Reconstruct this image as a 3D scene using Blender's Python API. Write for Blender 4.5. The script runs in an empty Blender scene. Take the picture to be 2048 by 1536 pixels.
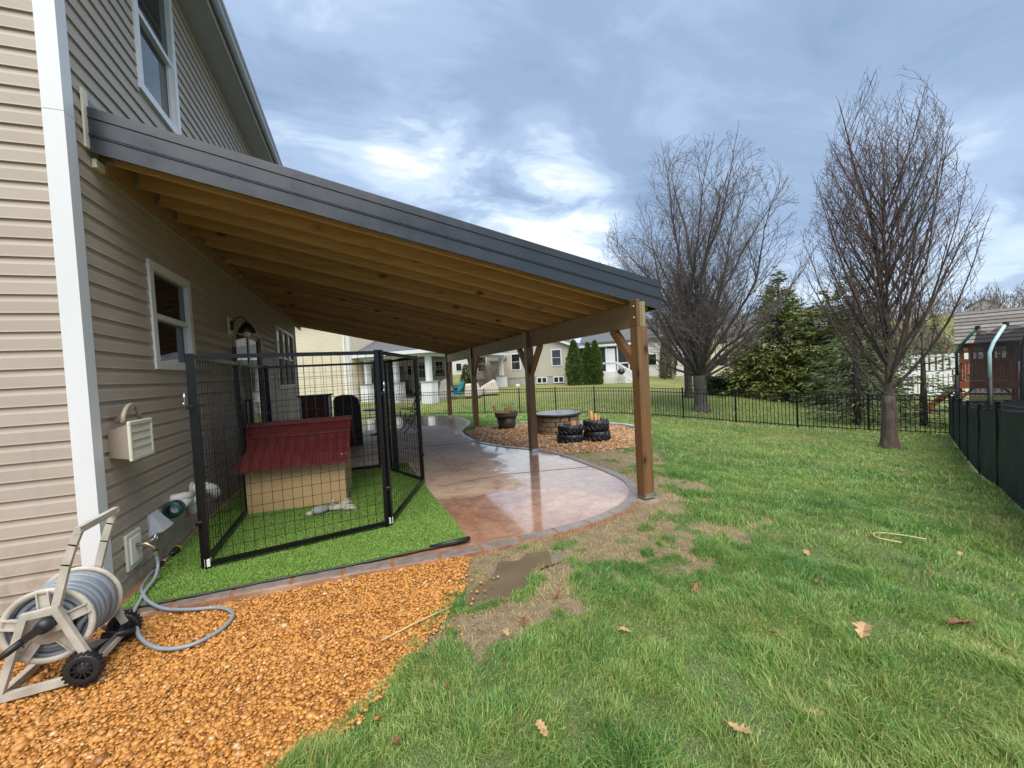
import bpy, math, random
import numpy as np
from mathutils import Vector, Matrix, noise as mnoise

random.seed(7)
rng = np.random.default_rng(7)
S = bpy.context.scene
C = S.collection
PI = math.pi

# ------------------------------------------------------------------ camera
cam_d = bpy.data.cameras.new("camera")
cam = bpy.data.objects.new("camera", cam_d)
C.objects.link(cam)
cam_d.sensor_width = 36.0
cam_d.lens = 825.0 / 2048.0 * 36.0
cam_d.clip_start = 0.05
cam_d.clip_end = 2000.0
YAW, PITCH, ROLL = math.radians(20.0935), math.radians(-1.8167), math.radians(-3.0871)
_fw = Vector((math.sin(YAW) * math.cos(PITCH), math.cos(YAW) * math.cos(PITCH), math.sin(PITCH)))
_r0 = Vector((math.cos(YAW), -math.sin(YAW), 0))
_u0 = _r0.cross(_fw)
_r = _r0 * math.cos(ROLL) + _u0 * math.sin(ROLL)
_u = _u0 * math.cos(ROLL) - _r0 * math.sin(ROLL)
cam.matrix_world = Matrix(((_r.x, _u.x, -_fw.x, 0), (_r.y, _u.y, -_fw.y, 0), (_r.z, _u.z, -_fw.z, 1.6), (0, 0, 0, 1)))
S.camera = cam

# ------------------------------------------------------------------ light and exposure
SUN_EL, SUN_AZ = math.radians(58), math.radians(192)      # azimuth clockwise from +Y
sun_d = bpy.data.lights.new("sun", 'SUN')
sun_d.energy = 1.5
sun_d.angle = math.radians(60)
sun_d.color = (1.0, 0.95, 0.87)
sun = bpy.data.objects.new("sun", sun_d)
C.objects.link(sun)
sd = Vector((math.sin(SUN_AZ) * math.cos(SUN_EL), math.cos(SUN_AZ) * math.cos(SUN_EL), math.sin(SUN_EL)))
sun.rotation_euler = sd.to_track_quat('Z', 'Y').to_euler()
sun.location = sd * 50

vs = S.view_settings
S.display_settings.display_device = 'sRGB'
vs.view_transform = 'Standard'
vs.look = 'None'
vs.exposure = 1.72
vs.gamma = 1.0
vs.use_curve_mapping = False

W = bpy.data.worlds.new("World")
S.world = W
W.use_nodes = True
wn, wl = W.node_tree.nodes, W.node_tree.links
wn.clear()
def WN(t, **k):
    n = wn.new(t)
    for a, b in k.items():
        setattr(n, a, b)
    return n
def wmath(op, a, b=None, clamp=False):
    n = WN('ShaderNodeMath', operation=op, use_clamp=clamp)
    for i, v in enumerate((a, b)):
        if v is None: continue
        if isinstance(v, (int, float)): n.inputs[i].default_value = v
        else: wl.new(v, n.inputs[i])
    return n.outputs[0]
wtc = WN('ShaderNodeTexCoord')
wsep = WN('ShaderNodeSeparateXYZ')
wl.new(wtc.outputs['Generated'], wsep.inputs[0])
zc = wmath('ADD', wmath('MAXIMUM', wsep.outputs[2], 0.0), 0.16)
ux, uy = wmath('DIVIDE', wsep.outputs[0], zc), wmath('DIVIDE', wsep.outputs[1], zc)
wcomb = WN('ShaderNodeCombineXYZ')
wl.new(ux, wcomb.inputs[0]); wl.new(uy, wcomb.inputs[1])
def wnoise(scale, detail, rough, dist, off, rot=0.6, sx=0.55):
    mp = WN('ShaderNodeMapping')
    mp.inputs['Location'].default_value = off
    mp.inputs['Rotation'].default_value = (0, 0, rot)
    mp.inputs['Scale'].default_value = (sx, 1, 1)
    wl.new(wcomb.outputs[0], mp.inputs[0])
    n = WN('ShaderNodeTexNoise')
    n.inputs['Scale'].default_value = scale
    n.inputs['Detail'].default_value = detail
    n.inputs['Roughness'].default_value = rough
    n.inputs['Distortion'].default_value = dist
    wl.new(mp.outputs[0], n.inputs['Vector'])
    return n.outputs['Fac']
def wramp(fac, stops):
    n = WN('ShaderNodeValToRGB')
    els = n.color_ramp.elements
    while len(els) < len(stops): els.new(0.5)
    for e, (p, c) in zip(els, stops):
        e.position = p; e.color = (*c, 1)
    n.color_ramp.interpolation = 'EASE'
    wl.new(fac, n.inputs[0])
    return n.outputs[0]
def wmix(fac, a, b):
    n = WN('ShaderNodeMixRGB')
    if isinstance(fac, (int, float)): n.inputs[0].default_value = fac
    else: wl.new(fac, n.inputs[0])
    for i, v in ((1, a), (2, b)):
        if isinstance(v, tuple): n.inputs[i].default_value = (*v, 1)
        else: wl.new(v, n.inputs[i])
    return n.outputs[0]
wsky = WN('ShaderNodeTexSky', sky_type='NISHITA', sun_disc=False, sun_elevation=SUN_EL, sun_rotation=SUN_AZ)
big = wnoise(1.15, 5, 0.52, 0.5, (3.1, 1.7, 0), 0.9, 0.5)
fine = wnoise(3.0, 7, 0.58, 0.6, (7.3, 2.2, 0), 0.9, 0.6)
# a break of thin bright cloud lies low towards (0.30, 0.88, 0.36), as in the photograph
def wspot(d, c0, c1):
    v = Vector(d).normalized()
    n = WN('ShaderNodeVectorMath', operation='DOT_PRODUCT')
    wl.new(wtc.outputs['Generated'], n.inputs[0]); n.inputs[1].default_value = v
    m = WN('ShaderNodeMapRange', interpolation_type='SMOOTHSTEP')
    m.inputs[1].default_value = c0; m.inputs[2].default_value = c1
    wl.new(n.outputs['Value'], m.inputs[0])
    return m.outputs[0]
SPOTS = ((0.403, 0.858, 0.318), (0.157, 0.88, 0.45), (0.06, 0.83, 0.53))
sp = wmath('ADD', wmath('MULTIPLY', wspot(SPOTS[0], 0.972, 1.0), 0.46), wmath('MULTIPLY', wspot(SPOTS[1], 0.986, 1.0), 0.21))
sp = wmath('ADD', sp, wmath('MULTIPLY', wspot(SPOTS[2], 0.968, 1.0), 0.09))
f1 = wmath('ADD', wmath('MULTIPLY', big, 0.85), wmath('MULTIPLY', fine, 0.55))
f1 = wmath('SUBTRACT', f1, 0.20)
sp = wmath('MULTIPLY', sp, wmath('ADD', wmath('MULTIPLY', fine, 2.4), -0.30))
f1 = wmath('ADD', f1, sp)
# brighter, hazier cloud towards the horizon all round
hor = WN('ShaderNodeMapRange', interpolation_type='SMOOTHSTEP')
for _i, _v in ((1, 0.42), (2, 0.0), (3, 0.0), (4, 0.10)): hor.inputs[_i].default_value = _v
wl.new(wsep.outputs[2], hor.inputs[0])
f1 = wmath('ADD', f1, hor.outputs[0])
cloud = wramp(f1, [(0.30, (0.86, 1.24, 1.86)), (0.45, (1.16, 1.58, 2.26)), (0.57, (1.50, 1.96, 2.68)), (0.69, (2.2, 2.7, 3.35)), (0.90, (3.7, 3.8, 3.8))])
skymix = wmix(0.93, wsky.outputs[0], cloud)
bg = WN('ShaderNodeBackground')
bg.inputs['Strength'].default_value = 0.095
wl.new(skymix, bg.inputs[0])
wout = WN('ShaderNodeOutputWorld')
wl.new(bg.outputs[0], wout.inputs[0])

# ------------------------------------------------------------------ materials
class NT:
    """a small wrapper for building node materials"""
    def __init__(s, name):
        s.m = bpy.data.materials.new(name)
        s.m.use_nodes = True
        s.t = s.m.node_tree
        s.t.nodes.clear()
        s.out = s.n('ShaderNodeOutputMaterial')
        s.b = s.n('ShaderNodeBsdfPrincipled')
        s.t.links.new(s.b.outputs[0], s.out.inputs[0])
        s.tc = s.n('ShaderNodeTexCoord')
    def n(s, t, **k):
        n = s.t.nodes.new(t)
        for a, b in k.items(): setattr(n, a, b)
        return n
    def put(s, sock, v):
        if isinstance(v, (int, float)): sock.default_value = v
        elif isinstance(v, (tuple, list)):
            sock.default_value = (*v, 1) if len(v) == 3 and sock.type == 'RGBA' else v
        else: s.t.links.new(v, sock)
    def map(s, scale=(1, 1, 1), rot=(0, 0, 0), loc=(0, 0, 0), co='Object', rnd=0.0):
        m = s.n('ShaderNodeMapping')
        m.inputs['Scale'].default_value = scale; m.inputs['Rotation'].default_value = rot
        m.inputs['Location'].default_value = loc
        src = s.tc.outputs[co]
        if rnd:
            oi = s.n('ShaderNodeObjectInfo')
            mu = s.math('MULTIPLY', oi.outputs['Random'], rnd)
            va = s.n('ShaderNodeVectorMath', operation='ADD')
            s.put(va.inputs[0], src); s.put(va.inputs[1], mu)
            src = va.outputs[0]
        s.put(m.inputs[0], src)
        return m.outputs[0]
    def noise(s, vec, scale, detail=4, rough=0.55, dist=0.0, out='Fac'):
        n = s.n('ShaderNodeTexNoise')
        s.put(n.inputs['Vector'], vec); s.put(n.inputs['Scale'], scale)
        s.put(n.inputs['Detail'], detail); s.put(n.inputs['Roughness'], rough); s.put(n.inputs['Distortion'], dist)
        return n.outputs[out]
    def voro(s, vec, scale, feature='F1', out='Distance', rnd=1.0):
        n = s.n('ShaderNodeTexVoronoi', feature=feature)
        s.put(n.inputs['Vector'], vec); s.put(n.inputs['Scale'], scale); s.put(n.inputs['Randomness'], rnd)
        return n.outputs[out]
    def ramp(s, fac, stops):
        n = s.n('ShaderNodeValToRGB')
        els = n.color_ramp.elements
        while len(els) < len(stops): els.new(0.5)
        for e, (p, c) in zip(els, stops):
            e.position = p
            e.color = (*c, 1) if isinstance(c, tuple) else (c, c, c, 1)
        s.put(n.inputs[0], fac)
        return n.outputs[0]
    def mix(s, fac, a, b, mode='MIX'):
        n = s.n('ShaderNodeMixRGB', blend_type=mode)
        s.put(n.inputs[0], fac); s.put(n.inputs[1], a); s.put(n.inputs[2], b)
        return n.outputs[0]
    def math(s, op, a, b=0.0, clamp=False):
        n = s.n('ShaderNodeMath', operation=op, use_clamp=clamp)
        s.put(n.inputs[0], a); s.put(n.inputs[1], b)
        return n.outputs[0]
    def range(s, v, a, b, c=0.0, d=1.0):
        n = s.n('ShaderNodeMapRange', interpolation_type='SMOOTHSTEP')
        for i, x in enumerate((v, a, b, c, d)): s.put(n.inputs[i], x)
        return n.outputs[0]
    def bump(s, h, strength=0.3, dist=0.01):
        n = s.n('ShaderNodeBump')
        s.put(n.inputs['Height'], h); s.put(n.inputs['Strength'], strength); s.put(n.inputs['Distance'], dist)
        s.t.links.new(n.outputs[0], s.b.inputs['Normal'])
    def island(s):
        return s.n('ShaderNodeNewGeometry').outputs['Random Per Island']
    def fin(s, base, rough=0.5, metal=0.0, spec=None, **k):
        s.put(s.b.inputs['Base Color'], base); s.put(s.b.inputs['Roughness'], rough); s.put(s.b.inputs['Metallic'], metal)
        if spec is not None: s.put(s.b.inputs['Specular IOR Level'], spec)
        for a, v in k.items(): s.put(s.b.inputs[a.replace('_', ' ')], v)
        return s.m

def paint(name, col, rough=0.5, metal=0.0, var=0.10, scale=6.0, bump=0.0, spec=None, streak=False, obj_var=0.0):
    t = NT(name)
    v = t.map((1, 1, 0.15) if streak else (1, 1, 1))
    f = t.noise(v, scale, 5, 0.6)
    lo, hi = tuple(c * (1 - var) for c in col), tuple(min(1, c * (1 + var)) for c in col)
    base = t.ramp(f, [(0.3, lo), (0.7, hi)])
    if obj_var:
        oi = t.n('ShaderNodeObjectInfo')
        k = t.range(oi.outputs['Random'], 0, 1, 1 - obj_var, 1 + obj_var)
        base = t.mix(1.0, base, t.mix(0.0, k, k), 'MULTIPLY')
    if bump:
        t.bump(t.noise(t.map(), scale * 14, 4, 0.6), bump, 0.004)
    return t.fin(base, t.ramp(f, [(0.3, max(0.02, rough - 0.07)), (0.7, rough + 0.07)]), metal, spec)

def wood(name, lo, hi, axis=0, rough=0.6, knots=True, dark=(0.10, 0.035, 0.012), wet=0.0, obj_var=0.25):
    t = NT(name)
    sc = [7.0, 7.0, 7.0]; sc[axis] = 0.35
    v = t.map(tuple(sc), rnd=9.0)
    f = t.noise(v, 2.2, 6, 0.6, 0.9)
    g = t.noise(t.map(tuple(c * 3 for c in sc), rnd=4.0), 4.0, 3, 0.6)
    base = t.ramp(t.math('ADD', t.math('MULTIPLY', f, 0.7), t.math('MULTIPLY', g, 0.3)), [(0.32, lo), (0.66, hi)])
    oi = t.n('ShaderNodeObjectInfo')
    k = t.range(oi.outputs['Random'], 0, 1, 1 - obj_var, 1 + obj_var)
    base = t.mix(1.0, base, k, 'MULTIPLY')
    if knots:
        ks = [3.4, 3.4, 3.4]; ks[axis] = 2.0
        vv = t.map(tuple(ks), rnd=17.0)
        d = t.voro(vv, 1.0)
        d2 = t.math('ADD', d, t.math('MULTIPLY', t.math('SUBTRACT', g, 0.5), 0.06))
        kf = t.range(d2, 0.13, 0.07)
        kr = t.range(d2, 0.23, 0.10, 0, 0.5)
        base = t.mix(kr, base, tuple(c * 0.8 for c in lo))
        base = t.mix(kf, base, dark)
    t.bump(t.math('ADD', f, t.math('MULTIPLY', g, 0.6)), 0.25, 0.004)
    return t.fin(base, rough, 0.0)

def siding_mat(name, col, streaks=True):
    t = NT(name)
    a = t.noise(t.map((1.2, 1.2, 6)), 1.3, 5, 0.6)
    b = t.noise(t.map((3, 3, 60), rnd=5), 3.0, 3, 0.5)
    f = t.math('ADD', t.math('MULTIPLY', a, 0.65), t.math('MULTIPLY', b, 0.35))
    base = t.ramp(f, [(0.3, tuple(c * 0.90 for c in col)), (0.7, tuple(c * 1.06 for c in col))])
    oi = t.n('ShaderNodeObjectInfo')
    k = t.range(oi.outputs['Random'], 0, 1, 0.965, 1.03)
    base = t.mix(1.0, base, k, 'MULTIPLY')
    if streaks:     # splashed soil low on the wall
        sz = t.n('ShaderNodeSeparateXYZ'); t.put(sz.inputs[0], t.tc.outputs['Object'])
        sn = t.noise(t.map((5, 5, 3)), 2.2, 5, 0.7)
        lo = t.math('MULTIPLY', t.range(sz.outputs[2], 0.75, 0.10), t.range(sn, 0.40, 0.72))
        base = t.mix(t.math('MULTIPLY', lo, 0.42), base, (0.17, 0.12, 0.075))
    if streaks:     # faint dirt runs on the vinyl
        d = t.noise(t.map((9, 9, 0.5)), 1.0, 4, 0.7)
        base = t.mix(t.range(d, 0.58, 0.80, 0, 0.16), base, (0.20, 0.17, 0.13))
    t.bump(t.noise(t.map((4, 4, 90)), 6, 3, 0.6), 0.06, 0.002)
    return t.fin(base, 0.48, 0.0, 0.4)

def far_siding(name, col, course=0.13):
    """lap siding too far off to show its courses: fine relief and painted lap shadows"""
    t = NT(name)
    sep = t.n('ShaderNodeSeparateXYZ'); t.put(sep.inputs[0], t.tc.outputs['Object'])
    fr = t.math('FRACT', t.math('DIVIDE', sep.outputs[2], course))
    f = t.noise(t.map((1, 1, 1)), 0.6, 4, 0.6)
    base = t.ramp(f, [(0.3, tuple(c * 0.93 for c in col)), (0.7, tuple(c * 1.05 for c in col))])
    base = t.mix(t.range(fr, 0.74, 0.97, 0, 0.62), base, tuple(c * 0.45 for c in col))  # shadow under each lap, painted as a dark band atop the course
    t.bump(fr, 0.6, 0.02)
    return t.fin(base, 0.55)

def glass_mat(name, col=(0.012, 0.014, 0.014), ior=1.55):
    t = NT(name)
    t.bump(t.noise(t.map(), 1.5, 2, 0.5), 0.03, 0.02)
    return t.fin(col, 0.03, 0.0, 0.9, IOR=ior)

M = {}
M['siding'] = siding_mat('vinyl_siding', (0.43, 0.36, 0.29))
M['trim'] = paint('white_trim', (0.72, 0.73, 0.73), 0.4, var=0.04, scale=4, streak=True)
M['vinyl'] = paint('white_vinyl', (0.74, 0.74, 0.73), 0.35, var=0.05, scale=5)
M['soffit'] = paint('grey_soffit', (0.42, 0.42, 0.42), 0.5, var=0.05)
M['gutter'] = paint('gutter', (0.38, 0.38, 0.42), 0.4, var=0.05)
M['concrete'] = paint('foundation_concrete', (0.43, 0.38, 0.28), 0.9, var=0.25, scale=9, bump=0.4)
M['footing'] = paint('muddy_footing', (0.22, 0.165, 0.115), 0.85, var=0.3, scale=9, bump=0.3)
M['doorframe'] = paint('shaded_door_frame', (0.30, 0.275, 0.245), 0.4, var=0.05)
M['grey_concrete'] = paint('grey_concrete', (0.36, 0.35, 0.33), 0.85, var=0.2, scale=3, bump=0.2)
M['glass'] = glass_mat('window_glass')
M['screen'] = paint('dark_screen', (0.016, 0.017, 0.018), 0.6, var=0.2)
M['fascia'] = paint('black_metal_trim', (0.019, 0.023, 0.029), 0.30, 0.0, var=0.14, scale=3, spec=0.8)
M['black'] = paint('black_powder_coat', (0.005, 0.005, 0.006), 0.30, 0.0, var=0.15, spec=0.4)
M['wire'] = paint('black_wire', (0.007, 0.007, 0.008), 0.45, 0.0, var=0.15, spec=0.3)
M['fence'] = paint('black_fence', (0.006, 0.007, 0.008), 0.5, var=0.15, spec=0.3)
M['rafter'] = wood('pine_rafter', (0.345, 0.185, 0.078), (0.51, 0.300, 0.132), 0, dark=(0.15, 0.06, 0.022))
M['deck'] = wood('roof_boards', (0.20, 0.098, 0.034), (0.31, 0.165, 0.060), 0)
M['beam'] = wood('treated_beam', (0.25, 0.185, 0.095), (0.38, 0.295, 0.155), 1, dark=(0.06, 0.035, 0.015))
M['post'] = wood('stained_post', (0.092, 0.045, 0.017), (0.185, 0.096, 0.038), 2, rough=0.42, dark=(0.03, 0.012, 0.005))
M['brace'] = wood('stained_brace', (0.23, 0.095, 0.032), (0.36, 0.165, 0.06), 1, rough=0.5)
M['cut_wood'] = wood('fresh_cut_wood', (0.42, 0.25, 0.08), (0.58, 0.37, 0.13), 2)
M['firewood'] = wood('split_wood', (0.34, 0.16, 0.05), (0.55, 0.30, 0.11), 2)
M['steel'] = paint('galvanised_steel', (0.55, 0.56, 0.57), 0.35, 0.9, var=0.15, scale=30)
M['brass'] = paint('weathered_brass', (0.42, 0.36, 0.24), 0.4, 0.9, var=0.2, scale=40)
M['reel'] = paint('taupe_plastic', (0.48, 0.44, 0.365), 0.5, var=0.22, scale=9, bump=0.15)
M['blackplastic'] = paint('black_plastic', (0.016, 0.016, 0.017), 0.42, var=0.2)
M['hose'] = paint('grey_hose', (0.235, 0.265, 0.295), 0.38, var=0.10, scale=14)
M['yellow'] = paint('yellow_ring', (0.62, 0.42, 0.06), 0.4)
M['boxbeige'] = paint('taupe_vent', (0.34, 0.285, 0.225), 0.45, var=0.05)
M['cream'] = paint('cream_plastic', (0.66, 0.62, 0.49), 0.45, var=0.05)
M['pvc'] = paint('white_pvc', (0.80, 0.78, 0.73), 0.35, var=0.05)
M['greyvent'] = paint('grey_vent', (0.52, 0.54, 0.58), 0.4, var=0.06)
M['coupling'] = paint('green_rubber', (0.012, 0.065, 0.058), 0.4, var=0.15)
M['doghouse'] = paint('tan_board', (0.53, 0.345, 0.165), 0.62, var=0.07, scale=5, bump=0.1)
M['redroof'] = paint('red_roof', (0.125, 0.022, 0.022), 0.45, var=0.12, scale=5)
M['rubber'] = paint('tyre_rubber', (0.016, 0.016, 0.018), 0.42, var=0.25, scale=20, bump=0.2)
M['pot'] = paint('brown_pot', (0.045, 0.030, 0.024), 0.5, var=0.3, scale=6)
M['pot_rim'] = paint('weathered_rim', (0.17, 0.13, 0.10), 0.55, var=0.2, scale=9)
M['cover'] = paint('black_cover', (0.010, 0.010, 0.011), 0.55, var=0.2)
M['redbox'] = paint('red_brown_box', (0.10, 0.020, 0.012), 0.5, var=0.2)
M['greenmetal'] = paint('dark_green_metal', (0.012, 0.060, 0.050), 0.4, var=0.15)
M['tabletop'] = paint('green_table_top', (0.05, 0.10, 0.11), 0.25, var=0.15)
M['teal'] = paint('teal_plastic', (0.02, 0.25, 0.28), 0.4, var=0.08)
M['tarp'] = paint('beige_tarp', (0.50, 0.45, 0.38), 0.7, var=0.15, scale=3)
M['cedar'] = wood('red_cedar', (0.16, 0.040, 0.018), (0.30, 0.085, 0.036), 2, rough=0.55, dark=(0.05, 0.015, 0.01))
M['shingle'] = paint('grey_shingle', (0.115, 0.12, 0.13), 0.8, var=0.25, scale=9, bump=0.3)
M['brownshingle'] = paint('brown_shingle', (0.20, 0.18, 0.165), 0.8, var=0.2, scale=6, bump=0.3, obj_var=0.2)
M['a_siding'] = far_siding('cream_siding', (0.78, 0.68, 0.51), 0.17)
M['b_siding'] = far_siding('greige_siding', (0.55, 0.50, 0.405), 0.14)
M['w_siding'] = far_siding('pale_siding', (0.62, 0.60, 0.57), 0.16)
M['net'] = paint('black_net', (0.010, 0.011, 0.013), 0.8)
M['bluepole'] = paint('pale_blue_pole', (0.42, 0.60, 0.64), 0.4, var=0.08)
M['plush'] = paint('plush_fabric', (0.44, 0.40, 0.31), 0.95, var=0.30, scale=18, bump=0.8)
M['plush2'] = paint('plush_grey', (0.28, 0.29, 0.26), 0.95, var=0.3, scale=18, bump=0.8)
M['straw'] = paint('dry_straw', (0.52, 0.42, 0.20), 0.8)
M['ring'] = paint('pale_yellow_plastic', (0.48, 0.44, 0.20), 0.5)

def bark(name, lo, hi, sc=9):
    t = NT(name)
    f = t.noise(t.map((sc, sc, sc * 0.22)), 1.6, 6, 0.65, 0.4)
    t.bump(f, 0.8, 0.02)
    return t.fin(t.ramp(f, [(0.32, lo), (0.68, hi)]), 0.9)
M['bark_r'] = bark('pear_bark', (0.045, 0.030, 0.024), (0.125, 0.092, 0.075))
M['bark_l'] = bark('maple_bark', (0.045, 0.040, 0.034), (0.12, 0.105, 0.088))
M['twig_r'] = bark('pear_twigs', (0.085, 0.055, 0.047), (0.17, 0.118, 0.10), 3)
M['twig_l'] = bark('maple_twigs', (0.085, 0.065, 0.058), (0.17, 0.135, 0.12), 3)
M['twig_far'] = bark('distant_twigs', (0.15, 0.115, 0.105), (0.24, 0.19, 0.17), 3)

def foliage(name, a, b, c):
    t = NT(name)
    i = t.island()
    n = t.noise(t.map(), 1.1, 3, 0.5)
    f = t.math('ADD', t.math('MULTIPLY', i, 0.55), t.math('MULTIPLY', n, 0.5))
    return t.fin(t.ramp(f, [(0.15, a), (0.5, b), (0.85, c)]), 0.7, 0.0, 0.25)
M['spruce'] = foliage('spruce_needles', (0.045, 0.064, 0.018), (0.125, 0.155, 0.038), (0.23, 0.255, 0.068))
M['pine'] = foliage('pine_needles', (0.045, 0.064, 0.032), (0.095, 0.125, 0.055), (0.16, 0.19, 0.075))
M['arbor'] = foliage('arborvitae_sprays', (0.024, 0.050, 0.010), (0.060, 0.105, 0.018), (0.12, 0.165, 0.032))
M['juniper'] = foliage('juniper_sprays', (0.010, 0.022, 0.010), (0.020, 0.042, 0.016), (0.040, 0.066, 0.022))
M['hillwood'] = foliage('hill_trees', (0.10, 0.075, 0.058), (0.15, 0.115, 0.088), (0.19, 0.155, 0.115))

# pebbles
def pebble_mat(name, stops, rough):
    t = NT(name)
    i = t.island()
    base = t.ramp(i, stops)
    n = t.noise(t.map(), 70, 3, 0.6)
    base = t.mix(0.28, base, t.ramp(n, [(0.3, (0.25, 0.10, 0.018)), (0.7, (0.66, 0.31, 0.085))]))
    t.bump(n, 0.25, 0.003)
    return t.fin(base, rough, 0.0, 0.5)
M['pebble'] = pebble_mat('orange_pebbles', [(0.0, (0.11, 0.038, 0.010)), (0.16, (0.37, 0.145, 0.028)), (0.5, (0.52, 0.235, 0.048)),
                                            (0.80, (0.58, 0.255, 0.046)), (0.95, (0.60, 0.32, 0.095)), (1.0, (0.66, 0.50, 0.30))], 0.36)
def gravel_base_mat():
    t = NT('gravel_base')
    c = t.voro(t.map((1, 1, 0)), 62, 'F1', 'Color')
    sp_ = t.n('ShaderNodeSeparateColor'); t.put(sp_.inputs[0], c)
    d = t.voro(t.map((1, 1, 0)), 62)
    base = t.ramp(sp_.outputs[0], [(0.0, (0.16, 0.055, 0.010)), (0.5, (0.34, 0.135, 0.022)), (1.0, (0.50, 0.24, 0.06))])
    t.bump(t.math('SUBTRACT', 1.0, d), 0.8, 0.01)
    return t.fin(base, 0.45)
M['gravel_base'] = gravel_base_mat()
M['mulch'] = pebble_mat('tan_pebbles', [(0.0, (0.13, 0.065, 0.028)), (0.4, (0.28, 0.15, 0.070)), (0.75, (0.42, 0.27, 0.14)), (1.0, (0.58, 0.46, 0.32))], 0.45)

# grass blades: blue green to yellow green by broad patches, every blade a little different
def grass_mat(name):
    t = NT(name)
    i = t.island()
    p = t.noise(t.map((1, 1, 0), co='Object'), 0.55, 4, 0.6, 0.5)
    q = t.noise(t.map((1, 1, 0), co='Object'), 2.6, 4, 0.65)
    at = t.n('ShaderNodeAttribute', attribute_name='dry')
    f = t.math('ADD', t.math('MULTIPLY', p, 0.45), t.math('ADD', t.math('MULTIPLY', q, 0.35), t.math('MULTIPLY', i, 0.30)))
    f = t.math('ADD', f, t.math('MULTIPLY', at.outputs['Fac'], 0.28))
    base = t.ramp(f, [(0.33, (0.062, 0.190, 0.068)), (0.45, (0.125, 0.305, 0.080)), (0.57, (0.240, 0.400, 0.098)),
                      (0.72, (0.42, 0.49, 0.150)), (0.90, (0.60, 0.50, 0.24))])
    straw = t.math('GREATER_THAN', i, 0.972)
    base = t.mix(t.math('MULTIPLY', straw, 0.8), base, (0.42, 0.34, 0.15))
    t.fin(base, 0.40, 0.0, 0.45)
    tr = t.n('ShaderNodeBsdfTranslucent'); t.put(tr.inputs[0], base)
    mx = t.n('ShaderNodeMixShader'); mx.inputs[0].default_value = 0.35
    t.t.links.new(t.b.outputs[0], mx.inputs[1]); t.t.links.new(tr.outputs[0], mx.inputs[2])
    t.t.links.new(mx.outputs[0], t.out.inputs[0])
    return t.m
M['blade'] = grass_mat('grass_blades')
def turf_mat():
    t = NT('artificial_turf')
    i = t.noise(t.map((1, 1, 1)), 330, 2, 0.6)
    p = t.noise(t.map((1, 1, 0)), 2.2, 4, 0.6)
    f = t.math('ADD', t.math('MULTIPLY', i, 0.6), t.math('MULTIPLY', p, 0.4))
    base = t.ramp(f, [(0.3, (0.085, 0.165, 0.026)), (0.5, (0.145, 0.255, 0.046)), (0.7, (0.23, 0.35, 0.09))])
    t.bump(i, 0.9, 0.01)
    return t.fin(base, 0.62, 0.0, 0.3)
M['turf'] = turf_mat()
def turf_blade_mat():
    t = NT('turf_fibres')
    i = t.island()
    p = t.noise(t.map((1, 1, 0)), 2.2, 4, 0.6)
    f = t.math('ADD', t.math('MULTIPLY', i, 0.6), t.math('MULTIPLY', p, 0.4))
    base = t.ramp(f, [(0.2, (0.165, 0.285, 0.048)), (0.5, (0.205, 0.340, 0.066)), (0.8, (0.255, 0.400, 0.094))])
    return t.fin(base, 0.5, 0.0, 0.35)
M['turf_fibre'] = turf_blade_mat()

def terrain_mat():
    t = NT('lawn_soil')
    at = t.n('ShaderNodeAttribute', attribute_name='bare').outputs['Fac']
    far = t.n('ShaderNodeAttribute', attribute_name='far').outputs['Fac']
    v = t.map((1, 1, 0))
    s1 = t.noise(v, 9, 6, 0.7); s2 = t.noise(v, 60, 4, 0.7)
    soil = t.ramp(t.math('ADD', t.math('MULTIPLY', s1, 0.6), t.math('MULTIPLY', s2, 0.4)),
                  [(0.3, (0.105, 0.072, 0.045)), (0.5, (0.225, 0.165, 0.105)), (0.7, (0.37, 0.29, 0.19))])
    g1 = t.noise(v, 0.22, 5, 0.6); g2 = t.noise(v, 1.7, 5, 0.7); g3 = t.noise(t.map((1, 1, 0)), 25, 3, 0.7)
    gf = t.math('ADD', t.math('MULTIPLY', g1, 0.40), t.math('ADD', t.math('MULTIPLY', g2, 0.28), t.math('MULTIPLY', g3, 0.32)))
    near_g = t.ramp(gf, [(0.35, (0.045, 0.085, 0.026)), (0.52, (0.085, 0.140, 0.038)), (0.66, (0.19, 0.20, 0.075))])
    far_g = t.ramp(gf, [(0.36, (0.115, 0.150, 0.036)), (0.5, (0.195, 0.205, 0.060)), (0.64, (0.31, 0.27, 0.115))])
    th = t.noise(t.map((1, 1, 1)), 140, 3, 0.7); th2 = t.voro(t.map((1, 1, 0)), 70)
    near_g = t.mix(t.range(th, 0.40, 0.62, 0.0, 0.75), near_g, t.ramp(th2, [(0.15, (0.030, 0.045, 0.018)), (0.6, (0.25, 0.21, 0.105))]))
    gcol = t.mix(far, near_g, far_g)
    base = t.mix(at, gcol, soil)
    t.bump(t.math('ADD', s2, t.math('MULTIPLY', g3, 0.8)), 0.7, 0.02)
    return t.fin(base, t.range(at, 0, 1, 0.85, 0.6), 0.0, 0.3)
M['terrain'] = terrain_mat()

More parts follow.
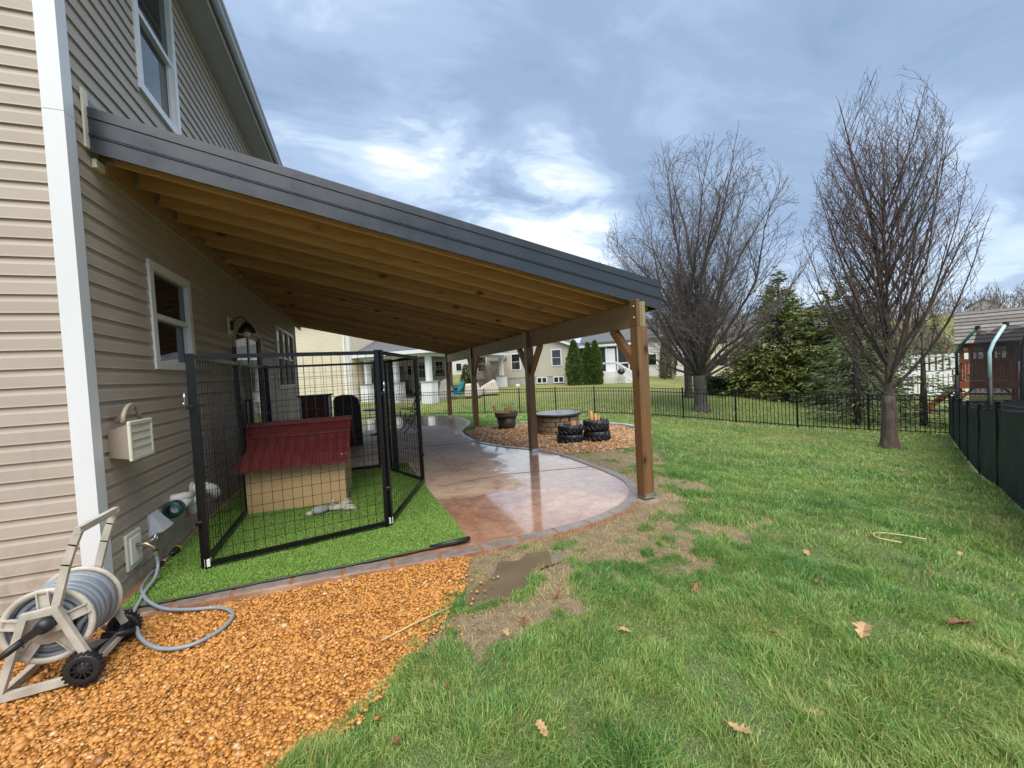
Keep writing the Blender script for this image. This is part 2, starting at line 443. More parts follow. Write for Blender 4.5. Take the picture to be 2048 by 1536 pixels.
def patio_mat():
    """stamped, stained concrete; the outer part is wet from blown rain"""
    t = NT('stamped_concrete')
    co = t.tc.outputs['Object']
    v = t.map((1, 1, 0))
    sep = t.n('ShaderNodeSeparateXYZ'); t.put(sep.inputs[0], co)
    w1 = t.noise(v, 1.1, 5, 0.6, 0.6); w2 = t.noise(v, 5.5, 6, 0.7, 0.8); w3 = t.noise(v, 28, 5, 0.7)
    # wet where rain reaches: along the open right side and the open front
    rx = t.math('SUBTRACT', sep.outputs[0], t.range(sep.outputs[1], 5.6, 8.0, 1.95, 2.30))
    fy = t.math('SUBTRACT', 5.35, sep.outputs[1])
    mx = t.math('MAXIMUM', rx, t.math('MAXIMUM', fy, t.math('SUBTRACT', sep.outputs[1], 13.2)))
    mx = t.math('ADD', mx, t.math('MULTIPLY', t.math('SUBTRACT', w1, 0.5), 1.0))
    mx = t.math('ADD', mx, t.math('MULTIPLY', t.math('SUBTRACT', w2, 0.5), 0.5))
    wet = t.range(mx, -0.08, 0.22)
    dry_c = t.ramp(t.math('ADD', t.math('MULTIPLY', w1, 0.5), t.math('MULTIPLY', w2, 0.5)),
                   [(0.33, (0.24, 0.135, 0.085)), (0.43, (0.52, 0.345, 0.235)), (0.56, (0.64, 0.465, 0.335)), (0.70, (0.70, 0.54, 0.41))])
    wet_c = t.ramp(t.math('ADD', t.math('MULTIPLY', w1, 0.5), t.math('MULTIPLY', w2, 0.5)),
                   [(0.34, (0.20, 0.085, 0.044)), (0.48, (0.36, 0.175, 0.100)), (0.64, (0.52, 0.320, 0.215))])
    base = t.mix(wet, dry_c, wet_c)
    cr = t.voro(t.map((1, 1.25, 0)), 2.3, 'DISTANCE_TO_EDGE')
    cr = t.math('ADD', cr, t.math('MULTIPLY', t.math('SUBTRACT', w2, 0.5), 0.16))
    base = t.mix(t.range(cr, 0.035, 0.0, 0, 0.16), base, (0.14, 0.07, 0.04))
    hgt = t.math('ADD', t.math('MULTIPLY', w2, 0.9), t.math('ADD', t.math('MULTIPLY', t.range(cr, 0.0, 0.10), 0.22), t.math('MULTIPLY', w3, 0.22)))
    t.bump(hgt, t.range(wet, 0, 1, 0.55, 0.42), 0.026)
    pud = t.range(w2, 0.42, 0.62, 0.26, 0.10)
    rough = t.mix(wet, t.ramp(w2, [(0.3, 0.42), (0.7, 0.60)]), pud)
    t.fin(base, rough, 0.0, 0.5)
    t.put(t.b.inputs['Coat Weight'], wet); t.put(t.b.inputs['Coat Roughness'], t.range(w2, 0.35, 0.65, 0.11, 0.05)); t.put(t.b.inputs['Coat IOR'], 2.0)
    return t.m
M['patio'] = patio_mat()
M['border'] = None
def border_mat():
    t = NT('slate_border')
    n = t.noise(t.map((1, 1, 1)), 9, 6, 0.7); n2 = t.noise(t.map(), 50, 4, 0.7)
    base = t.ramp(n, [(0.3, (0.15, 0.118, 0.100)), (0.7, (0.27, 0.225, 0.195))])
    t.bump(t.math('ADD', n, t.math('MULTIPLY', n2, 0.4)), 0.4, 0.01)
    return t.fin(base, t.ramp(n, [(0.35, 0.14), (0.65, 0.34)]), 0.0, 0.5)
M['border'] = border_mat()
M['joint'] = paint('orange_joint', (0.30, 0.115, 0.035), 0.5, var=0.2, scale=12)
M['slab_edge'] = paint('slab_edge', (0.17, 0.088, 0.048), 0.6, var=0.25, scale=7, bump=0.3)
def puddle_mat():
    t = NT('muddy_water')
    n = t.noise(t.map((1, 1, 0)), 3, 3, 0.5)
    return t.fin(t.ramp(n, [(0.3, (0.125, 0.094, 0.058)), (0.7, (0.165, 0.130, 0.084))]), 0.045, 0.0, 0.5)
M['puddle'] = puddle_mat()
def stone_mat():
    t = NT('tan_wall_stone')
    oi = t.n('ShaderNodeObjectInfo')
    n = t.noise(t.map(rnd=5), 12, 5, 0.7)
    base = t.ramp(oi.outputs['Random'], [(0, (0.13, 0.08, 0.040)), (0.5, (0.36, 0.25, 0.13)), (1, (0.24, 0.19, 0.13))])
    base = t.mix(0.5, base, t.ramp(n, [(0.3, (0.10, 0.065, 0.035)), (0.7, (0.38, 0.29, 0.17))]))
    t.bump(n, 0.6, 0.02)
    return t.fin(base, 0.8)
M['stone'] = stone_mat()
M['lid'] = paint('slate_tile_lid', (0.20, 0.23, 0.28), 0.16, var=0.2, scale=3, obj_var=0.12)
M['lid_rim'] = paint('dark_lid_rim', (0.035, 0.022, 0.018), 0.4)
def leaf_mat(name, a, b):
    t = NT(name)
    n = t.noise(t.map(), 20, 4, 0.6)
    return t.fin(t.ramp(n, [(0.3, a), (0.7, b)]), 0.55)
M['leaf_tan'] = leaf_mat('tan_dead_leaf', (0.34, 0.19, 0.085), (0.55, 0.36, 0.18))
M['leaf_red'] = leaf_mat('brown_dead_leaf', (0.15, 0.055, 0.025), (0.28, 0.12, 0.055))

# ------------------------------------------------------------------ mesh helpers
ORG = {}
class MB:
    def __init__(s): s.v = []; s.f = []; s.sm = []
    def add(s, vs, fs, smooth=False):
        o = len(s.v); s.v += [tuple(p) for p in vs]
        s.f += [tuple(i + o for i in f) for f in fs]; s.sm += [smooth] * len(fs)
        return s
    def box(s, x0, x1, y0, y1, z0, z1):
        return s.hexa([(x0, y0, z0), (x1, y0, z0), (x1, y1, z0), (x0, y1, z0), (x0, y0, z1), (x1, y0, z1), (x1, y1, z1), (x0, y1, z1)])
    def hexa(s, p):
        return s.add(p, [(0, 3, 2, 1), (4, 5, 6, 7), (0, 1, 5, 4), (1, 2, 6, 5), (2, 3, 7, 6), (3, 0, 4, 7)])
    def bbox(s, x0, x1, y0, y1, z0, z1, b=0.006):
        """box with chamfered vertical and top edges"""
        p = [(x0 + b, y0), (x1 - b, y0), (x1, y0 + b), (x1, y1 - b), (x1 - b, y1), (x0 + b, y1), (x0, y1 - b), (x0, y0 + b)]
        cx, cy = (x0 + x1) / 2, (y0 + y1) / 2
        q = [(cx + (x - cx) * max(0.0, 1 - b / max(1e-6, (x1 - x0) / 2)), cy + (y - cy) * max(0.0, 1 - b / max(1e-6, (y1 - y0) / 2))) for x, y in p]
        vs = [(x, y, z0) for x, y in p] + [(x, y, z1 - b) for x, y in p] + [(x, y, z1) for x, y in q]
        fs = [tuple(range(7, -1, -1)), tuple(range(16, 24))]
        for k in range(2):
            for i in range(8):
                j = (i + 1) % 8
                fs.append((k * 8 + i, k * 8 + j, k * 8 + 8 + j, k * 8 + 8 + i))
        return s.add(vs, fs)
    def bar(s, a, b, w, h, up=(0, 0, 1), w2=None, h2=None):
        a, b = Vector(a), Vector(b); d = (b - a).normalized(); up = Vector(up)
        if abs(d.dot(up)) > 0.99: up = Vector((0, 1, 0))
        r = d.cross(up).normalized(); u = r.cross(d)
        w2 = w if w2 is None else w2; h2 = h if h2 is None else h2
        P = []
        for c, ww, hh in ((a, w, h), (b, w2, h2)):
            P += [c - r * ww / 2 - u * hh / 2, c + r * ww / 2 - u * hh / 2, c + r * ww / 2 + u * hh / 2, c - r * ww / 2 + u * hh / 2]
        return s.add(P, [(0, 3, 2, 1), (4, 5, 6, 7), (0, 1, 5, 4), (1, 2, 6, 5), (2, 3, 7, 6), (3, 0, 4, 7)])
    def tube(s, pts, r, n=8, closed=False, cap=True):
        pts = [Vector(p) for p in pts]; m = len(pts)
        rr = r if isinstance(r, (list, tuple)) else [r] * m
        vs, fs = [], []
        up = None
        for i, p in enumerate(pts):
            a = pts[(i - 1) % m] if (i > 0 or closed) else p
            b = pts[(i + 1) % m] if (i < m - 1 or closed) else p
            d = (b - a)
            d = d.normalized() if d.length > 1e-9 else Vector((0, 0, 1))
            if up is None:
                up = Vector((0, 0, 1)) if abs(d.z) < 0.9 else Vector((1, 0, 0))
            x = d.cross(up)
            if x.length < 1e-6: x = d.orthogonal()
            x.normalize(); y = x.cross(d).normalized(); up = y
            for k in range(n):
                t = 2 * PI * k / n
                vs.append(p + (x * math.cos(t) + y * math.sin(t)) * rr[i])
        for i in range(m if closed else m - 1):
            j = (i + 1) % m
            for k in range(n):
                l = (k + 1) % n
                fs.append((i * n + k, i * n + l, j * n + l, j * n + k))
        s.add(vs, fs, True)
        if cap and not closed:
            o = len(s.v) - len(vs)
            s.f += [tuple(o + k for k in range(n - 1, -1, -1)), tuple(o + (m - 1) * n + k for k in range(n))]; s.sm += [False, False]
        return s
    def lathe(s, prof, c=(0, 0, 0), n=24, axis='Z', smooth=True, close=False):
        """prof: (radius, height) list revolved about an axis through c"""
        vs, fs = [], []
        for r, h in prof:
            for k in range(n):
                t = 2 * PI * k / n
                a, b = r * math.cos(t), r * math.sin(t)
                vs.append({'Z': (c[0] + a, c[1] + b, c[2] + h), 'Y': (c[0] + a, c[1] + h, c[2] + b), 'X': (c[0] + h, c[1] + a, c[2] + b)}[axis])
        m = len(prof)
        for i in range(m if close else m - 1):
            j = (i + 1) % m
            for k in range(n):
                l = (k + 1) % n
                fs.append((i * n + k, i * n + l, j * n + l, j * n + k))
        return s.add(vs, fs, smooth)
    def disc(s, c, r, n=24, rz=None):
        vs = [c] + [(c[0] + r * math.cos(2 * PI * k / n), c[1] + r * math.sin(2 * PI * k / n), c[2]) for k in range(n)]
        return s.add(vs, [(0, 1 + k, 1 + (k + 1) % n) for k in range(n)])
    def prism(s, poly, z0, z1):
        n = len(poly)
        vs = [(x, y, z0) for x, y in poly] + [(x, y, z1) for x, y in poly]
        fs = [tuple(range(n - 1, -1, -1)), tuple(range(n, 2 * n))] + [(i, (i + 1) % n, n + (i + 1) % n, n + i) for i in range(n)]
        return s.add(vs, fs)
    def extrude(s, sect, p0, p1):
        """sect: list of vectors offset from p0/p1, swept from p0 to p1, capped"""
        n = len(sect); p0, p1 = Vector(p0), Vector(p1)
        vs = [p0 + Vector(q) for q in sect] + [p1 + Vector(q) for q in sect]
        fs = [tuple(range(n)), tuple(range(2 * n - 1, n - 1, -1))] + [(i, n + i, n + (i + 1) % n, (i + 1) % n) for i in range(n)]
        return s.add(vs, fs)
    def mesh(s, name, org=(0, 0, 0)):
        me = bpy.data.meshes.new(name)
        me.from_pydata([(p[0] - org[0], p[1] - org[1], p[2] - org[2]) for p in s.v], [], s.f)
        me.polygons.foreach_set('use_smooth', s.sm)
        me.update()
        return me

def fix_normals(me):
    import bmesh
    bm = bmesh.new(); bm.from_mesh(me)
    bmesh.ops.recalc_face_normals(bm, faces=bm.faces)
    bm.to_mesh(me); bm.free()

def tag(o, label=None, cat=None, group=None, kind=None):
    if label: o['label'] = label
    if cat: o['category'] = cat
    if group: o['group'] = group
    if kind: o['kind'] = kind
    return o
def thing(name, loc, label, cat, group=None):
    o = bpy.data.objects.new(name, None)
    C.objects.link(o); o.location = loc; o.empty_display_size = 0.2
    ORG[o.name] = tuple(loc)
    return tag(o, label, cat, group)
def part(name, mb, mat, parent=None, label=None, norm=True, org=None):
    """links mb as one mesh object; its coordinates are world coordinates"""
    og = ORG.get(parent.name, (0, 0, 0)) if parent else (org or (0, 0, 0))
    me = mb.mesh(name, og)
    if norm: fix_normals(me)
    me.materials.append(M[mat] if isinstance(mat, str) else mat)
    o = bpy.data.objects.new(name, me)
    C.objects.link(o)
    if parent: o.parent = parent
    else: o.location = og
    ORG[o.name] = og
    if label: o['label'] = label
    return o
def shared(name, me, parent, loc, rot=None, scale=None):
    """another object on an existing mesh, at loc in its parent's coordinates"""
    o = bpy.data.objects.new(name, me)
    C.objects.link(o); o.parent = parent; o.location = loc
    if rot: o.rotation_euler = rot
    if scale: o.scale = scale
    return o
def solo(name, mb, mat, label, cat, group=None, org=None):
    o = part(name, mb, mat, None, org=org)
    return tag(o, label, cat, group)
def dup(root, loc, rz=None, label=None, group=None):
    r = root.copy(); C.objects.link(r); r.location = loc
    if rz is not None: r.rotation_euler = (0, 0, rz)
    if label: r['label'] = label
    if group: r['group'] = group
    def kids(a, b):
        for ch in list(a.children):
            c = ch.copy(); C.objects.link(c); c.parent = b
            kids(ch, c)
    kids(root, r)
    return r
def npmesh(name, V, F4=None, F3=None, mat=None, smooth=False, attrs=None):
    """mesh from numpy arrays of quads and triangles"""
    me = bpy.data.meshes.new(name)
    parts, tot = [], []
    if F4 is not None and len(F4): parts.append(F4.ravel()); tot.append(np.full(len(F4), 4, np.int32))
    if F3 is not None and len(F3): parts.append(F3.ravel()); tot.append(np.full(len(F3), 3, np.int32))
    li = np.concatenate(parts).astype(np.int32); lt = np.concatenate(tot)
    ls = np.concatenate([[0], np.cumsum(lt)[:-1]]).astype(np.int32)
    me.vertices.add(len(V)); me.vertices.foreach_set('co', np.asarray(V, np.float32).ravel())
    me.loops.add(len(li)); me.loops.foreach_set('vertex_index', li)
    me.polygons.add(len(lt)); me.polygons.foreach_set('loop_start', ls); me.polygons.foreach_set('loop_total', lt)
    me.polygons.foreach_set('use_smooth', np.full(len(lt), smooth))
    me.update(calc_edges=True)
    for k, a in (attrs or {}).items():
        at = me.attributes.new(k, 'FLOAT', 'POINT'); at.data.foreach_set('value', np.asarray(a, np.float32))
    if mat: me.materials.append(M[mat])
    return me
def link_mesh(name, me, parent=None, **k):
    o = bpy.data.objects.new(name, me); C.objects.link(o)
    if parent: o.parent = parent
    return tag(o, **k)

# value noise for numpy arrays
_perm = rng.random((256, 256))
def vnoise(x, y, sc=1.0, oct=3):
    r = np.zeros_like(x, dtype=float); amp, tot = 1.0, 0.0
    for o in range(oct):
        X, Y = x * sc * 2 ** o + 37.1 * o, y * sc * 2 ** o + 11.7 * o
        xi, yi = np.floor(X).astype(int), np.floor(Y).astype(int)
        fx, fy = X - xi, Y - yi
        fx, fy = fx * fx * (3 - 2 * fx), fy * fy * (3 - 2 * fy)
        g = lambda a, b: _perm[a % 256, b % 256]
        r += amp * ((g(xi, yi) * (1 - fx) + g(xi + 1, yi) * fx) * (1 - fy) + (g(xi, yi + 1) * (1 - fx) + g(xi + 1, yi + 1) * fx) * fy)
        tot += amp; amp *= 0.5
    return r / tot
def in_poly(x, y, poly):
    r = np.zeros(x.shape, bool); n = len(poly)
    for i in range(n):
        x0, y0 = poly[i]; x1, y1 = poly[(i + 1) % n]
        c = ((y0 > y) != (y1 > y))
        with np.errstate(divide='ignore', invalid='ignore'):
            r ^= c & (x < (x1 - x0) * (y - y0) / (y1 - y0 + 1e-12) + x0)
    return r
def poly_dist(x, y, poly, closed=True):
    d = np.full(x.shape, 1e9); n = len(poly)
    for i in range(n if closed else n - 1):
        ax, ay = poly[i]; bx, by = poly[(i + 1) % n]
        L = (bx - ax) ** 2 + (by - ay) ** 2 + 1e-12
        t = np.clip(((x - ax) * (bx - ax) + (y - ay) * (by - ay)) / L, 0, 1)
        d = np.minimum(d, np.hypot(x - ax - t * (bx - ax), y - ay - t * (by - ay)))
    return d
def catmull(pts, k=6, closed=False):
    out = []; n = len(pts)
    for i in range(n if closed else n - 1):
        p0 = pts[(i - 1) % n] if (closed or i > 0) else pts[i]
        p1, p2 = pts[i], pts[(i + 1) % n]
        p3 = pts[(i + 2) % n] if (closed or i < n - 2) else p2
        for j in range(k):
            t = j / k
            out.append(tuple(0.5 * (2 * b + (c - a) * t + (2 * a - 5 * b + 4 * c - d) * t * t + (-a + 3 * b - 3 * c + d) * t ** 3)
                             for a, b, c, d in zip(p0, p1, p2, p3)))
    if not closed: out.append(tuple(pts[-1]))
    return out

# ------------------------------------------------------------------ ground
EDGE = [(0.704, 3.556), (1.097, 3.549), (1.621, 3.580), (2.211, 3.660), (2.743, 3.870), (3.170, 4.244), (3.400, 4.66), (3.500, 5.136),
        (3.520, 6.014), (3.488, 6.866), (3.300, 7.558), (2.886, 8.222), (2.577, 9.047), (2.467, 9.994), (2.578, 11.269),
        (3.05, 12.373), (3.352, 13.447), (3.35, 14.9), (2.88, 16.2), (1.785, 16.95)]
EDGE_C = catmull(EDGE, 5)
PATIO = [(-1.86, 3.64), (-0.6, 3.60)] + EDGE_C + [(-0.483, 17.1), (-1.86, 17.1)]
GRAVEL = [(0.757, 3.50), (0.66, 3.25), (0.578, 2.994), (0.43, 2.80), (0.36, 2.66), (0.207, 2.491), (0.06, 2.33), (-0.02, 2.21), (-0.145, 2.069),
          (-0.267, 1.98), (-0.414, 1.88), (-0.7, 1.55), (-4.4, 0.9), (-4.4, 3.84), (-1.86, 3.84), (-1.86, 3.66), (-0.6, 3.62), (0.70, 3.575)]
MULCH = [(2.50, 9.994), (2.62, 11.15), (3.125, 11.55), (3.835, 11.85), (4.4, 11.6), (5.938, 10.3), (6.45, 9.2), (6.2, 7.944), (5.021, 6.70), (3.95, 6.85),
         (3.50, 6.95), (3.33, 7.58), (2.91, 8.26), (2.60, 9.06)]
PUDDLE = catmull([(1.00, 3.41), (1.18, 3.33), (1.33, 3.37), (1.52, 3.27), (1.44, 3.13), (1.28, 3.10), (1.17, 3.00), (1.05, 2.86), (0.88, 2.80), (0.72, 2.76), (0.60, 2.78),
          (0.62, 2.92), (0.70, 3.05), (0.86, 3.13), (0.93, 3.24)], 5, True)

FENCE_L = [(-7.5, 26.6, -0.9), (-0.52, 24.9, -0.70), (3.85, 22.6, -0.60), (7.45, 19.9, -0.62), (10.45, 17.2, -0.68)]
FENCE_R = [(10.45, 17.2, -0.68), (11.9, 15.5, -0.74), (13.43, 12.9, -0.90), (15.3, 9.9, -1.07), (17.45, 7.48, -1.20)]
SCREEN = [(17.45, 7.48, -1.20), (13.9, 5.75, -1.00), (11.16, 4.41, -0.85), (9.43, 3.54, -0.63), (7.9, 2.76, -0.46), (5.5, 1.5, -0.40)]
CTRL = [(-1, 2, -0.035), (0.5, 1.5, -0.035), (0.7, 3, -0.035), (2, 3, -0.05), (3.3, 3.7, -0.055), (4, 5, -0.06), (4.2, 7, -0.06), (4.5, 9, -0.07), (5.6, 10.6, -0.12),
        (3.6, 12.5, -0.10), (3.9, 14.5, -0.14), (2.6, 17.3, -0.2), (0, 17.8, -0.2), (-2, 18, -0.2), (-6, 10, -0.1), (-6, 2, -0.05), (1.5, 0, -0.06), (3.2, 1.2, -0.12),
        (5, 3, -0.20), (6, 6, -0.30), (7.5, 9, -0.38), (7.6, 4.4, -0.42), (12.17, 6.34, -0.81), (14.9, 15.1, -0.78), (17.84, 19, -0.5), (4, -4, -0.3), (-4, -6, -0.1), (9, -2, -0.5),
        (23.9, 17.8, -1.0), (21.6, 19.7, -0.55), (18.2, 10.8, -1.3), (25.9, 10.7, -1.5), (18.6, 7, -1.35), (34.6, 19.2, -1.7), (40, 17, -1.8), (30, 5, -1.6), (15, 0, -0.9),
        (-4, 33.5, -0.25), (-0.65, 32.1, -0.12), (4.5, 29, -0.3), (13, 38.5, 0.05), (8, 34, -0.05), (19.7, 36.4, 0.0), (13.2, 42, 0.15), (24, 36, -0.1), (11, 44, 0.3), (26, 36, 0.1),
        (60, 30, -2.0), (60, 70, 0.5), (20, 80, 1.5), (-20, 60, 0.5), (-30, 20, -0.3), (-30, -20, 0), (40, -30, -1.5), (90, 10, -2.0), (90, 110, 2), (0, 120, 2), (-60, 120, 1), (-60, 0, 0), (0, -40, -0.4), (70, -60, -2)]
CTRL += FENCE_L + FENCE_R + SCREEN
_cp = np.array(CTRL, float)
def _phi(r): return r * np.sqrt(r + 0.25)
_A = _phi(np.hypot(_cp[:, None, 0] - _cp[None, :, 0], _cp[:, None, 1] - _cp[None, :, 1]))
_n = len(_cp)
_Mx = np.zeros((_n + 3, _n + 3)); _Mx[:_n, :_n] = _A + np.eye(_n) * 0.05
_Mx[:_n, _n] = 1; _Mx[:_n, _n + 1:] = _cp[:, :2]; _Mx[_n:, :_n] = _Mx[:_n, _n:].T
_wt = np.linalg.solve(_Mx, np.concatenate([_cp[:, 2], np.zeros(3)]))
def ground(x, y):
    x = np.asarray(x, float); y = np.asarray(y, float)
    xc, yc = np.clip(x, -60, 90), np.clip(y, -60, 125)
    z = _wt[_n] + _wt[_n + 1] * xc + _wt[_n + 2] * yc
    for i in range(_n):
        z = z + _wt[i] * _phi(np.hypot(xc - _cp[i, 0], yc - _cp[i, 1]))
    # level bed right round the patio and gravel, and under the house
    d = np.minimum(np.where(in_poly(x, y, PATIO), 0, poly_dist(x, y, PATIO)), np.where(in_poly(x, y, GRAVEL), 0, poly_dist(x, y, GRAVEL)))
    d = np.minimum(d, np.where(in_poly(x, y, MULCH), 0, poly_dist(x, y, MULCH)))
    k = np.clip(1 - d / 0.9, 0, 1); k = k * k * (3 - 2 * k)
    near = np.hypot(x, y) < 30
    return np.where(near, z * (1 - k) + (-0.030) * k, z)
def gz(x, y): return float(ground(np.array([x]), np.array([y]))[0])

def bare_at(x, y):
    dp = poly_dist(x, y, EDGE, False)
    n = vnoise(x, y, 2.0, 4); n2 = vnoise(x + 9, y - 4, 6.5, 3)
    b = 0.85 * np.exp(-(dp / 0.42) ** 2)
    # worn ground in front of the patio, by the near post and before the stone bed, and scattered in the near lawn
    for cx, cy, rx, ry, a in ((1.15, 3.08, 0.65, 0.42, 0.72), (2.2, 3.15, 0.8, 0.38, 0.45), (3.3, 3.5, 0.8, 0.5, 0.50), (4.1, 4.4, 0.55, 0.5, 0.50), (4.2, 6.1, 0.85, 0.75, 1.0), (0.5, 2.6, 0.30, 0.35, 0.38),
                              (1.7, 2.65, 1.5, 0.6, 0.26), (3.3, 2.9, 1.0, 0.5, 0.22), (0.5, 2.2, 0.6, 0.5, 0.22)):
        b = b + a * np.exp(-((x - cx) / rx) ** 2 - ((y - cy) / ry) ** 2)
    b = b + (n - 0.5) * 2.2 * np.clip(b * 2.2, 0, 1) + (n2 - 0.5) * 1.7 * np.clip(b * 2.2, 0, 1)
    b = np.clip((b - 0.44) / 0.30, 0, 1)
    far = np.hypot(x - 2, y - 4) > 7
    return np.where(far, 0, b)

xs = np.unique(np.concatenate([np.arange(-60, -6, 3.0), np.arange(-6, 0.3, 0.10), np.arange(0.3, 4.8, 0.05), np.arange(4.8, 9, 0.1), np.arange(9, 30, 0.4), np.arange(30, 92, 2.5), np.array([130, 200, 320])]))
ys = np.unique(np.concatenate([np.arange(-60, -3, 3.0), np.arange(-3, 1.8, 0.10), np.arange(1.8, 5.2, 0.05), np.arange(5.2, 13, 0.1), np.arange(13, 40, 0.4), np.arange(40, 126, 3.0), np.array([180, 260, 400])]))
GX, GY = np.meshgrid(xs, ys)
GZ = ground(GX.ravel(), GY.ravel()).reshape(GX.shape)
BR = bare_at(GX.ravel(), GY.ravel()).reshape(GX.shape)
rough_ = (vnoise(GX, GY, 3.0, 3) - 0.5) * 0.035 + BR * (vnoise(GX, GY, 9.0, 3) - 0.5) * 0.022
_x, _y = GX.ravel(), GY.ravel()
inflat = (in_poly(_x, _y, PATIO) | in_poly(_x, _y, GRAVEL)).reshape(GX.shape)
pd_ = poly_dist(_x, _y, PUDDLE) * np.where(in_poly(_x, _y, PUDDLE), 1, -1)
basin = np.clip((pd_ + 0.05) / 0.12, 0, 1).reshape(GX.shape) * 0.030
GZ = GZ + np.where(inflat, -0.020, np.minimum(rough_, 0.012)) - np.where(inflat, 0, basin)
nx, ny = len(xs), len(ys)
idx = np.arange(nx * ny).reshape(ny, nx)
F4 = np.stack([idx[:-1, :-1].ravel(), idx[:-1, 1:].ravel(), idx[1:, 1:].ravel(), idx[1:, :-1].ravel()], 1)
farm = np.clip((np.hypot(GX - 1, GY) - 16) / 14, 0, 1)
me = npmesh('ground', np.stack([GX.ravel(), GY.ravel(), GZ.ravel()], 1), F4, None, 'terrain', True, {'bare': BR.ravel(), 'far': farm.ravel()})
link_mesh('ground', me, kind='structure')

# patio slab
pb = MB(); pb.prism(PATIO, -0.16, 0.0)
patio = part('patio', pb, 'patio'); patio['kind'] = 'structure'
# control joint across the slab
jb = MB()
for a, b in (((2.0, 6.05), (3.40, 5.75)), ((0.95, 5.9), (2.0, 6.05)), ((-1.0, 9.6), (2.5, 9.3))):
    jb.bar((*a, 0.0015), (*b, 0.0015), 0.014, 0.004)
part('control_joint', jb, 'slab_edge', patio)
# slate border blocks with orange joints along the edge
line = [(-1.82, 3.705), (-0.6, 3.665)] + [p for p in EDGE_C]
LN = [Vector((*p, 0)) for p in line]
cum = [0.0]
for a, b in zip(LN, LN[1:]): cum.append(cum[-1] + (b - a).length)
def along(t):
    t = max(0, min(cum[-1] - 1e-4, t))
    for i in range(len(LN) - 1):
        if cum[i + 1] >= t:
            k = (t - cum[i]) / max(1e-9, cum[i + 1] - cum[i]); return LN[i].lerp(LN[i + 1], k)
def inward(t):
    d = (along(t + 0.05) - along(t - 0.05)); d.normalize()
    return Vector((-d.y, d.x, 0))
t = 0.02
while t < cum[-1] - 0.5 and t < 21:
    L = 0.40 + random.uniform(-0.02, 0.02)
    n = 4; top, bot = [], []
    b = MB(); ring = []
    for i in range(n + 1):
        q = t + (L - 0.018) * i / n
        p, w = along(q), inward(q)
        ring.append((p + w * 0.010, p + w * 0.135))
    o_ = [(r[0].x, r[0].y) for r in ring] + [(r[1].x, r[1].y) for r in reversed(ring)]
    cx = sum(p[0] for p in o_) / len(o_); cy = sum(p[1] for p in o_) / len(o_)
    m = len(o_)
    inner = [(cx + (x - cx) * 0.965, cy + (y - cy) * 0.965) for x, y in o_]
    vs_ = [(x, y, -0.06) for x, y in o_] + [(x, y, 0.003) for x, y in o_] + [(x, y, 0.010) for x, y in inner]
    fs_ = [tuple(range(2 * m, 3 * m))] + [(k * m + i, k * m + (i + 1) % m, (k + 1) * m + (i + 1) % m, (k + 1) * m + i) for k in range(2) for i in range(m)]
    b.add(vs_, fs_)
    part('border_block', b, 'border', patio)
    p0, w0 = along(t + L - 0.009), inward(t + L - 0.009)
    j = MB(); j.bar(p0 + w0 * 0.004 + Vector((0, 0, -0.02)), p0 + w0 * 0.140 + Vector((0, 0, -0.02)), 0.022, 0.052)
    part('border_joint', j, 'joint', patio)
    t += L

# puddle
wz = -0.040
_c = np.mean(PUDDLE, 0)
pm = MB(); pm.add([(x + (x - _c[0]) * 0.14, y + (y - _c[1]) * 0.14, wz) for x, y in PUDDLE], [tuple(range(len(PUDDLE)))])
pud = part('puddle', pm, 'puddle'); pud['kind'] = 'structure'

# ------------------------------------------------------------------ pebbles
def ico(sub):
    import bmesh
    bm = bmesh.new(); bmesh.ops.create_icosphere(bm, subdivisions=sub, radius=1.0)
    bm.verts.ensure_lookup_table(); bm.faces.ensure_lookup_table()
    v = np.array([tuple(p.co) for p in bm.verts]); f = np.array([[q.index for q in p.verts] for p in bm.faces]); bm.free()
    return v, f
def pebbles(name, poly, n, size, zf, sub, mat, label, keep=None):
    v0, f0 = ico(sub)
    P = np.array(poly); lo, hi = P.min(0), P.max(0)
    pts = []
    while len(pts) < n:
        q = rng.uniform(lo, hi, (n * 3, 2))
        q = q[in_poly(q[:, 0], q[:, 1], poly)]
        if keep is not None: q = q[keep(q[:, 0], q[:, 1])]
        pts = q if len(pts) == 0 else np.vstack([pts, q])
    pts = pts[:n]; k = len(pts)
    s = size * rng.lognormal(0, 0.30, k)
    ax = np.stack([s * rng.uniform(0.85, 1.25, k), s * rng.uniform(0.6, 0.95, k), s * rng.uniform(0.38, 0.7, k)], 1)
    yaw, tx = rng.uniform(0, 2 * PI, k), rng.normal(0, 0.35, k)
    warp = 1 + 0.16 * np.sin(v0[None, :, :] * rng.uniform(1.5, 3.2, (k, 1, 1)) + rng.uniform(0, 6, (k, 1, 3))).sum(2, keepdims=True)
    V = v0[None] * ax[:, None] * warp
    ct, st = np.cos(tx)[:, None], np.sin(tx)[:, None]
    y, z = V[..., 1] * ct - V[..., 2] * st, V[..., 1] * st + V[..., 2] * ct
    cy, sy = np.cos(yaw)[:, None], np.sin(yaw)[:, None]
    x, y = V[..., 0] * cy - y * sy, V[..., 0] * sy + y * cy
    zz = zf(pts[:, 0], pts[:, 1]) + rng.uniform(0.0, 1.0, k) * size * 0.9
    V = np.stack([x + pts[:, :1], y + pts[:, 1:2], z + zz[:, None]], 2)
    F = (f0[None] + (np.arange(k) * len(v0))[:, None, None]).reshape(-1, 3)
    me = npmesh(name, V.reshape(-1, 3), None, F, mat, True)
    return link_mesh(name, me, label=label, kind='stuff')
gb = MB(); gb.add([(x, y, -0.020) for x, y in GRAVEL], [tuple(range(len(GRAVEL)))])
o = part('gravel_bed', gb, 'gravel_base'); o['kind'] = 'structure'
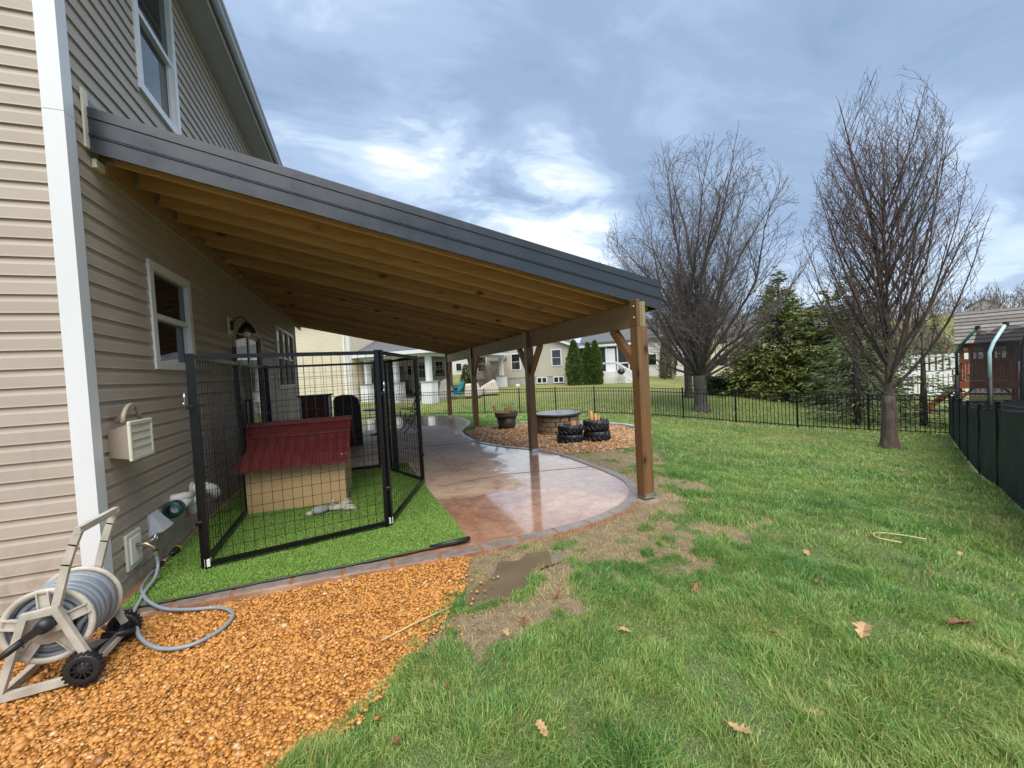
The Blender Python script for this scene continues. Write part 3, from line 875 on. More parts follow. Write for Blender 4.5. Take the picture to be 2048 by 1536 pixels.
GR2 = [(x + (0.05 if x > -0.3 else 0), y) for x, y in GRAVEL]
pebbles('gravel', GR2, 13500, 0.0110, lambda x, y: np.full(x.shape, -0.020), 1, 'pebble', 'loose orange river pebbles beside the house corner',
        keep=lambda x, y: (y > 1.75) & (x > -3.0) & (np.hypot(x, y) < 3.15))
pebbles('gravel', GR2, 18000, 0.0112, lambda x, y: np.full(x.shape, -0.020), 0, 'pebble', 'loose orange river pebbles along the slab border',
        keep=lambda x, y: (x > -3.4) & (np.hypot(x, y) > 3.05) & (y > 2.2))
mz = -0.028
pebbles('pebble_bed', MULCH, 15000, 0.024, lambda x, y: np.full(x.shape, mz), 0, 'mulch', 'tan pebble bed around the round stone pit')
sb = MB(); sb.add([(x, y, mz) for x, y in MULCH], [tuple(range(len(MULCH)))])
o = part('pebble_bed_base', sb, 'slab_edge'); o['kind'] = 'structure'
# stray pebbles in the lawn edge
STRAY = [(0.78, 3.4), (0.95, 3.1), (0.80, 2.9), (0.62, 2.6), (0.42, 2.42), (0.22, 2.25), (0.0, 2.02), (-0.25, 1.85), (-0.45, 1.85), (-0.2, 2.05), (0.1, 2.38), (0.4, 2.8), (0.6, 3.1)]
pebbles('stray_pebbles', STRAY, 70, 0.012, lambda x, y: ground(x, y) + 0.004, 1, 'pebble', 'orange pebbles scattered over the lawn edge')

# ------------------------------------------------------------------ grass
def in_view(x, y, z, m=0.22):
    d = np.stack([x, y, z - 1.6], 1)
    zf = d @ np.array(_fw); u = d @ np.array(_r) / zf * 825; v = -(d @ np.array(_u)) / zf * 825
    return (zf > 0.5) & (np.abs(u) < 1024 * (1 + m) + 60) & (np.abs(v) < 768 * (1 + m) + 60)
def blades(x, y, h, w, lean, dryness):
    n = len(x); z = ground(x, y) - 0.004
    yaw = rng.uniform(0, 2 * PI, n); ld = rng.uniform(0, 2 * PI, n)
    dx, dy = np.cos(yaw) * w / 2, np.sin(yaw) * w / 2
    fl = vnoise(x - 7, y + 3, 2.2, 3) * 4 * PI      # tufts lie over together
    kx, ky = np.cos(ld) * 0.95 + np.cos(fl) * 0.45, np.sin(ld) * 0.95 + np.sin(fl) * 0.45
    lx, ly = kx * lean * h, ky * lean * h
    V = np.zeros((n, 5, 3))
    V[:, 0] = np.stack([x - dx, y - dy, z], 1); V[:, 1] = np.stack([x + dx, y + dy, z], 1)
    hm = h * 0.58
    V[:, 2] = np.stack([x + dx * 0.8 + lx * 0.35, y + dy * 0.8 + ly * 0.35, z + hm], 1)
    V[:, 3] = np.stack([x - dx * 0.8 + lx * 0.35, y - dy * 0.8 + ly * 0.35, z + hm], 1)
    V[:, 4] = np.stack([x + lx, y + ly, z + h * np.sqrt(np.clip(1 - 0.45 * lean ** 2, 0.2, 1))], 1)
    o = (np.arange(n) * 5)[:, None]
    return V.reshape(-1, 3), np.array([0, 1, 2, 3])[None] + o, np.array([3, 2, 4])[None] + o, np.repeat(dryness, 5)
def lawn_points(n, rmin, rmax):
    r = np.sqrt(rng.uniform(rmin ** 2, rmax ** 2, n)); a = YAW + rng.uniform(-1.0, 1.06, n)
    x, y = r * np.sin(a), r * np.cos(a)
    z = np.full(n, -0.1)
    k = in_view(x, y, z) & (x > -1.84)
    x, y = x[k], y[k]
    k = ~(in_poly(x, y, PATIO) | in_poly(x, y, MULCH)) & (poly_dist(x, y, PATIO) > 0.015)
    k &= ~in_poly(x, y, PUDDLE)
    g = in_poly(x, y, GRAVEL); dg = poly_dist(x, y, GRAVEL)
    k &= ~(g & (dg > 0.03 + 0.05 * vnoise(x, y, 6, 2)))
    k &= ~((y > 3.0) & (x < 0.70)) & ~((x < -0.9) & (y > 1.2))
    # stay on the near side of the two fences
    x, y = x[k], y[k]
    b = bare_at(x, y); clump = vnoise(x, y, 7.0, 2)
    k = rng.random(len(x)) < np.clip(1.05 - b * 1.02, 0.035, 1) * np.clip((clump - 0.25) * 3.2, 0.40, 1)
    return x[k], y[k], b[k]
allV, all4, all3, allD = [], [], [], []; off = 0
for n, r0, r1, h, w in ((400000, 1.5, 4.2, 0.044, 0.0042), (280000, 4.2, 8.0, 0.046, 0.0068), (220000, 8.0, 16.0, 0.050, 0.014), (110000, 16.0, 27.0, 0.06, 0.030)):
    x, y, b = lawn_points(n, r0, r1)
    m = len(x)
    tall = 0.45 + 1.3 * np.clip(vnoise(x + 3, y + 8, 5.0, 3) * 2.0 - 0.55, 0, 1)
    hh = h * tall * rng.uniform(0.6, 1.45, m) * (1 - 0.45 * b)
    patch = vnoise(x - 20, y + 5, 0.45, 4)
    dry = np.clip((patch - 0.48) * 3.0, 0, 1) * 0.6 + 0.5 * b + np.clip((x * 0.35 + 0.3 - 2.2) * 0.22, 0, 0.35)
    V, a4, a3, D = blades(x, y, hh, w * rng.uniform(0.7, 1.3, m) * np.where(rng.random(m) < 0.05, 1.9, 1.0), np.abs(rng.normal(0.55, 0.32, m)), dry)
    allV.append(V); all4.append(a4 + off); all3.append(a3 + off); allD.append(D); off += len(V)
# dead straw lying over the worn soil
q = rng.uniform((0.2, 2.0), (5.0, 7.6), (90000, 2)); x, y = q[:, 0], q[:, 1]
b = bare_at(x, y)
k = (rng.random(len(x)) < b * 0.9 * (0.2 + vnoise(x, y, 4, 2))) & ~in_poly(x, y, PATIO) & ~in_poly(x, y, GRAVEL) & ~in_poly(x, y, PUDDLE) & ~in_poly(x, y, MULCH)
x, y = x[k], y[k]
V, a4, a3, D = blades(x, y, rng.uniform(0.02, 0.055, len(x)), rng.uniform(0.0025, 0.0045, len(x)), np.abs(rng.normal(1.25, 0.2, len(x))), np.full(len(x), 2.2))
allV.append(V); all4.append(a4 + off); all3.append(a3 + off); allD.append(D); off += len(V)
me = npmesh('lawn_grass', np.concatenate(allV), np.concatenate(all4), np.concatenate(all3), 'blade', False, {'dry': np.concatenate(allD)})
link_mesh('lawn_grass', me, label='wet green lawn grass with yellow and worn patches', kind='stuff')
print('blades', off // 5)

# ------------------------------------------------------------------ the house
HX, HY, HEND, HTOP = -1.86, 3.84, 14.5, 6.42
COURSE, SZ0 = 0.1285, 0.128
house = thing('beige_house', (HX, HY, 0), 'two storey house in beige lap siding carrying the wooden patio roof', 'house')
# openings on the patio wall: y0, y1, z0, z1
OPEN = [(4.93, 5.90, 1.83, 2.83), (5.06, 6.00, 4.57, 6.20), (7.62, 9.60, 0.02, 2.62), (11.26, 13.9, 1.50, 3.00)]
OPENF = [(y0 - 0.02, y1 + 0.02, z0 - 0.02, z1 + 0.02) for y0, y1, z0, z1 in OPEN]
H_ = COURSE
PROF = [(0.0, -0.006), (0.021, -0.006), (0.019, 0.004), (0.016, H_ * 0.56), (0.0095, H_ * 0.70), (0.0055, H_ * 0.84), (0.004, H_ * 1.0), (0.0, H_ * 1.0)]
def plank(y0, y1, z):
    b = MB(); b.extrude([(p, 0, q) for p, q in PROF], (HX, y0, z), (HX, y1, z))
    part('siding_plank', b, 'siding', house)
def plank_f(x0, x1, z):
    b = MB(); b.extrude([(0, -p, q) for p, q in PROF], (x0, HY, z), (x1, HY, z))
    part('siding_plank', b, 'siding', house)
k = 0; z = SZ0
seams = [6.5, 5.55, 9.9, 4.62, 7.1, 10.8]
while z < HTOP:
    spans = [(HY + 0.10, HEND)]
    for y0, y1, a, c in OPENF:
        if z + H_ > a + 0.05 and z < c - 0.05:
            ns = []
            for s0, s1 in spans:
                if y1 <= s0 or y0 >= s1: ns.append((s0, s1)); continue
                if y0 > s0: ns.append((s0, y0))
                if y1 < s1: ns.append((y1, s1))
            spans = ns
    sm = seams[(k // 2) % len(seams)] + ((k // 2) * 37 % 10) * 0.11
    for s0, s1 in spans:
        if s0 + 0.4 < sm < s1 - 0.4 and not (2.8 < z < 4.2):
            plank(s0, sm, z); plank(sm + 0.006, s1, z + 0.0015)
        else: plank(s0, s1, z)
    plank_f(-5.2, HX - 0.090, z)
    z += H_; k += 1
# wall core behind the siding (front, patio side and far end), with real openings left to the windows' own panes
wb = MB()
wb.box(-5.2, HX - 0.0, HY + 0.012, HY + 0.14, 0.0, 6.5)
ycuts = sorted({HY + 0.14, HEND} | {v for o_ in OPEN for v in o_[:2]})
for a, c in zip(ycuts, ycuts[1:]):
    mid = (a + c) / 2
    zs = [0.0]; hs = sorted((o_[2], o_[3]) for o_ in OPEN if o_[0] <= mid <= o_[1])
    cur = 0.0
    for z0, z1 in hs:
        if z0 > cur: wb.box(HX - 0.14, HX - 0.002, a, c, cur, z0)
        cur = z1
    wb.box(HX - 0.14, HX - 0.002, a, c, cur, 6.5)
wb.box(-5.2, HX - 0.14, HEND - 0.14, HEND, 0, 6.5)
part('wall', wb, 'siding', house)
fb = MB(); fb.box(HX - 0.2, HX + 0.006, HY + 0.02, HEND, -0.2, SZ0 - 0.005); fb.box(-5.2, HX, HY + 0.004, HY + 0.1, -0.2, SZ0 - 0.005)
part('foundation', fb, 'concrete', house)
# dark interior behind the panes
ib = MB(); ib.box(-4.8, -4.75, HY + 0.2, HEND - 0.2, 0, 6.3); part('inner_wall', ib, 'boxbeige', house)
ib = MB(); ib.box(-5.1, HX - 0.15, HY + 0.15, HEND - 0.15, 3.0, 3.2); ib.box(-5.1, HX - 0.15, HY + 0.15, HEND - 0.15, -0.1, 0.0); part('inner_floor', ib, 'boxbeige', house)
ib = MB(); ib.box(-5.25, HX - 0.141, HY + 0.145, HEND - 0.145, 6.40, 6.48); part('inner_ceiling', ib, 'boxbeige', house)
# corner trim: an L of white vinyl in two lengths
for z0, z1 in ((0.06, 3.585), (3.589, 6.45)):
    b = MB()
    T, th = 0.088, 0.030
    sec = [(-T, -th), (0.030, -th), (0.030, T), (0.004, T), (0.004, 0.004), (-T, 0.004)]
    b.prism([(HX + x, HY + y) for x, y in sec], z0, z1)
    part('corner_trim', b, 'trim', house)
b = MB(); b.prism([(HX + 0.0, HEND - 0.08), (HX + 0.028, HEND - 0.08), (HX + 0.028, HEND + 0.02), (HX - 0.1, HEND + 0.02), (HX - 0.1, HEND + 0.001), (HX, HEND + 0.001)], 0.06, 6.45)
part('corner_trim', b, 'boxbeige', house)
# soffit, fascia and gutter of the main roof
b = MB(); b.box(HX - 0.02, HX + 0.34, HY - 0.35, HEND + 0.3, 6.42, 6.44); part('soffit', b, 'soffit', house)
b = MB(); b.box(HX + 0.345, HX + 0.365, HY - 0.35, HEND + 0.3, 6.405, 6.60); part('eave_fascia', b, 'trim', house)
b = MB(); b.extrude([(0, 0, 0.16), (0.015, 0, 0.03), (0.06, 0, 0.0), (0.095, 0, 0.03), (0.10, 0, 0.10), (0.125, 0, 0.13), (0.125, 0, 0.16)], (HX + 0.367, HY - 0.36, 6.43), (HX + 0.367, HEND + 0.31, 6.43))
part('gutter', b, 'gutter', house)
b = MB(); b.hexa([(HX + 0.42, HY - 0.4, 6.58), (HX + 0.42, HEND + 0.32, 6.58), (-6, HEND + 0.32, 8.6), (-6, HY - 0.4, 8.6), (HX + 0.42, HY - 0.4, 6.62), (HX + 0.42, HEND + 0.32, 6.62), (-6, HEND + 0.32, 8.64), (-6, HY - 0.4, 8.64)])
part('roof', b, 'shingle', house)

def window_x(y0, y1, z0, z1, n=1, rail=True, name='window'):
    """double hung window in the patio wall"""
    f = MB(); fw, pr = 0.055, 0.035
    x0, x1 = HX - 0.05, HX + pr
    e = 0.028
    f.box(x0, x1, y0 - e, y0 + fw, z0 - e, z1 + e); f.box(x0, x1, y1 - fw, y1 + e, z0 - e, z1 + e)
    f.box(x0, x1 - 0.002, y0 + fw, y1 - fw, z1 - fw, z1 + e); f.box(x0, x1 - 0.002, y0 + fw, y1 - fw, z0 - e, z0 + fw)
    w = part(name, f, 'vinyl', house)
    wd = (y1 - y0 - 2 * fw) / n
    for i in range(n):
        a = y0 + fw + wd * i; c = a + wd
        if i:
            m = MB(); m.box(x0, x1 - 0.004, a - 0.03, a + 0.03, z0 + fw, z1 - fw); part('mullion', m, 'vinyl', w)
            a += 0.03
        if i < n - 1: c -= 0.03
        zm = (z0 + z1) / 2
        if rail:
            m = MB(); m.box(x0, HX + 0.012, a, c, zm - 0.025, zm + 0.03); part('meeting_rail', m, 'vinyl', w)
            m = MB(); m.box(HX - 0.02, HX - 0.014, a, c, zm + 0.03, z1 - fw); part('pane', m, 'glass', w)
            m = MB(); m.box(HX - 0.045, HX - 0.039, a, c, z0 + fw, zm - 0.025); part('pane', m, 'glass', w)
            for q0, q1 in ((a, a + 0.03), (c - 0.03, c)):
                m = MB(); m.box(HX - 0.036, HX - 0.012, q0, q1, z0 + fw, zm - 0.025); part('sash', m, 'vinyl', w)
        else:
            m = MB(); m.box(HX - 0.03, HX - 0.024, a, c, z0 + fw, z1 - fw); part('pane', m, 'glass', w)
    return w
window_x(*OPEN[0]); window_x(*OPEN[1]); window_x(*OPEN[3], n=3)
# sliding door
y0, y1, z0, z1 = OPEN[2]
f = MB(); f.box(HX - 0.05, HX + 0.03, y0, y0 + 0.09, z0, z1); f.box(HX - 0.05, HX + 0.03, y1 - 0.09, y1, z0, z1); f.box(HX - 0.05, HX + 0.028, y0 + 0.09, y1 - 0.09, z1 - 0.1, z1)
f.box(HX - 0.05, HX + 0.028, y0 + 0.09, y1 - 0.09, z0, z0 + 0.07)
d = part('sliding_door', f, 'doorframe', house)
ym = (y0 + y1) / 2
for a, c, x in ((y0 + 0.09, ym, HX - 0.01), (ym, y1 - 0.09, HX - 0.03)):
    m = MB(); m.box(x, x + 0.03, a, a + 0.07, z0 + 0.07, z1 - 0.1); m.box(x, x + 0.03, c - 0.07, c, z0 + 0.07, z1 - 0.1); m.box(x, x + 0.028, a + 0.07, c - 0.07, z0 + 0.07, z0 + 0.2); m.box(x, x + 0.028, a + 0.07, c - 0.07, z1 - 0.17, z1 - 0.1)
    part('door_leaf', m, 'doorframe', d)
    m = MB(); m.box(x + 0.01, x + 0.016, a + 0.07, c - 0.07, z0 + 0.2, z1 - 0.17); part('pane', m, 'glass', d)
# downspout beside the door, partly behind the pen
b = MB(); b.tube([(HX + 0.07, 7.42, 2.2), (HX + 0.07, 7.42, 0.25), (HX + 0.2, 7.42, 0.1)], 0.03, 6)
solo('downspout', b, 'steel', 'pale drain pipe on the dark wall beside the patio door', 'downspout')

# things on the wall
lamp = thing('wall_lantern', (HX, 7.45, 2.5), 'black barn style lantern on a pale wall plate beside the patio door', 'wall lamp')
b = MB(); b.bbox(HX + 0.012, HX + 0.045, 7.36, 7.54, 2.38, 2.66, 0.01); part('mounting_plate', b, 'cream', lamp)
b = MB(); b.bbox(HX + 0.045, HX + 0.075, 7.40, 7.50, 2.46, 2.60, 0.01); part('wall_plate', b, 'blackplastic', lamp)
b = MB(); b.tube([(HX + 0.07, 7.45, 2.56), (HX + 0.12, 7.45, 2.64), (HX + 0.20, 7.45, 2.66), (HX + 0.25, 7.45, 2.60), (HX + 0.25, 7.45, 2.54)], 0.010, 6); part('arm', b, 'blackplastic', lamp)
b = MB(); b.lathe([(0.02, 0.10), (0.05, 0.08), (0.075, 0.04), (0.13, -0.06), (0.125, -0.065), (0.07, 0.03)], (HX + 0.25, 7.45, 2.48), 18); part('lamp_shade', b, 'blackplastic', lamp)
b = MB(); b.lathe([(0.0, -0.13), (0.035, -0.12), (0.05, -0.07), (0.045, 0.0)], (HX + 0.25, 7.45, 2.48), 14); part('lamp_glass', b, 'vinyl', lamp)

box = thing('vent_box', (HX, 4.08, 1.22), 'taupe vent box with a cream louvred flap and looped hood on the wall', 'vent')
b = MB()
b.hexa([(HX + 0.012, 4.03, 1.10), (HX + 0.19, 3.925, 1.085), (HX + 0.19, 4.235, 1.085), (HX + 0.012, 4.235, 1.10), (HX + 0.012, 4.03, 1.30), (HX + 0.19, 3.925, 1.355), (HX + 0.19, 4.235, 1.355), (HX + 0.012, 4.235, 1.30)]); part('housing', b, 'boxbeige', box)
b = MB()
fr = 0.03
b.bbox(HX + 0.19, HX + 0.212, 3.90, 4.262, 1.075, 1.105); b.bbox(HX + 0.19, HX + 0.212, 3.90, 4.262, 1.345, 1.375)
b.bbox(HX + 0.19, HX + 0.212, 3.90, 3.93, 1.105, 1.345); b.bbox(HX + 0.19, HX + 0.212, 4.232, 4.262, 1.105, 1.345)
part('flap_frame', b, 'cream', box)
for i in range(4):
    z_ = 1.107 + i * 0.0597
    b = MB(); b.hexa([(HX + 0.190, 3.932, z_), (HX + 0.208, 3.932, z_), (HX + 0.208, 4.230, z_), (HX + 0.190, 4.230, z_), (HX + 0.190, 3.932, z_ + 0.056), (HX + 0.198, 3.932, z_ + 0.056), (HX + 0.198, 4.230, z_ + 0.056), (HX + 0.190, 4.230, z_ + 0.056)])
    part('louvre', b, 'cream', box)
b = MB(); pts = [(HX + 0.15, 3.95 + 0.27 * i / 12 + 0.0, 1.365 + 0.13 * math.sin(PI * i / 12) ** 0.55) for i in range(13)]
b.tube(pts, 0.016, 8); b.tube([(HX + 0.05, 4.085, 1.36), (HX + 0.13, 4.085, 1.45), (HX + 0.15, 4.085, 1.49)], 0.022, 8)
part('hood_loop', b, 'boxbeige', box)

fc = thing('outdoor_faucet', (HX, 4.25, 0.3), 'outdoor tap on a cream wall block feeding the grey hose', 'tap')
b = MB(); b.bbox(HX + 0.012, HX + 0.036, 4.115, 4.365, 0.165, 0.455, 0.012); part('wall_block', b, 'cream', fc)
b = MB(); b.bbox(HX + 0.036, HX + 0.046, 4.155, 4.325, 0.205, 0.415, 0.008); part('inset_plate', b, 'pvc', fc)
b = MB(); b.tube([(HX + 0.04, 4.24, 0.335), (HX + 0.11, 4.24, 0.335), (HX + 0.155, 4.24, 0.30), (HX + 0.17, 4.24, 0.262)], [0.018, 0.018, 0.016, 0.016], 10); b.lathe([(0.022, 0), (0.022, 0.03)], (HX + 0.17, 4.24, 0.238), 12); part('spigot', b, 'brass', fc)
b = MB(); b.tube([(HX + 0.11, 4.24, 0.335), (HX + 0.175, 4.24, 0.372)], 0.008, 6)
b.tube([(HX + 0.18 + 0.02 * math.cos(a) * 0.4, 4.24 + 0.034 * math.sin(a), 0.375 + 0.03 * math.cos(a)) for a in np.linspace(0, 2 * PI, 13)[:-1]], 0.007, 6, closed=True)
part('handwheel', b, 'steel', fc)

v = thing('dryer_vent', (HX, 4.63, 0.4), 'pale grey sloping vent hood low on the siding', 'vent')
b = MB(); b.hexa([(HX + 0.012, 4.55, 0.30), (HX + 0.125, 4.53, 0.335), (HX + 0.125, 4.74, 0.335), (HX + 0.012, 4.72, 0.30), (HX + 0.012, 4.55, 0.49), (HX + 0.035, 4.575, 0.485), (HX + 0.035, 4.695, 0.485), (HX + 0.012, 4.72, 0.49)])
part('hood', b, 'greyvent', v)
b = MB(); b.bbox(HX + 0.008, HX + 0.020, 4.53, 4.74, 0.29, 0.50); part('flange', b, 'greyvent', v)
b = MB(); b.hexa([(HX + 0.03, 4.56, 0.300), (HX + 0.118, 4.545, 0.322), (HX + 0.118, 4.725, 0.322), (HX + 0.03, 4.71, 0.300), (HX + 0.03, 4.56, 0.304), (HX + 0.118, 4.545, 0.326), (HX + 0.118, 4.725, 0.326), (HX + 0.03, 4.71, 0.304)]); part('flap', b, 'greyvent', v)

pv = thing('drain_pipe', (HX, 5.0, 0.42), 'white plastic outlet pipe with a green rubber coupling on the wall', 'pipe')
b = MB(); b.tube([(HX + 0.10, 4.86, 0.445), (HX + 0.11, 5.08, 0.438), (HX + 0.11, 5.22, 0.43)], 0.042, 14); part('pipe', b, 'pvc', pv)
b = MB(); b.lathe([(0.05, -0.005), (0.078, 0.0), (0.078, 0.022), (0.072, 0.026), (0.072, 0.06), (0.078, 0.064), (0.078, 0.085), (0.05, 0.09)], (HX + 0.10, 4.80, 0.447), 20, 'Y'); part('coupling', b, 'coupling', pv)
b = MB(); b.lathe([(0.0795, 0.0), (0.0795, 0.014)], (HX + 0.10, 4.835, 0.447), 20, 'Y'); part('clamp', b, 'steel', pv)
b = MB(); b.tube([(HX + 0.11, 5.20, 0.432), (HX + 0.11, 5.29, 0.425), (HX + 0.10, 5.33, 0.40), (HX + 0.09, 5.345, 0.34), (HX + 0.09, 5.345, 0.26)], 0.05, 14); part('elbow', b, 'pvc', pv)
b = MB(); b.tube([(HX - 0.02, 5.02, 0.50), (HX + 0.06, 5.03, 0.505), (HX + 0.10, 5.10, 0.50), (HX + 0.11, 5.22, 0.47)], 0.045, 14); part('wall_elbow', b, 'pvc', pv)
pv2 = thing('vent_pipe', (HX, 5.6, 0.42), 'white curved vent elbow on the wall behind the pen wires', 'pipe')
b = MB(); b.tube([(HX - 0.02, 5.55, 0.47), (HX + 0.06, 5.56, 0.475), (HX + 0.13, 5.60, 0.465), (HX + 0.18, 5.66, 0.42), (HX + 0.195, 5.69, 0.345)], 0.06, 16); part('elbow', b, 'pvc', pv2)
b = MB(); b.lathe([(0.06, 0.0), (0.085, 0.0), (0.085, 0.02), (0.06, 0.03)], (HX + 0.01, 5.55, 0.47), 16, 'X'); part('collar', b, 'cream', pv2)

# ------------------------------------------------------------------ patio roof
RY0, RY1 = 4.10, 15.75        # front and far ends
def rz(x, off=0.0):           # top of the rafters along the slope
    return 3.66 + (2.46 - 3.66) * (x + 1.86) / (3.45 + 1.86) + off
proof = thing('patio_roof', (0, RY0, 2.5), 'lean-to patio roof with pine rafters and black metal fascia', 'patio roof')
RD = 0.205
sl = (2.46 - 3.66) / (3.45 + 1.86)
def slopebar(x0, x1, y0, y1, d0, d1):
    b = MB()
    b.hexa([(x0, y0, rz(x0) + d0), (x1, y0, rz(x1) + d0), (x1, y1, rz(x1) + d0), (x0, y1, rz(x0) + d0), (x0, y0, rz(x0) + d1), (x1, y0, rz(x1) + d1), (x1, y1, rz(x1) + d1), (x0, y1, rz(x0) + d1)])
    return b
yr = RY0 + 0.14; rafters = []
while yr < RY1 - 0.05:
    part('rafter', slopebar(-1.795, 3.40, yr, yr + 0.042, -RD, -0.002), 'rafter', proof)
    rafters.append(yr); yr += 0.425
# board deck over the rafters
xb = -1.80
while xb < 3.42:
    x1 = min(xb + 0.60, 3.43)
    yb = RY0 + 0.03
    part('roof_board', slopebar(xb, x1 - 0.004, RY0 + 0.03, RY1 - 0.03, 0.001, 0.02), 'deck', proof)
    xb += 0.60
b = slopebar(-1.85, 3.47, RY0 - 0.01, RY1, 0.024, 0.05)
x = -1.7
while x < 3.4:
    b.hexa([(x, RY0, rz(x) + 0.05), (x + 0.03, RY0, rz(x + .03) + 0.05), (x + 0.03, RY1, rz(x + .03) + 0.05), (x, RY1, rz(x) + 0.05), (x + .008, RY0, rz(x) + 0.07), (x + 0.022, RY0, rz(x) + 0.07), (x + 0.022, RY1, rz(x) + 0.07), (x + .008, RY1, rz(x) + 0.07)])
    x += 0.30
part('roof_sheet', b, 'fascia', proof)
# ledger and hangers
b = MB(); b.box(HX + 0.022, HX + 0.062, RY0 + 0.14, RY1 - 0.05, 3.36, 3.60); part('ledger', b, 'rafter', proof)
hb = MB(); hb.box(-0.0, 0.035, -0.014, 0.0, 0, 0.12); hb.box(0.0, 0.035, 0.042, 0.056, 0, 0.12); hb.box(0.0, 0.045, -0.002, 0.044, -0.004, 0.0)
hme = hb.mesh('hanger'); hme.materials.append(M['steel'])
for y_ in rafters:
    shared('joist_hanger', hme, proof, (HX + 0.064, y_ - RY0, rz(-1.79) - RD - 0.004 - 2.5))
# front trim: ribbed black metal
sx0, sx1 = -1.83, 3.46
def trimbox(zb0, zb1, pr, name='fascia_trim'):
    b = MB()
    def P(x, y, o): return (x, y, rz(x) + o)
    b.hexa([P(sx0, RY0 - pr, zb0), P(sx1, RY0 - pr, zb0), P(sx1, RY0, zb0), P(sx0, RY0, zb0), P(sx0, RY0 - pr, zb1), P(sx1, RY0 - pr, zb1), P(sx1, RY0, zb1), P(sx0, RY0, zb1)])
    return part(name, b, 'fascia', proof)
trimbox(-0.210, -0.088, 0.018)
trimbox(-0.088, -0.082, 0.029, 'fascia_rib')
trimbox(-0.082, -0.074, 0.020)
trimbox(-0.074, -0.069, 0.027, 'fascia_rib')
trimbox(-0.069, 0.050, 0.019)
trimbox(0.050, 0.056, 0.029, 'fascia_rib')
trimbox(0.056, 0.130, 0.021)
# bottom return and right-hand end cap
b = slopebar(3.45, 3.475, RY0 - 0.02, RY1, -0.20, 0.10); part('eave_trim', b, 'fascia', proof)
b = MB(); b.box(HX + 0.02, HX + 0.036, RY0 - 0.06, RY0 + 0.0, 3.46, 3.90); part('wall_flashing', b, 'cream', proof)
b = MB(); b.box(HX + 0.021, HX + 0.050, RY0 + 0.02, RY0 + 0.135, 3.345, 3.41); part('ledger_block', b, 'cream', proof)
b = MB(); b.hexa([(HX + 0.022, RY0, 3.70), (HX + 0.03, RY0, 3.70), (HX + 0.03, RY1, 3.70), (HX + 0.022, RY1, 3.70), (HX + 0.022, RY0, 3.86), (HX + 0.026, RY0, 3.86), (HX + 0.026, RY1, 3.86), (HX + 0.022, RY1, 3.86)])
part('wall_apron', b, 'fascia', proof)
# beam segments in the notched posts
PY = [3.97, 7.36, 11.62, 15.35]
BZ0, BZ1 = 2.045, 2.325
for (a, c) in ((PY[0] + 0.02, PY[1] + 0.07), (PY[1] + 0.075, PY[2] + 0.07), (PY[2] + 0.075, PY[3] + 0.12)):
    for x0 in (3.075, 3.119):
        b = MB(); b.bbox(x0, x0 + 0.042, a, c, BZ0, BZ1, 0.004); part('beam', b, 'beam', proof)
for i, y_ in enumerate(PY):
    po = thing('wooden_post', (3.10, y_, 0), ['brown square post at the near corner of the patio, on a steel foot', 'brown post with two knee braces standing on the wet slab edge', 'brown post between the pebble bed and the brown pot', 'slim brown post at the patio end beside the white column'][i], 'post', 'posts under the patio roof')
    base = [0.03, 0.012, 0.0, 0.012][i]
    if i == 2: base = -0.02
    b = MB(); b.bbox(3.025, 3.167, y_, y_ + 0.142, base, BZ0 - 0.002, 0.006); part('shaft', b, 'post', po)
    b = MB(); b.bbox(3.025, 3.071, y_ + 0.001, y_ + 0.141, BZ0 - 0.001, rz(3.05) - RD + 0.005, 0.004); part('notched_top', b, 'post', po)
    for z_ in ((2.14, 2.27) if i == 0 else (2.15,)):
        for yb in ((y_ + 0.07,) if i else (y_ + 0.05, )):
            b = MB(); b.lathe([(0.0, -0.012), (0.012, -0.012), (0.014, -0.006), (0.014, 0.0)], (3.0245, yb, z_), 8, 'X'); part('bolt', b, 'steel', po)
    b = MB(); b.box(3.02, 3.172, y_ - 0.005, y_ + 0.147, base - 0.006, base + 0.004)
    b.box(3.035, 3.157, y_ - 0.007, y_ - 0.002, base - 0.006, base + 0.05)
    part('post_base', b, 'steel', po)
    if i == 0:
        b = MB(); b.lathe([(0.17, -0.12), (0.165, -0.012), (0.150, 0.004), (0.0, 0.006)], (3.096, y_ + 0.07, 0.0), 28); part('pier', b, 'footing', po)
    for sgn in ((1,) if i == 0 else (-1, 1)):
        if i == 3 and sgn == 1: continue
        ya = y_ + (0.142 if sgn > 0 else 0.0)
        b = MB(); b.bar((3.115, ya - sgn * 0.03, BZ0 - 0.52), (3.115, ya + sgn * 0.46, BZ0 - 0.0 + 0.0), 0.088, 0.088)
        part('knee_brace', b, 'brace', po)

# ------------------------------------------------------------------ turf rug
RUG = [(-1.74, 3.765), (-1.3, 3.772), (-0.7, 3.775), (-0.18, 3.765), (0.4, 3.785), (0.862, 3.80), (0.84, 4.6), (0.80, 5.3), (0.775, 5.95), (0.70, 7.75), (-0.4, 7.78), (-1.78, 7.80), (-1.79, 6.0), (-1.78, 4.9)]
rug_t = thing('turf_rug', (-0.5, 5.0, 0), 'bright green artificial turf rug spread under the dog pen', 'rug')
b = MB(); b.prism(RUG, 0.013, 0.030); part('backing', b, 'turf', rug_t)
b = MB(); b.tube([(0.50, 3.79, 0.034), (0.72, 3.772, 0.040), (0.875, 3.782, 0.043)], [0.012, 0.022, 0.024], 8)
part('curled_edge', b, 'blackplastic', rug_t)
b = MB(); pts = [(x, y - 0.004, 0.020) for x, y in catmull(RUG[0:6], 8)]
b.tube(pts, [0.010 + 0.004 * math.sin(i * 1.7) for i in range(len(pts))], 5); part('rolled_hem', b, 'blackplastic', rug_t)
q = rng.uniform((-1.85, 3.74), (0.9, 7.8), (210000, 2)); q = q[in_poly(q[:, 0], q[:, 1], RUG)]
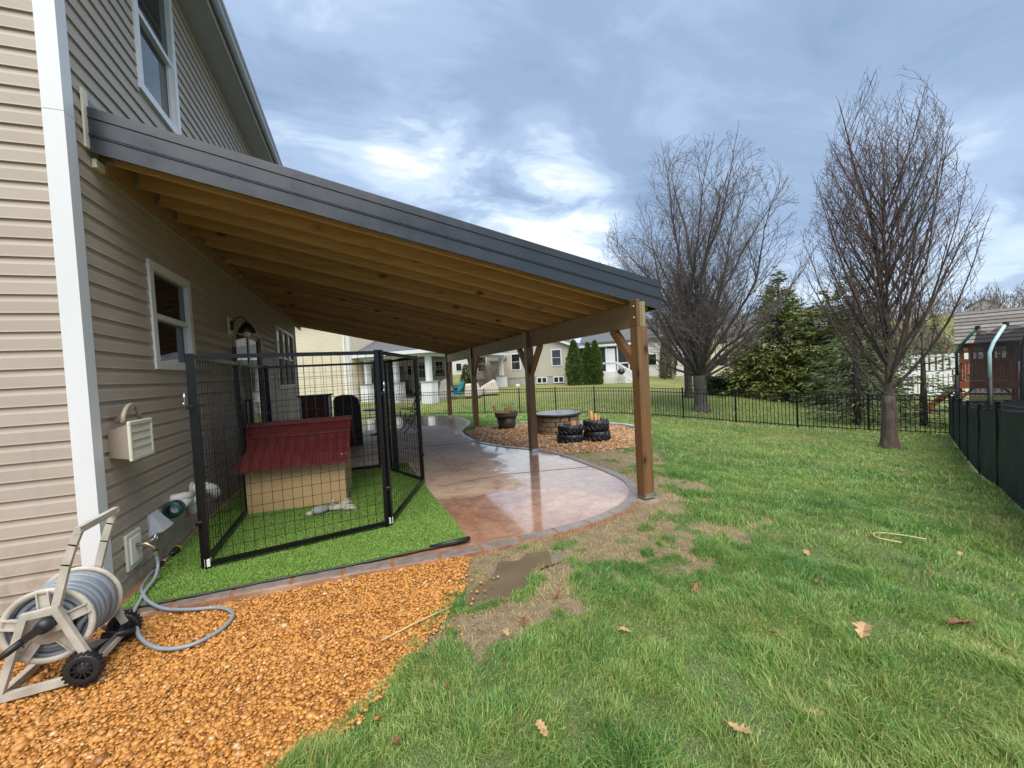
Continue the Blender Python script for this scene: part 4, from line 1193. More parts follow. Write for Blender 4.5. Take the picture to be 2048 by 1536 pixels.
q = q[rng.random(len(q)) < np.clip(1.5 - (q[:, 1] - 3.7) * 0.28, 0.3, 1)]
n = len(q); hh = rng.uniform(0.008, 0.017, n); a = rng.uniform(0, 2 * PI, n); l = rng.uniform(0, 2 * PI, n); w = rng.uniform(0.0025, 0.0045, n)
V = np.zeros((n, 3, 3))
V[:, 0] = np.stack([q[:, 0] - np.cos(a) * w, q[:, 1] - np.sin(a) * w, np.full(n, 0.029)], 1)
V[:, 1] = np.stack([q[:, 0] + np.cos(a) * w, q[:, 1] + np.sin(a) * w, np.full(n, 0.029)], 1)
V[:, 2] = np.stack([q[:, 0] + np.cos(l) * hh * 0.8, q[:, 1] + np.sin(l) * hh * 0.8 - 0.003, 0.029 + hh], 1)
V -= np.array([-0.5, 5.0, 0])
me = npmesh('fibres', V.reshape(-1, 3), None, np.arange(n * 3).reshape(-1, 3), 'turf_fibre')
link_mesh('fibres', me, rug_t, kind='stuff')

# ------------------------------------------------------------------ dog pen
pen = thing('dog_pen', (-0.4, 5.8, 0), 'tall black wire dog pen on the green turf', 'dog pen')
KP = [(-1.371, 4.246), (0.200, 4.519), (0.785, 6.161), (0.262, 7.56), (-1.42, 7.50), (-1.40, 5.90)]
KZ0, KZ1 = 0.055, 1.895
wire_me = {}
for i in range(6):
    a = Vector((*KP[i], 0)); c = Vector((*KP[(i + 1) % 6], 0)); d = (c - a).normalized(); L = (c - a).length
    nrm = Vector((d.y, -d.x, 0))
    a2, c2 = a + d * 0.034, c - d * 0.034
    for q_ in (a2, c2):
        b = MB(); b.bar((*q_.xy, 0.03), (*q_.xy, KZ1), 0.040, 0.040, up=nrm); part('frame_post', b, 'black', pen)
    pn = pen
    for z_, nm in ((KZ0 + 0.02, 'bottom_rail'), (KZ1 - 0.03, 'top_rail')):
        b = MB(); b.bar((*(a2 + d * 0.02).xy, z_), (*(c2 - d * 0.02).xy, z_), 0.036, 0.036); part(nm, b, 'black', pn)
    og = ORG[pen.name]
    span = (c2 - a2).length - 0.04
    nv = max(8, round(span / 0.0835))
    if 'v' not in wire_me:
        w_ = MB(); w_.tube([(0, 0, KZ0 + 0.03), (0, 0, KZ1 - 0.04)], 0.0021, 4); wire_me['v'] = w_.mesh('wire'); wire_me['v'].materials.append(M['wire'])
    for k in range(1, nv):
        p = a2 + d * (0.02 + span * k / nv)
        shared('wire', wire_me['v'], pn, (p.x - og[0], p.y - og[1], 0))
    w_ = MB(); w_.tube([(0, 0, 0), (d.x * span, d.y * span, 0)], 0.0021, 4); hm = w_.mesh('wire'); hm.materials.append(M['wire'])
    for k in range(1, 17):
        p = a2 + d * 0.02 + nrm * 0.0042
        shared('wire', hm, pn, (p.x - og[0], p.y - og[1], KZ0 + 0.03 + (KZ1 - KZ0 - 0.07) * k / 17))
    # clips joining the panels at each corner
    for z_ in (0.42, 1.42):
        b = MB(); b.bbox(a.x - 0.028, a.x + 0.028, a.y - 0.028, a.y + 0.028, z_, z_ + 0.035, 0.006); part('panel_clip', b, 'black', pn)
    b = MB(); b.bbox(a2.x - 0.021, a2.x + 0.021, a2.y - 0.021, a2.y + 0.021, 0.052, 0.12, 0.003) if i in (0, 1) else b.bbox(a2.x - 0.02, a2.x + 0.02, a2.y - 0.02, a2.y + 0.02, 0.03, 0.05, 0.002)
    part('foot_label' if i in (0, 1) else 'foot_cap', b, 'pvc' if i in (0, 1) else 'blackplastic', pn)
# gate stile with its latch, hinge pins shining on the near post
for x_, y_, w_ in ((0.47, 7.10, 0.085), (0.385, 7.27, 0.06)):
    g = MB(); g.bar((x_, y_, 0.05), (x_, y_, KZ1 - 0.04), w_, w_); part('gate_stile', g, 'black', pen)
b = MB(); b.bbox(0.27, 0.38, 7.38, 7.47, 1.72, 1.84, 0.01); b.tube([(0.30, 7.40, 1.75), (0.33, 7.33, 1.76), (0.40, 7.25, 1.76)], 0.012, 6); part('gate_latch', b, 'blackplastic', pen)
for px_, py_ in ((-1.405, 4.225), (0.225, 4.49)):
    b = MB()
    b.lathe([(0.0, -0.02), (0.010, -0.018), (0.012, 0.0), (0.008, 0.016), (0.0, 0.02)], (px_, py_, 1.53), 8); b.lathe([(0.0, -0.012), (0.009, -0.01), (0.009, 0.01), (0, 0.012)], (px_ - 0.005, py_ - 0.01, 1.47), 8); b.tube([(px_, py_, 1.44), (px_, py_, 1.56)], 0.005, 6)
    part('hinge_pin', b, 'steel', pen)

# ------------------------------------------------------------------ dog house
dh = thing('dog_house', (-0.86, 6.2, 0), 'tan dog house with a ribbed dark red roof inside the pen', 'dog house')
A0, A1 = Vector((-1.385, 5.80, 0)), Vector((-0.265, 5.735, 0))
ex = (A1 - A0).normalized(); ey = Vector((-ex.y, ex.x, 0)); WID = (A1 - A0).length; DEP = 0.95
def dp(u, v, z): p = A0 + ex * u + ey * v; return (p.x, p.y, z)
def dbox(u0, u1, v0, v1, z0, z1):
    return [dp(u0, v0, z0), dp(u1, v0, z0), dp(u1, v1, z0), dp(u0, v1, z0), dp(u0, v0, z1), dp(u1, v0, z1), dp(u1, v1, z1), dp(u0, v1, z1)]
b = MB(); b.hexa(dbox(0, WID, 0, 0.02, 0.035, 0.66)); part('front_board', b, 'doghouse', dh)
b = MB(); b.hexa(dbox(0.01, WID - 0.01, DEP - 0.02, DEP, 0.035, 0.66)); part('back_board', b, 'doghouse', dh)
for u in (0.003, WID - 0.023):
    b = MB(); b.hexa(dbox(u, u + 0.02, 0.021, DEP - 0.021, 0.035, 0.66))
    b.add([dp(u, 0, 0.66), dp(u + 0.02, 0, 0.66), dp(u, DEP, 0.66), dp(u + 0.02, DEP, 0.66), dp(u, DEP * 0.55, 1.04), dp(u + 0.02, DEP * 0.55, 1.04)], [(0, 2, 4), (1, 5, 3), (0, 4, 5, 1), (2, 3, 5, 4)])
    part('side_board', b, 'doghouse', dh)
b = MB(); b.hexa(dbox(0.0, WID, 0.0, DEP, 0.030, 0.0345)); part('floor_board', b, 'doghouse', dh)
# ribbed roof tiles: two tile courses on the front slope, one panel behind
def roof_strip(u0, u1, v0, z0, v1, z1, nw, amp, th=0.018, wav=True):
    b = MB(); N = nw * 8; top, bot = [], []
    for i in range(N + 1):
        u = u0 + (u1 - u0) * i / N
        ph = (i % 8) / 8
        h_ = amp * (0.5 - 0.5 * math.cos(2 * PI * ph)) ** 3 if wav else 0
        for (v_, z_) in ((v0, z0), (v1, z1)):
            top.append(dp(u, v_, z_ + h_)); bot.append(dp(u, v_, z_ + h_ - th))
    n_ = len(top); fs = []
    for i in range(N):
        j = i * 2
        fs += [(j, j + 2, j + 3, j + 1), (n_ + j, n_ + j + 1, n_ + j + 3, n_ + j + 2), (j, n_ + j, n_ + j + 2, j + 2), (j + 1, j + 3, n_ + j + 3, n_ + j + 1)]
    fs += [(0, 1, n_ + 1, n_), (2 * N, n_ + 2 * N, n_ + 2 * N + 1, 2 * N + 1)]
    return b.add(top + bot, fs)
b = roof_strip(-0.06, WID + 0.07, -0.16, 0.575, 0.30, 0.92, 11, 0.024); part('roof_tiles', b, 'redroof', dh)
b = roof_strip(-0.065, WID + 0.075, 0.265, 0.925, 0.45, 1.06, 11, 0.006); part('roof_tiles', b, 'redroof', dh)
b = MB(); b.hexa([dp(-0.07, 0.40, 1.045), dp(WID + 0.08, 0.40, 1.045), dp(WID + 0.08, 0.60, 1.045), dp(-0.07, 0.60, 1.045), dp(-0.07, 0.44, 1.095), dp(WID + 0.08, 0.44, 1.095), dp(WID + 0.08, 0.56, 1.095), dp(-0.07, 0.56, 1.095)]); part('ridge_cap', b, 'redroof', dh)
b = roof_strip(-0.06, WID + 0.07, 0.55, 1.065, DEP + 0.14, 0.60, 11, 0.02); part('roof_tiles', b, 'redroof', dh)
b = MB(); b.hexa(dbox(WID - 0.02, WID + 0.045, -0.06, -0.03, 0.60, 0.665)); part('eave_bracket', b, 'cream', dh)

# plush toy on the turf
toy = thing('plush_toy', (-0.47, 5.37, 0.03), 'floppy grey and tan plush dog toy lying on the turf', 'dog toy')
def blob(c, rx, ry, rzz, yaw=0, n=12, m=8, rough=0.12):
    vs_, fs_ = [], []
    for j in range(m + 1):
        th = PI * j / m
        for k in range(n):
            ph = 2 * PI * k / n
            d_ = 1 + rough * (mnoise.noise(Vector((math.cos(ph) * 2 + c[0] * 9, math.sin(ph) * 2 + c[1] * 9, th * 1.5))))
            x_, y_ = rx * math.sin(th) * math.cos(ph) * d_, ry * math.sin(th) * math.sin(ph) * d_
            vs_.append((c[0] + x_ * math.cos(yaw) - y_ * math.sin(yaw), c[1] + x_ * math.sin(yaw) + y_ * math.cos(yaw), c[2] + rzz * math.cos(th) * d_))
    for j in range(m):
        for k in range(n):
            fs_.append((j * n + k, (j + 1) * n + k, (j + 1) * n + (k + 1) % n, j * n + (k + 1) % n))
    return vs_, fs_
b = MB(); b.add(*blob((-0.55, 5.37, 0.075), 0.105, 0.075, 0.05, 0.2), True); part('head', b, 'plush2', toy)
b = MB(); b.add(*blob((-0.65, 5.35, 0.055), 0.05, 0.035, 0.03, 0.3), True); part('snout', b, 'plush', toy)
b = MB(); b.add(*blob((-0.36, 5.42, 0.062), 0.14, 0.07, 0.035, -0.15), True); part('body', b, 'plush', toy)
for (p0, p1, r0) in (((-0.33, 5.46, 0.06), (-0.20, 5.47, 0.09), 0.028), ((-0.30, 5.38, 0.055), (-0.16, 5.36, 0.06), 0.026), ((-0.42, 5.47, 0.08), (-0.40, 5.52, 0.14), 0.022), ((-0.28, 5.34, 0.05), (-0.14, 5.30, 0.045), 0.024), ((-0.34, 5.50, 0.07), (-0.22, 5.55, 0.10), 0.022)):
    b = MB(); m_ = tuple((a_ + c_) / 2 + (0.012 if i_ == 2 else 0) for i_, (a_, c_) in enumerate(zip(p0, p1)))
    b.tube([p0, m_, p1], [r0, r0 * 1.1, r0 * 0.8], 8); part('limb', b, 'plush', toy)

# ------------------------------------------------------------------ hose reel
hr = thing('hose_reel', (-1.7, 3.15, 0), 'taupe wheeled hose reel cart wound with grey hose', 'hose reel')
RC = Vector((-1.70, 0, 0.335)); YF, YB = 3.005, 3.285; RR = 0.205
def flange(y, sgn):
    b = MB()
    b.lathe([(RR - 0.028, -0.008), (RR, -0.010), (RR + 0.003, 0.0), (RR, 0.010), (RR - 0.028, 0.008)], (RC.x, y, RC.z), 40, 'Y', close=True)
    b.lathe([(0.0, -0.012), (0.095, -0.010), (0.105, 0.0), (0.095, 0.010), (0.0, 0.012)], (RC.x, y, RC.z), 28, 'Y')
    for k in range(5):
        a_ = 2 * PI * (k + 0.27) / 5
        p = Vector((RC.x + math.cos(a_) * 0.09, y, RC.z + math.sin(a_) * 0.09)); q_ = Vector((RC.x + math.cos(a_) * (RR - 0.01), y, RC.z + math.sin(a_) * (RR - 0.01)))
        b.bar(p, q_, 0.052, 0.014, up=(0, 1, 0))
        t_ = Vector((-math.sin(a_), 0, math.cos(a_)))
        for s_ in (-1, 1):
            b.bar(p + t_ * 0.024 * s_ + Vector((0, sgn * 0.011, 0)), q_ + t_ * 0.024 * s_ + Vector((0, sgn * 0.011, 0)), 0.007, 0.014, up=(0, 1, 0))
    return b
part('flange', flange(YF, -1), 'reel', hr); part('flange', flange(YB, 1), 'reel', hr)
b = MB(); b.lathe([(0.09, YF), (0.09, YB)], (RC.x, 0, RC.z), 24, 'Y'); part('drum', b, 'reel', hr)
# wound hose: helical layers
b = MB(); pts = []
rad = 0.108; hr_ = 0.0145
for lay in range(4):
    n_t = 9; N = n_t * 26
    for i in range(N):
        f_ = i / N; yy = YF + 0.026 + (YB - YF - 0.052) * (f_ if lay % 2 == 0 else 1 - f_)
        a_ = 2 * PI * n_t * f_
        rj = rad + 0.006 * math.sin(a_ * 0.37 + lay * 2) + 0.003 * math.sin(a_ * 1.13 + lay); yy += 0.005 * math.sin(a_ * 0.61 + lay * 1.7)
        pts.append((RC.x + rj * math.cos(a_), yy, RC.z + rj * math.sin(a_)))
    rad += 0.0235
b.tube(pts, hr_, 7); part('wound_hose', b, 'hose', hr)
# side frames
def frame(y, sgn):
    b = MB(); w_ = 0.034
    ft = Vector((-1.895, y, 0.02)); ap0 = Vector((-1.765, y, 0.425)); ap1 = Vector((-1.635, y, 0.432)); wh = Vector((-1.515, y, 0.12))
    up = (0, 1, 0)
    b.bar(ft, ap0, w_, 0.03, up); b.bar(ap0 - Vector((0.014, 0, 0)), ap1 + Vector((0.014, 0, 0)), w_, 0.0301, up); b.bar(ap1, wh, w_, 0.0299, up)
    b.bar(ft - Vector((0.012, 0, 0.002)), (wh.x - 0.03, y, 0.035), 0.040, 0.0302, up)
    b.bar((-1.735, y, 0.31), (-1.60, y, 0.345), 0.030, 0.026, up)
    return part('side_frame', b, 'reel', hr)
frame(YF - 0.045, -1); frame(YB + 0.045, 1)
b = MB()
for x_, z_ in ((-1.895, 0.025), (-1.53, 0.06)):
    b = MB(); b.bar((x_, YF - 0.04, z_), (x_, YB + 0.04, z_), 0.035, 0.03); part('cross_bar', b, 'reel', hr)
# pull handle: two arms and a grip
b = MB()
for y in (YF - 0.040, YB + 0.040):
    P_ = [Vector((-1.640, y, 0.435)), Vector((-1.580, y, 0.665)), Vector((-1.545, y, 0.770)), Vector((-1.515, y, 0.845))]
    for a_, c_ in zip(P_, P_[1:]): b.bar(a_, c_ + (c_ - a_).normalized() * 0.008, 0.036, 0.026, (0, 1, 0))
b.bar((-1.515, YF - 0.055, 0.850), (-1.515, YB + 0.055, 0.850), 0.030, 0.036, (0, 0, 1))
b.bar((-1.74, YF - 0.041, 0.425), (-1.62, YF - 0.041, 0.442), 0.030, 0.036, (0, 1, 0))
part('handle', b, 'reel', hr)
# wheels
for y in (YF - 0.070, YB + 0.070):
    b = MB(); c_ = (-1.530, y, 0.088); R_ = 0.085
    b.lathe([(0.050, -0.020), (R_ - 0.010, -0.024), (R_ - 0.002, -0.018), (R_, 0.0), (R_ - 0.002, 0.018), (R_ - 0.010, 0.024), (0.050, 0.020)], c_, 30, 'Y')
    for k in range(22):
        a_ = 2 * PI * k / 22
        p = Vector((c_[0] + math.cos(a_) * (R_ + 0.001), y, c_[2] + math.sin(a_) * (R_ + 0.001)))
        b.bar(p + Vector((0, -0.023, 0)), p + Vector((0, 0.023, 0)), 0.012, 0.005, (math.cos(a_), 0, math.sin(a_)))
    wl_ = part('wheel', b, 'blackplastic', hr)
    b = MB(); b.lathe([(0.0, -0.018), (0.016, -0.020), (0.024, -0.012), (0.052, -0.009), (0.052, 0.009), (0.024, 0.012), (0.016, 0.020), (0, 0.018)], c_, 24, 'Y')
    for k in range(10):
        a_ = 2 * PI * k / 10
        b.bar((c_[0] + math.cos(a_) * 0.02, y, c_[2] + math.sin(a_) * 0.02), (c_[0] + math.cos(a_) * 0.054, y, c_[2] + math.sin(a_) * 0.054), 0.006, 0.034, (0, 1, 0))
    part('hub', b, 'blackplastic', wl_)
b = MB(); b.tube([(-1.530, YF - 0.08, 0.088), (-1.530, YB + 0.08, 0.088)], 0.010, 8); part('axle', b, 'steel', hr)
# crank
b = MB(); b.lathe([(0.0, -0.03), (0.034, -0.028), (0.038, 0.0), (0.038, 0.02)], (RC.x + 0.03, YF - 0.075, 0.37), 16, 'Y')
b.bar((RC.x + 0.03, YF - 0.095, 0.372), (RC.x - 0.055, YF - 0.10, 0.318), 0.042, 0.026, (0, 1, 0), 0.034, 0.022)
b.tube([(RC.x - 0.05, YF - 0.10, 0.320), (RC.x - 0.10, YF - 0.125, 0.285), (RC.x - 0.165, YF - 0.14, 0.245)], [0.019, 0.018, 0.013], 10)
part('crank', b, 'blackplastic', hr)
b = MB(); b.tube([(-1.60, YB - 0.03, 0.10), (-1.52, YB - 0.02, 0.085), (-1.45, YB + 0.01, 0.075)], 0.020, 8); b.tube([(-1.66, YF + 0.1, 0.12), (-1.60, YF + 0.12, 0.07), (-1.54, YB - 0.06, 0.075)], 0.014, 8); part('outlet_fitting', b, 'blackplastic', hr)

# hose lying over the stones, ending in a nozzle wand; and the feed from the tap
hp = [(-1.46, 3.33, 0.07), (-1.40, 3.235, 0.040), (-1.30, 3.145, 0.012), (-1.20, 3.090, 0.006), (-1.094, 3.076, 0.006), (-1.005, 3.13, 0.006), (-0.946, 3.217, 0.006), (-0.933, 3.348, 0.008),
      (-0.992, 3.449, 0.010), (-1.085, 3.515, 0.010), (-1.252, 3.566, 0.012), (-1.423, 3.640, 0.020), (-1.556, 3.753, 0.045), (-1.651, 3.901, 0.048), (-1.735, 4.084, 0.040), (-1.775, 4.30, 0.04), (-1.775, 4.42, 0.042)]
b = MB(); b.tube(catmull(hp, 6), 0.0125, 10); solo('garden_hose', b, 'hose', 'grey garden hose looping over the orange stones from the reel', 'hose')
fpn = [(HX + 0.17, 4.24, 0.25), (-1.685, 4.235, 0.215), (-1.675, 4.22, 0.14), (-1.665, 4.12, 0.075), (-1.66, 3.96, 0.055), (-1.63, 3.74, 0.035), (-1.60, 3.54, 0.02), (-1.60, 3.42, 0.05), (-1.62, 3.32, 0.12)]
b = MB(); b.tube(catmull(fpn, 6), 0.0125, 10); b.tube([(HX + 0.17, 4.24, 0.252), (-1.687, 4.237, 0.225)], 0.019, 10)
solo('supply_hose', b, 'hose', 'short grey hose hanging from the wall tap down to the reel', 'hose')
nz = thing('hose_nozzle', (-1.77, 4.6, 0.03), 'black spray wand with a yellow ring lying along the wall', 'nozzle')
b = MB(); b.tube([(-1.775, 4.41, 0.044), (-1.772, 4.50, 0.050), (-1.768, 4.58, 0.052)], [0.017, 0.020, 0.017], 10); part('grip', b, 'blackplastic', nz)
b = MB(); b.tube([(-1.768, 4.575, 0.052), (-1.762, 4.70, 0.058)], 0.011, 8); part('tube', b, 'steel', nz)
b = MB(); b.tube([(-1.762, 4.69, 0.058), (-1.757, 4.74, 0.062), (-1.752, 4.80, 0.066)], [0.018, 0.026, 0.034], 12); part('spray_head', b, 'blackplastic', nz)
b = MB(); b.tube([(-1.7515, 4.801, 0.066), (-1.7505, 4.815, 0.067)], 0.0345, 14); b.tube([(-1.7685, 4.55, 0.0515), (-1.768, 4.575, 0.052)], 0.0185, 10); part('yellow_ring', b, 'yellow', nz)

# ------------------------------------------------------------------ far end of the patio
cab = thing('storage_cabinet', (-0.95, 10.9, 0), 'dark red brown patio cabinet standing by the wall behind the pen', 'cabinet')
b = MB(); b.bbox(-1.36, -0.70, 10.6, 11.1, 0.06, 1.25, 0.012); part('body', b, 'redbox', cab)
b = MB(); b.bbox(-1.40, -0.66, 10.56, 11.14, 1.252, 1.285, 0.01); part('top', b, 'blackplastic', cab)
for x_ in (-1.355, -0.74):
    b = MB(); b.box(x_, x_ + 0.04, 10.585, 10.605, 0.0, 1.25); part('leg', b, 'steel', cab)
gr = thing('covered_grill', (-0.35, 10.9, 0), 'barbecue under a black fitted cover beside the red brown cabinet', 'grill')
prof = [(-0.66, 0.0), (-0.64, 1.10), (-0.60, 1.20), (-0.45, 1.24), (-0.22, 1.22), (-0.10, 1.14), (-0.05, 0.98), (-0.03, 0.0)]
b = MB(); n_ = len(prof)
vs_ = [(x_, 10.6, z_) for x_, z_ in prof] + [(x_, 11.15, z_) for x_, z_ in prof]
b.add(vs_, [tuple(range(n_)), tuple(range(2 * n_ - 1, n_ - 1, -1))] + [(i, (i + 1) % n_, n_ + (i + 1) % n_, n_ + i) for i in range(n_)])
part('cover', b, 'cover', gr)
b = MB(); b.tube([(-0.66, 10.58, 0.1), (-0.35, 10.57, 0.09), (-0.03, 10.58, 0.1)], 0.012, 6); part('drawstring', b, 'cover', gr)

tb = thing('patio_table', (0.42, 12.4, 0), 'round dark green metal patio table with a pedestal foot', 'table')
b = MB(); b.lathe([(0.0, 0.70), (0.42, 0.70), (0.445, 0.712), (0.445, 0.735), (0.43, 0.742), (0.0, 0.745)], (0.42, 12.4, 0), 32); part('tabletop', b, 'tabletop', tb)
b = MB(); b.tube([(0.42, 12.4, 0.03), (0.42, 12.4, 0.70)], 0.03, 10); part('pedestal', b, 'greenmetal', tb)
b = MB(); b.lathe([(0.26, 0.0), (0.26, 0.02), (0.12, 0.05), (0.03, 0.09)], (0.42, 12.4, 0), 20); part('foot', b, 'blackplastic', tb)
def garden_chair(loc, rzv, label):
    c = thing('garden_chair', (0, 0, 0), label, 'chair', 'green metal patio chairs')
    b = MB()
    for i in range(7): b.box(-0.20, 0.20, -0.21 + i * 0.062, -0.21 + i * 0.062 + 0.04, 0.44, 0.456)
    part('seat', b, 'greenmetal', c)
    b = MB()
    for i in range(6): b.bar((-0.19 + i * 0.076, 0.20, 0.52), (-0.19 + i * 0.076, 0.31, 0.92), 0.030, 0.008, (0, 1, 0))
    b.bar((-0.22, 0.31, 0.93), (0.22, 0.31, 0.93), 0.03, 0.03); b.bar((-0.22, 0.20, 0.50), (0.22, 0.20, 0.50), 0.02, 0.02)
    part('backrest', b, 'greenmetal', c)
    for s_ in (-1, 1):
        b = MB(); b.tube([(s_ * 0.22, -0.23, 0.0), (s_ * 0.22, 0.05, 0.30), (s_ * 0.22, 0.31, 0.93)], 0.014, 6); part('leg', b, 'greenmetal', c)
        b = MB(); b.tube([(s_ * 0.235, 0.26, 0.0), (s_ * 0.235, 0.02, 0.25), (s_ * 0.235, -0.20, 0.44)], 0.014, 6); part('leg', b, 'greenmetal', c)
        b = MB(); b.tube([(s_ * 0.235, -0.18, 0.45), (s_ * 0.24, -0.16, 0.66), (s_ * 0.24, 0.20, 0.66)], 0.014, 6); part('armrest', b, 'greenmetal', c)
    c.location = loc; c.rotation_euler = (0, 0, rzv)
    return c
ch = garden_chair((-0.32, 12.5, 0), 1.2, 'green folding chair seen between the red dog house roof and the round table')
dup(ch, (1.26, 12.35, 0), -1.35, 'green folding chair behind the pen gate, its tall back leaning away from the round table')

# ------------------------------------------------------------------ pit, tyres, pot
PC = (4.62, 9.40)
pit = thing('fire_pit', (PC[0], PC[1], -0.04), 'round stone fire pit covered with a slate topped lid', 'fire pit')
for cidx in range(4):
    nst = 15; z0 = -0.05 + cidx * 0.118
    for k in range(nst):
        a0 = 2 * PI * (k + (0.5 if cidx % 2 else 0)) / nst + random.uniform(-0.015, 0.015); a1 = a0 + 2 * PI / nst - 0.05
        ro = 0.535 + random.uniform(-0.012, 0.012); ri = 0.36
        pts_o = [a0 + (a1 - a0) * i / 2 for i in range(3)]
        poly = [(PC[0] + ro * math.cos(a_), PC[1] + ro * math.sin(a_)) for a_ in pts_o] + [(PC[0] + ri * math.cos(a_), PC[1] + ri * math.sin(a_)) for a_ in reversed(pts_o)]
        b = MB(); m = len(poly); cx, cy = np.mean(poly, 0); zt = z0 + 0.106
        inn = [(cx + (x_ - cx) * 0.93, cy + (y_ - cy) * 0.93) for x_, y_ in poly]
        vs_ = [(x_, y_, z0) for x_, y_ in inn] + [(x_, y_, z0 + 0.014) for x_, y_ in poly] + [(x_, y_, zt - 0.014) for x_, y_ in poly] + [(x_, y_, zt) for x_, y_ in inn]
        b.add(vs_, [tuple(range(m - 1, -1, -1)), tuple(range(3 * m, 4 * m))] + [(q_ * m + i, q_ * m + (i + 1) % m, (q_ + 1) * m + (i + 1) % m, (q_ + 1) * m + i) for q_ in range(3) for i in range(m)])
        part('stone', b, 'stone', pit)
b = MB(); b.lathe([(0.0, 0.425), (0.57, 0.425), (0.59, 0.435), (0.59, 0.475), (0.58, 0.482), (0.0, 0.482)], (PC[0], PC[1], 0), 40); lid = part('lid', b, 'lid_rim', pit)
for i in range(-3, 3):
    for j in range(-3, 3):
        x0, y0_ = i * 0.195, j * 0.195
        corners = [(x0 + 0.004, y0_ + 0.004), (x0 + 0.191, y0_ + 0.004), (x0 + 0.191, y0_ + 0.191), (x0 + 0.004, y0_ + 0.191)]
        pp = []
        for x_, y_ in corners:
            r_ = math.hypot(x_, y_); f_ = min(1, 0.57 / max(r_, 1e-6)); pp.append((PC[0] + x_ * f_, PC[1] + y_ * f_))
        b = MB(); b.prism(pp, 0.4805, 0.4895); part('tile', b, 'lid', lid)
def tyre(c, R, h, ang, label):
    t_ = thing('tractor_tyre', c, label, 'tyre', 'tractor tyres stacked as planters')
    prof = [(R * 0.58, 0.015), (R * 0.62, 0.0), (R * 0.80, 0.0), (R * 0.93, h * 0.10), (R * 0.965, h * 0.3), (R * 0.97, h * 0.5), (R * 0.965, h * 0.7), (R * 0.93, h * 0.90), (R * 0.80, h), (R * 0.62, h), (R * 0.58, h - 0.015)]
    b = MB(); b.lathe(prof, c, 36); part('carcass', b, 'rubber', t_)
    for k in range(15):
        for s_ in (0, 1):
            a_ = 2 * PI * (k + 0.5 * s_) / 15 + ang
            z0, z1 = (h * 0.52, h * 0.99) if s_ else (h * 0.01, h * 0.48)
            b = MB(); pts_ = []
            for i in range(5):
                f_ = i / 4; zz = z0 + (z1 - z0) * f_
                aa = a_ + (0.36 * (f_ if s_ else 1 - f_))
                rr = R * (1.0 - 0.10 * ((abs(zz / h - 0.5) * 2) ** 3))
                pts_.append((c[0] + rr * math.cos(aa) * 0.985, c[1] + rr * math.sin(aa) * 0.985, c[2] + zz))
            b.tube(pts_, [0.013, 0.018, 0.019, 0.018, 0.013], 5)
            part('tread_lug', b, 'rubber', t_)
    return t_
T1 = (4.24, 8.05); T2 = (4.80, 7.86)
def T1z(z): return (T1[0], T1[1], z)
def T2z(z): return (T2[0], T2[1], z)
tyre(T1z(-0.03), 0.285, 0.19, 0.1, 'bottom tyre of the lower stack touching the fire pit')
tyre((T1[0] + 0.02, T1[1] + 0.02, 0.162), 0.270, 0.19, 0.3, 'top tyre of the lower stack touching the fire pit')
tyre(T2z(-0.03), 0.285, 0.235, 0.5, 'bottom tyre of the taller stack holding wood sticks')
tyre((T2[0] - 0.015, T2[1], 0.207), 0.275, 0.235, 0.0, 'top tyre of the taller stack, with wood sticks upright in it')
def log(name, a, c, r, label, grp=None, w=None):
    b = MB(); b.bar(a, c, r * 2, r * 1.5, (0.3, 1, 0.2)) if w else b.tube([a, tuple((p + q_) / 2 + 0.006 for p, q_ in zip(a, c)), c], [r, r * 1.05, r * 0.92], 7)
    return solo(name, b, 'firewood', label, 'firewood', grp)
log('log', (4.70, 7.86, 0.10), (4.665, 7.85, 0.63), 0.042, 'thick split log standing in the taller tyre stack')
log('log', (4.76, 7.80, 0.10), (4.745, 7.79, 0.57), 0.036, 'darker log leaning on the thick one in the tyre stack')
log('log', (4.87, 7.90, 0.10), (4.89, 7.89, 0.52), 0.024, 'thin stick alone at the edge of the taller tyre stack')
log('log', (4.34, 8.07, 0.05), (4.35, 8.09, 0.42), 0.075, 'stubby log standing in the lower tyre stack')
pt = thing('planter_pot', (3.80, 11.0, -0.03), 'large dark brown round planter pot holding wood offcuts', 'pot')
pc = (3.80, 11.0, -0.035)
b = MB(); b.lathe([(0.0, 0.0), (0.215, 0.0), (0.225, 0.02), (0.285, 0.36), (0.27, 0.36), (0.20, 0.10), (0.0, 0.10)], pc, 32); part('bowl', b, 'pot', pt)
b = MB(); b.lathe([(0.283, 0.36), (0.315, 0.365), (0.325, 0.44), (0.335, 0.47), (0.32, 0.485), (0.285, 0.47), (0.275, 0.36)], pc, 32); part('rim', b, 'pot_rim', pt)
b = MB(); b.lathe([(0.337, 0.455), (0.340, 0.47), (0.330, 0.488), (0.29, 0.486)], pc, 32); part('rim_band', b, 'pot', pt)
log('board', (3.70, 10.98, 0.08), (3.42, 11.0, 0.66), 0.035, 'long pale board leaning out of the brown pot', None, True)
log('board', (3.82, 10.92, 0.15), (3.74, 10.88, 0.60), 0.055, 'short wide orange offcut upright in the brown pot', None, True)
log('board', (3.90, 11.03, 0.15), (3.86, 11.05, 0.58), 0.045, 'grey weathered offcut at the back of the brown pot', None, True)
b = MB()
for k in range(16):
    a_ = random.uniform(0, 2 * PI); b.tube([(3.92, 11.03, 0.2), (3.92 + 0.06 * math.cos(a_), 11.03 + 0.06 * math.sin(a_), 0.5), (3.93 + 0.17 * math.cos(a_), 11.03 + 0.12 * math.sin(a_), 0.62 + random.uniform(0, 0.14))], [0.005, 0.004, 0.002], 4)
solo('dry_plant', b, 'twig_far', 'dry brown stalks in the brown pot behind the offcuts', 'plant')
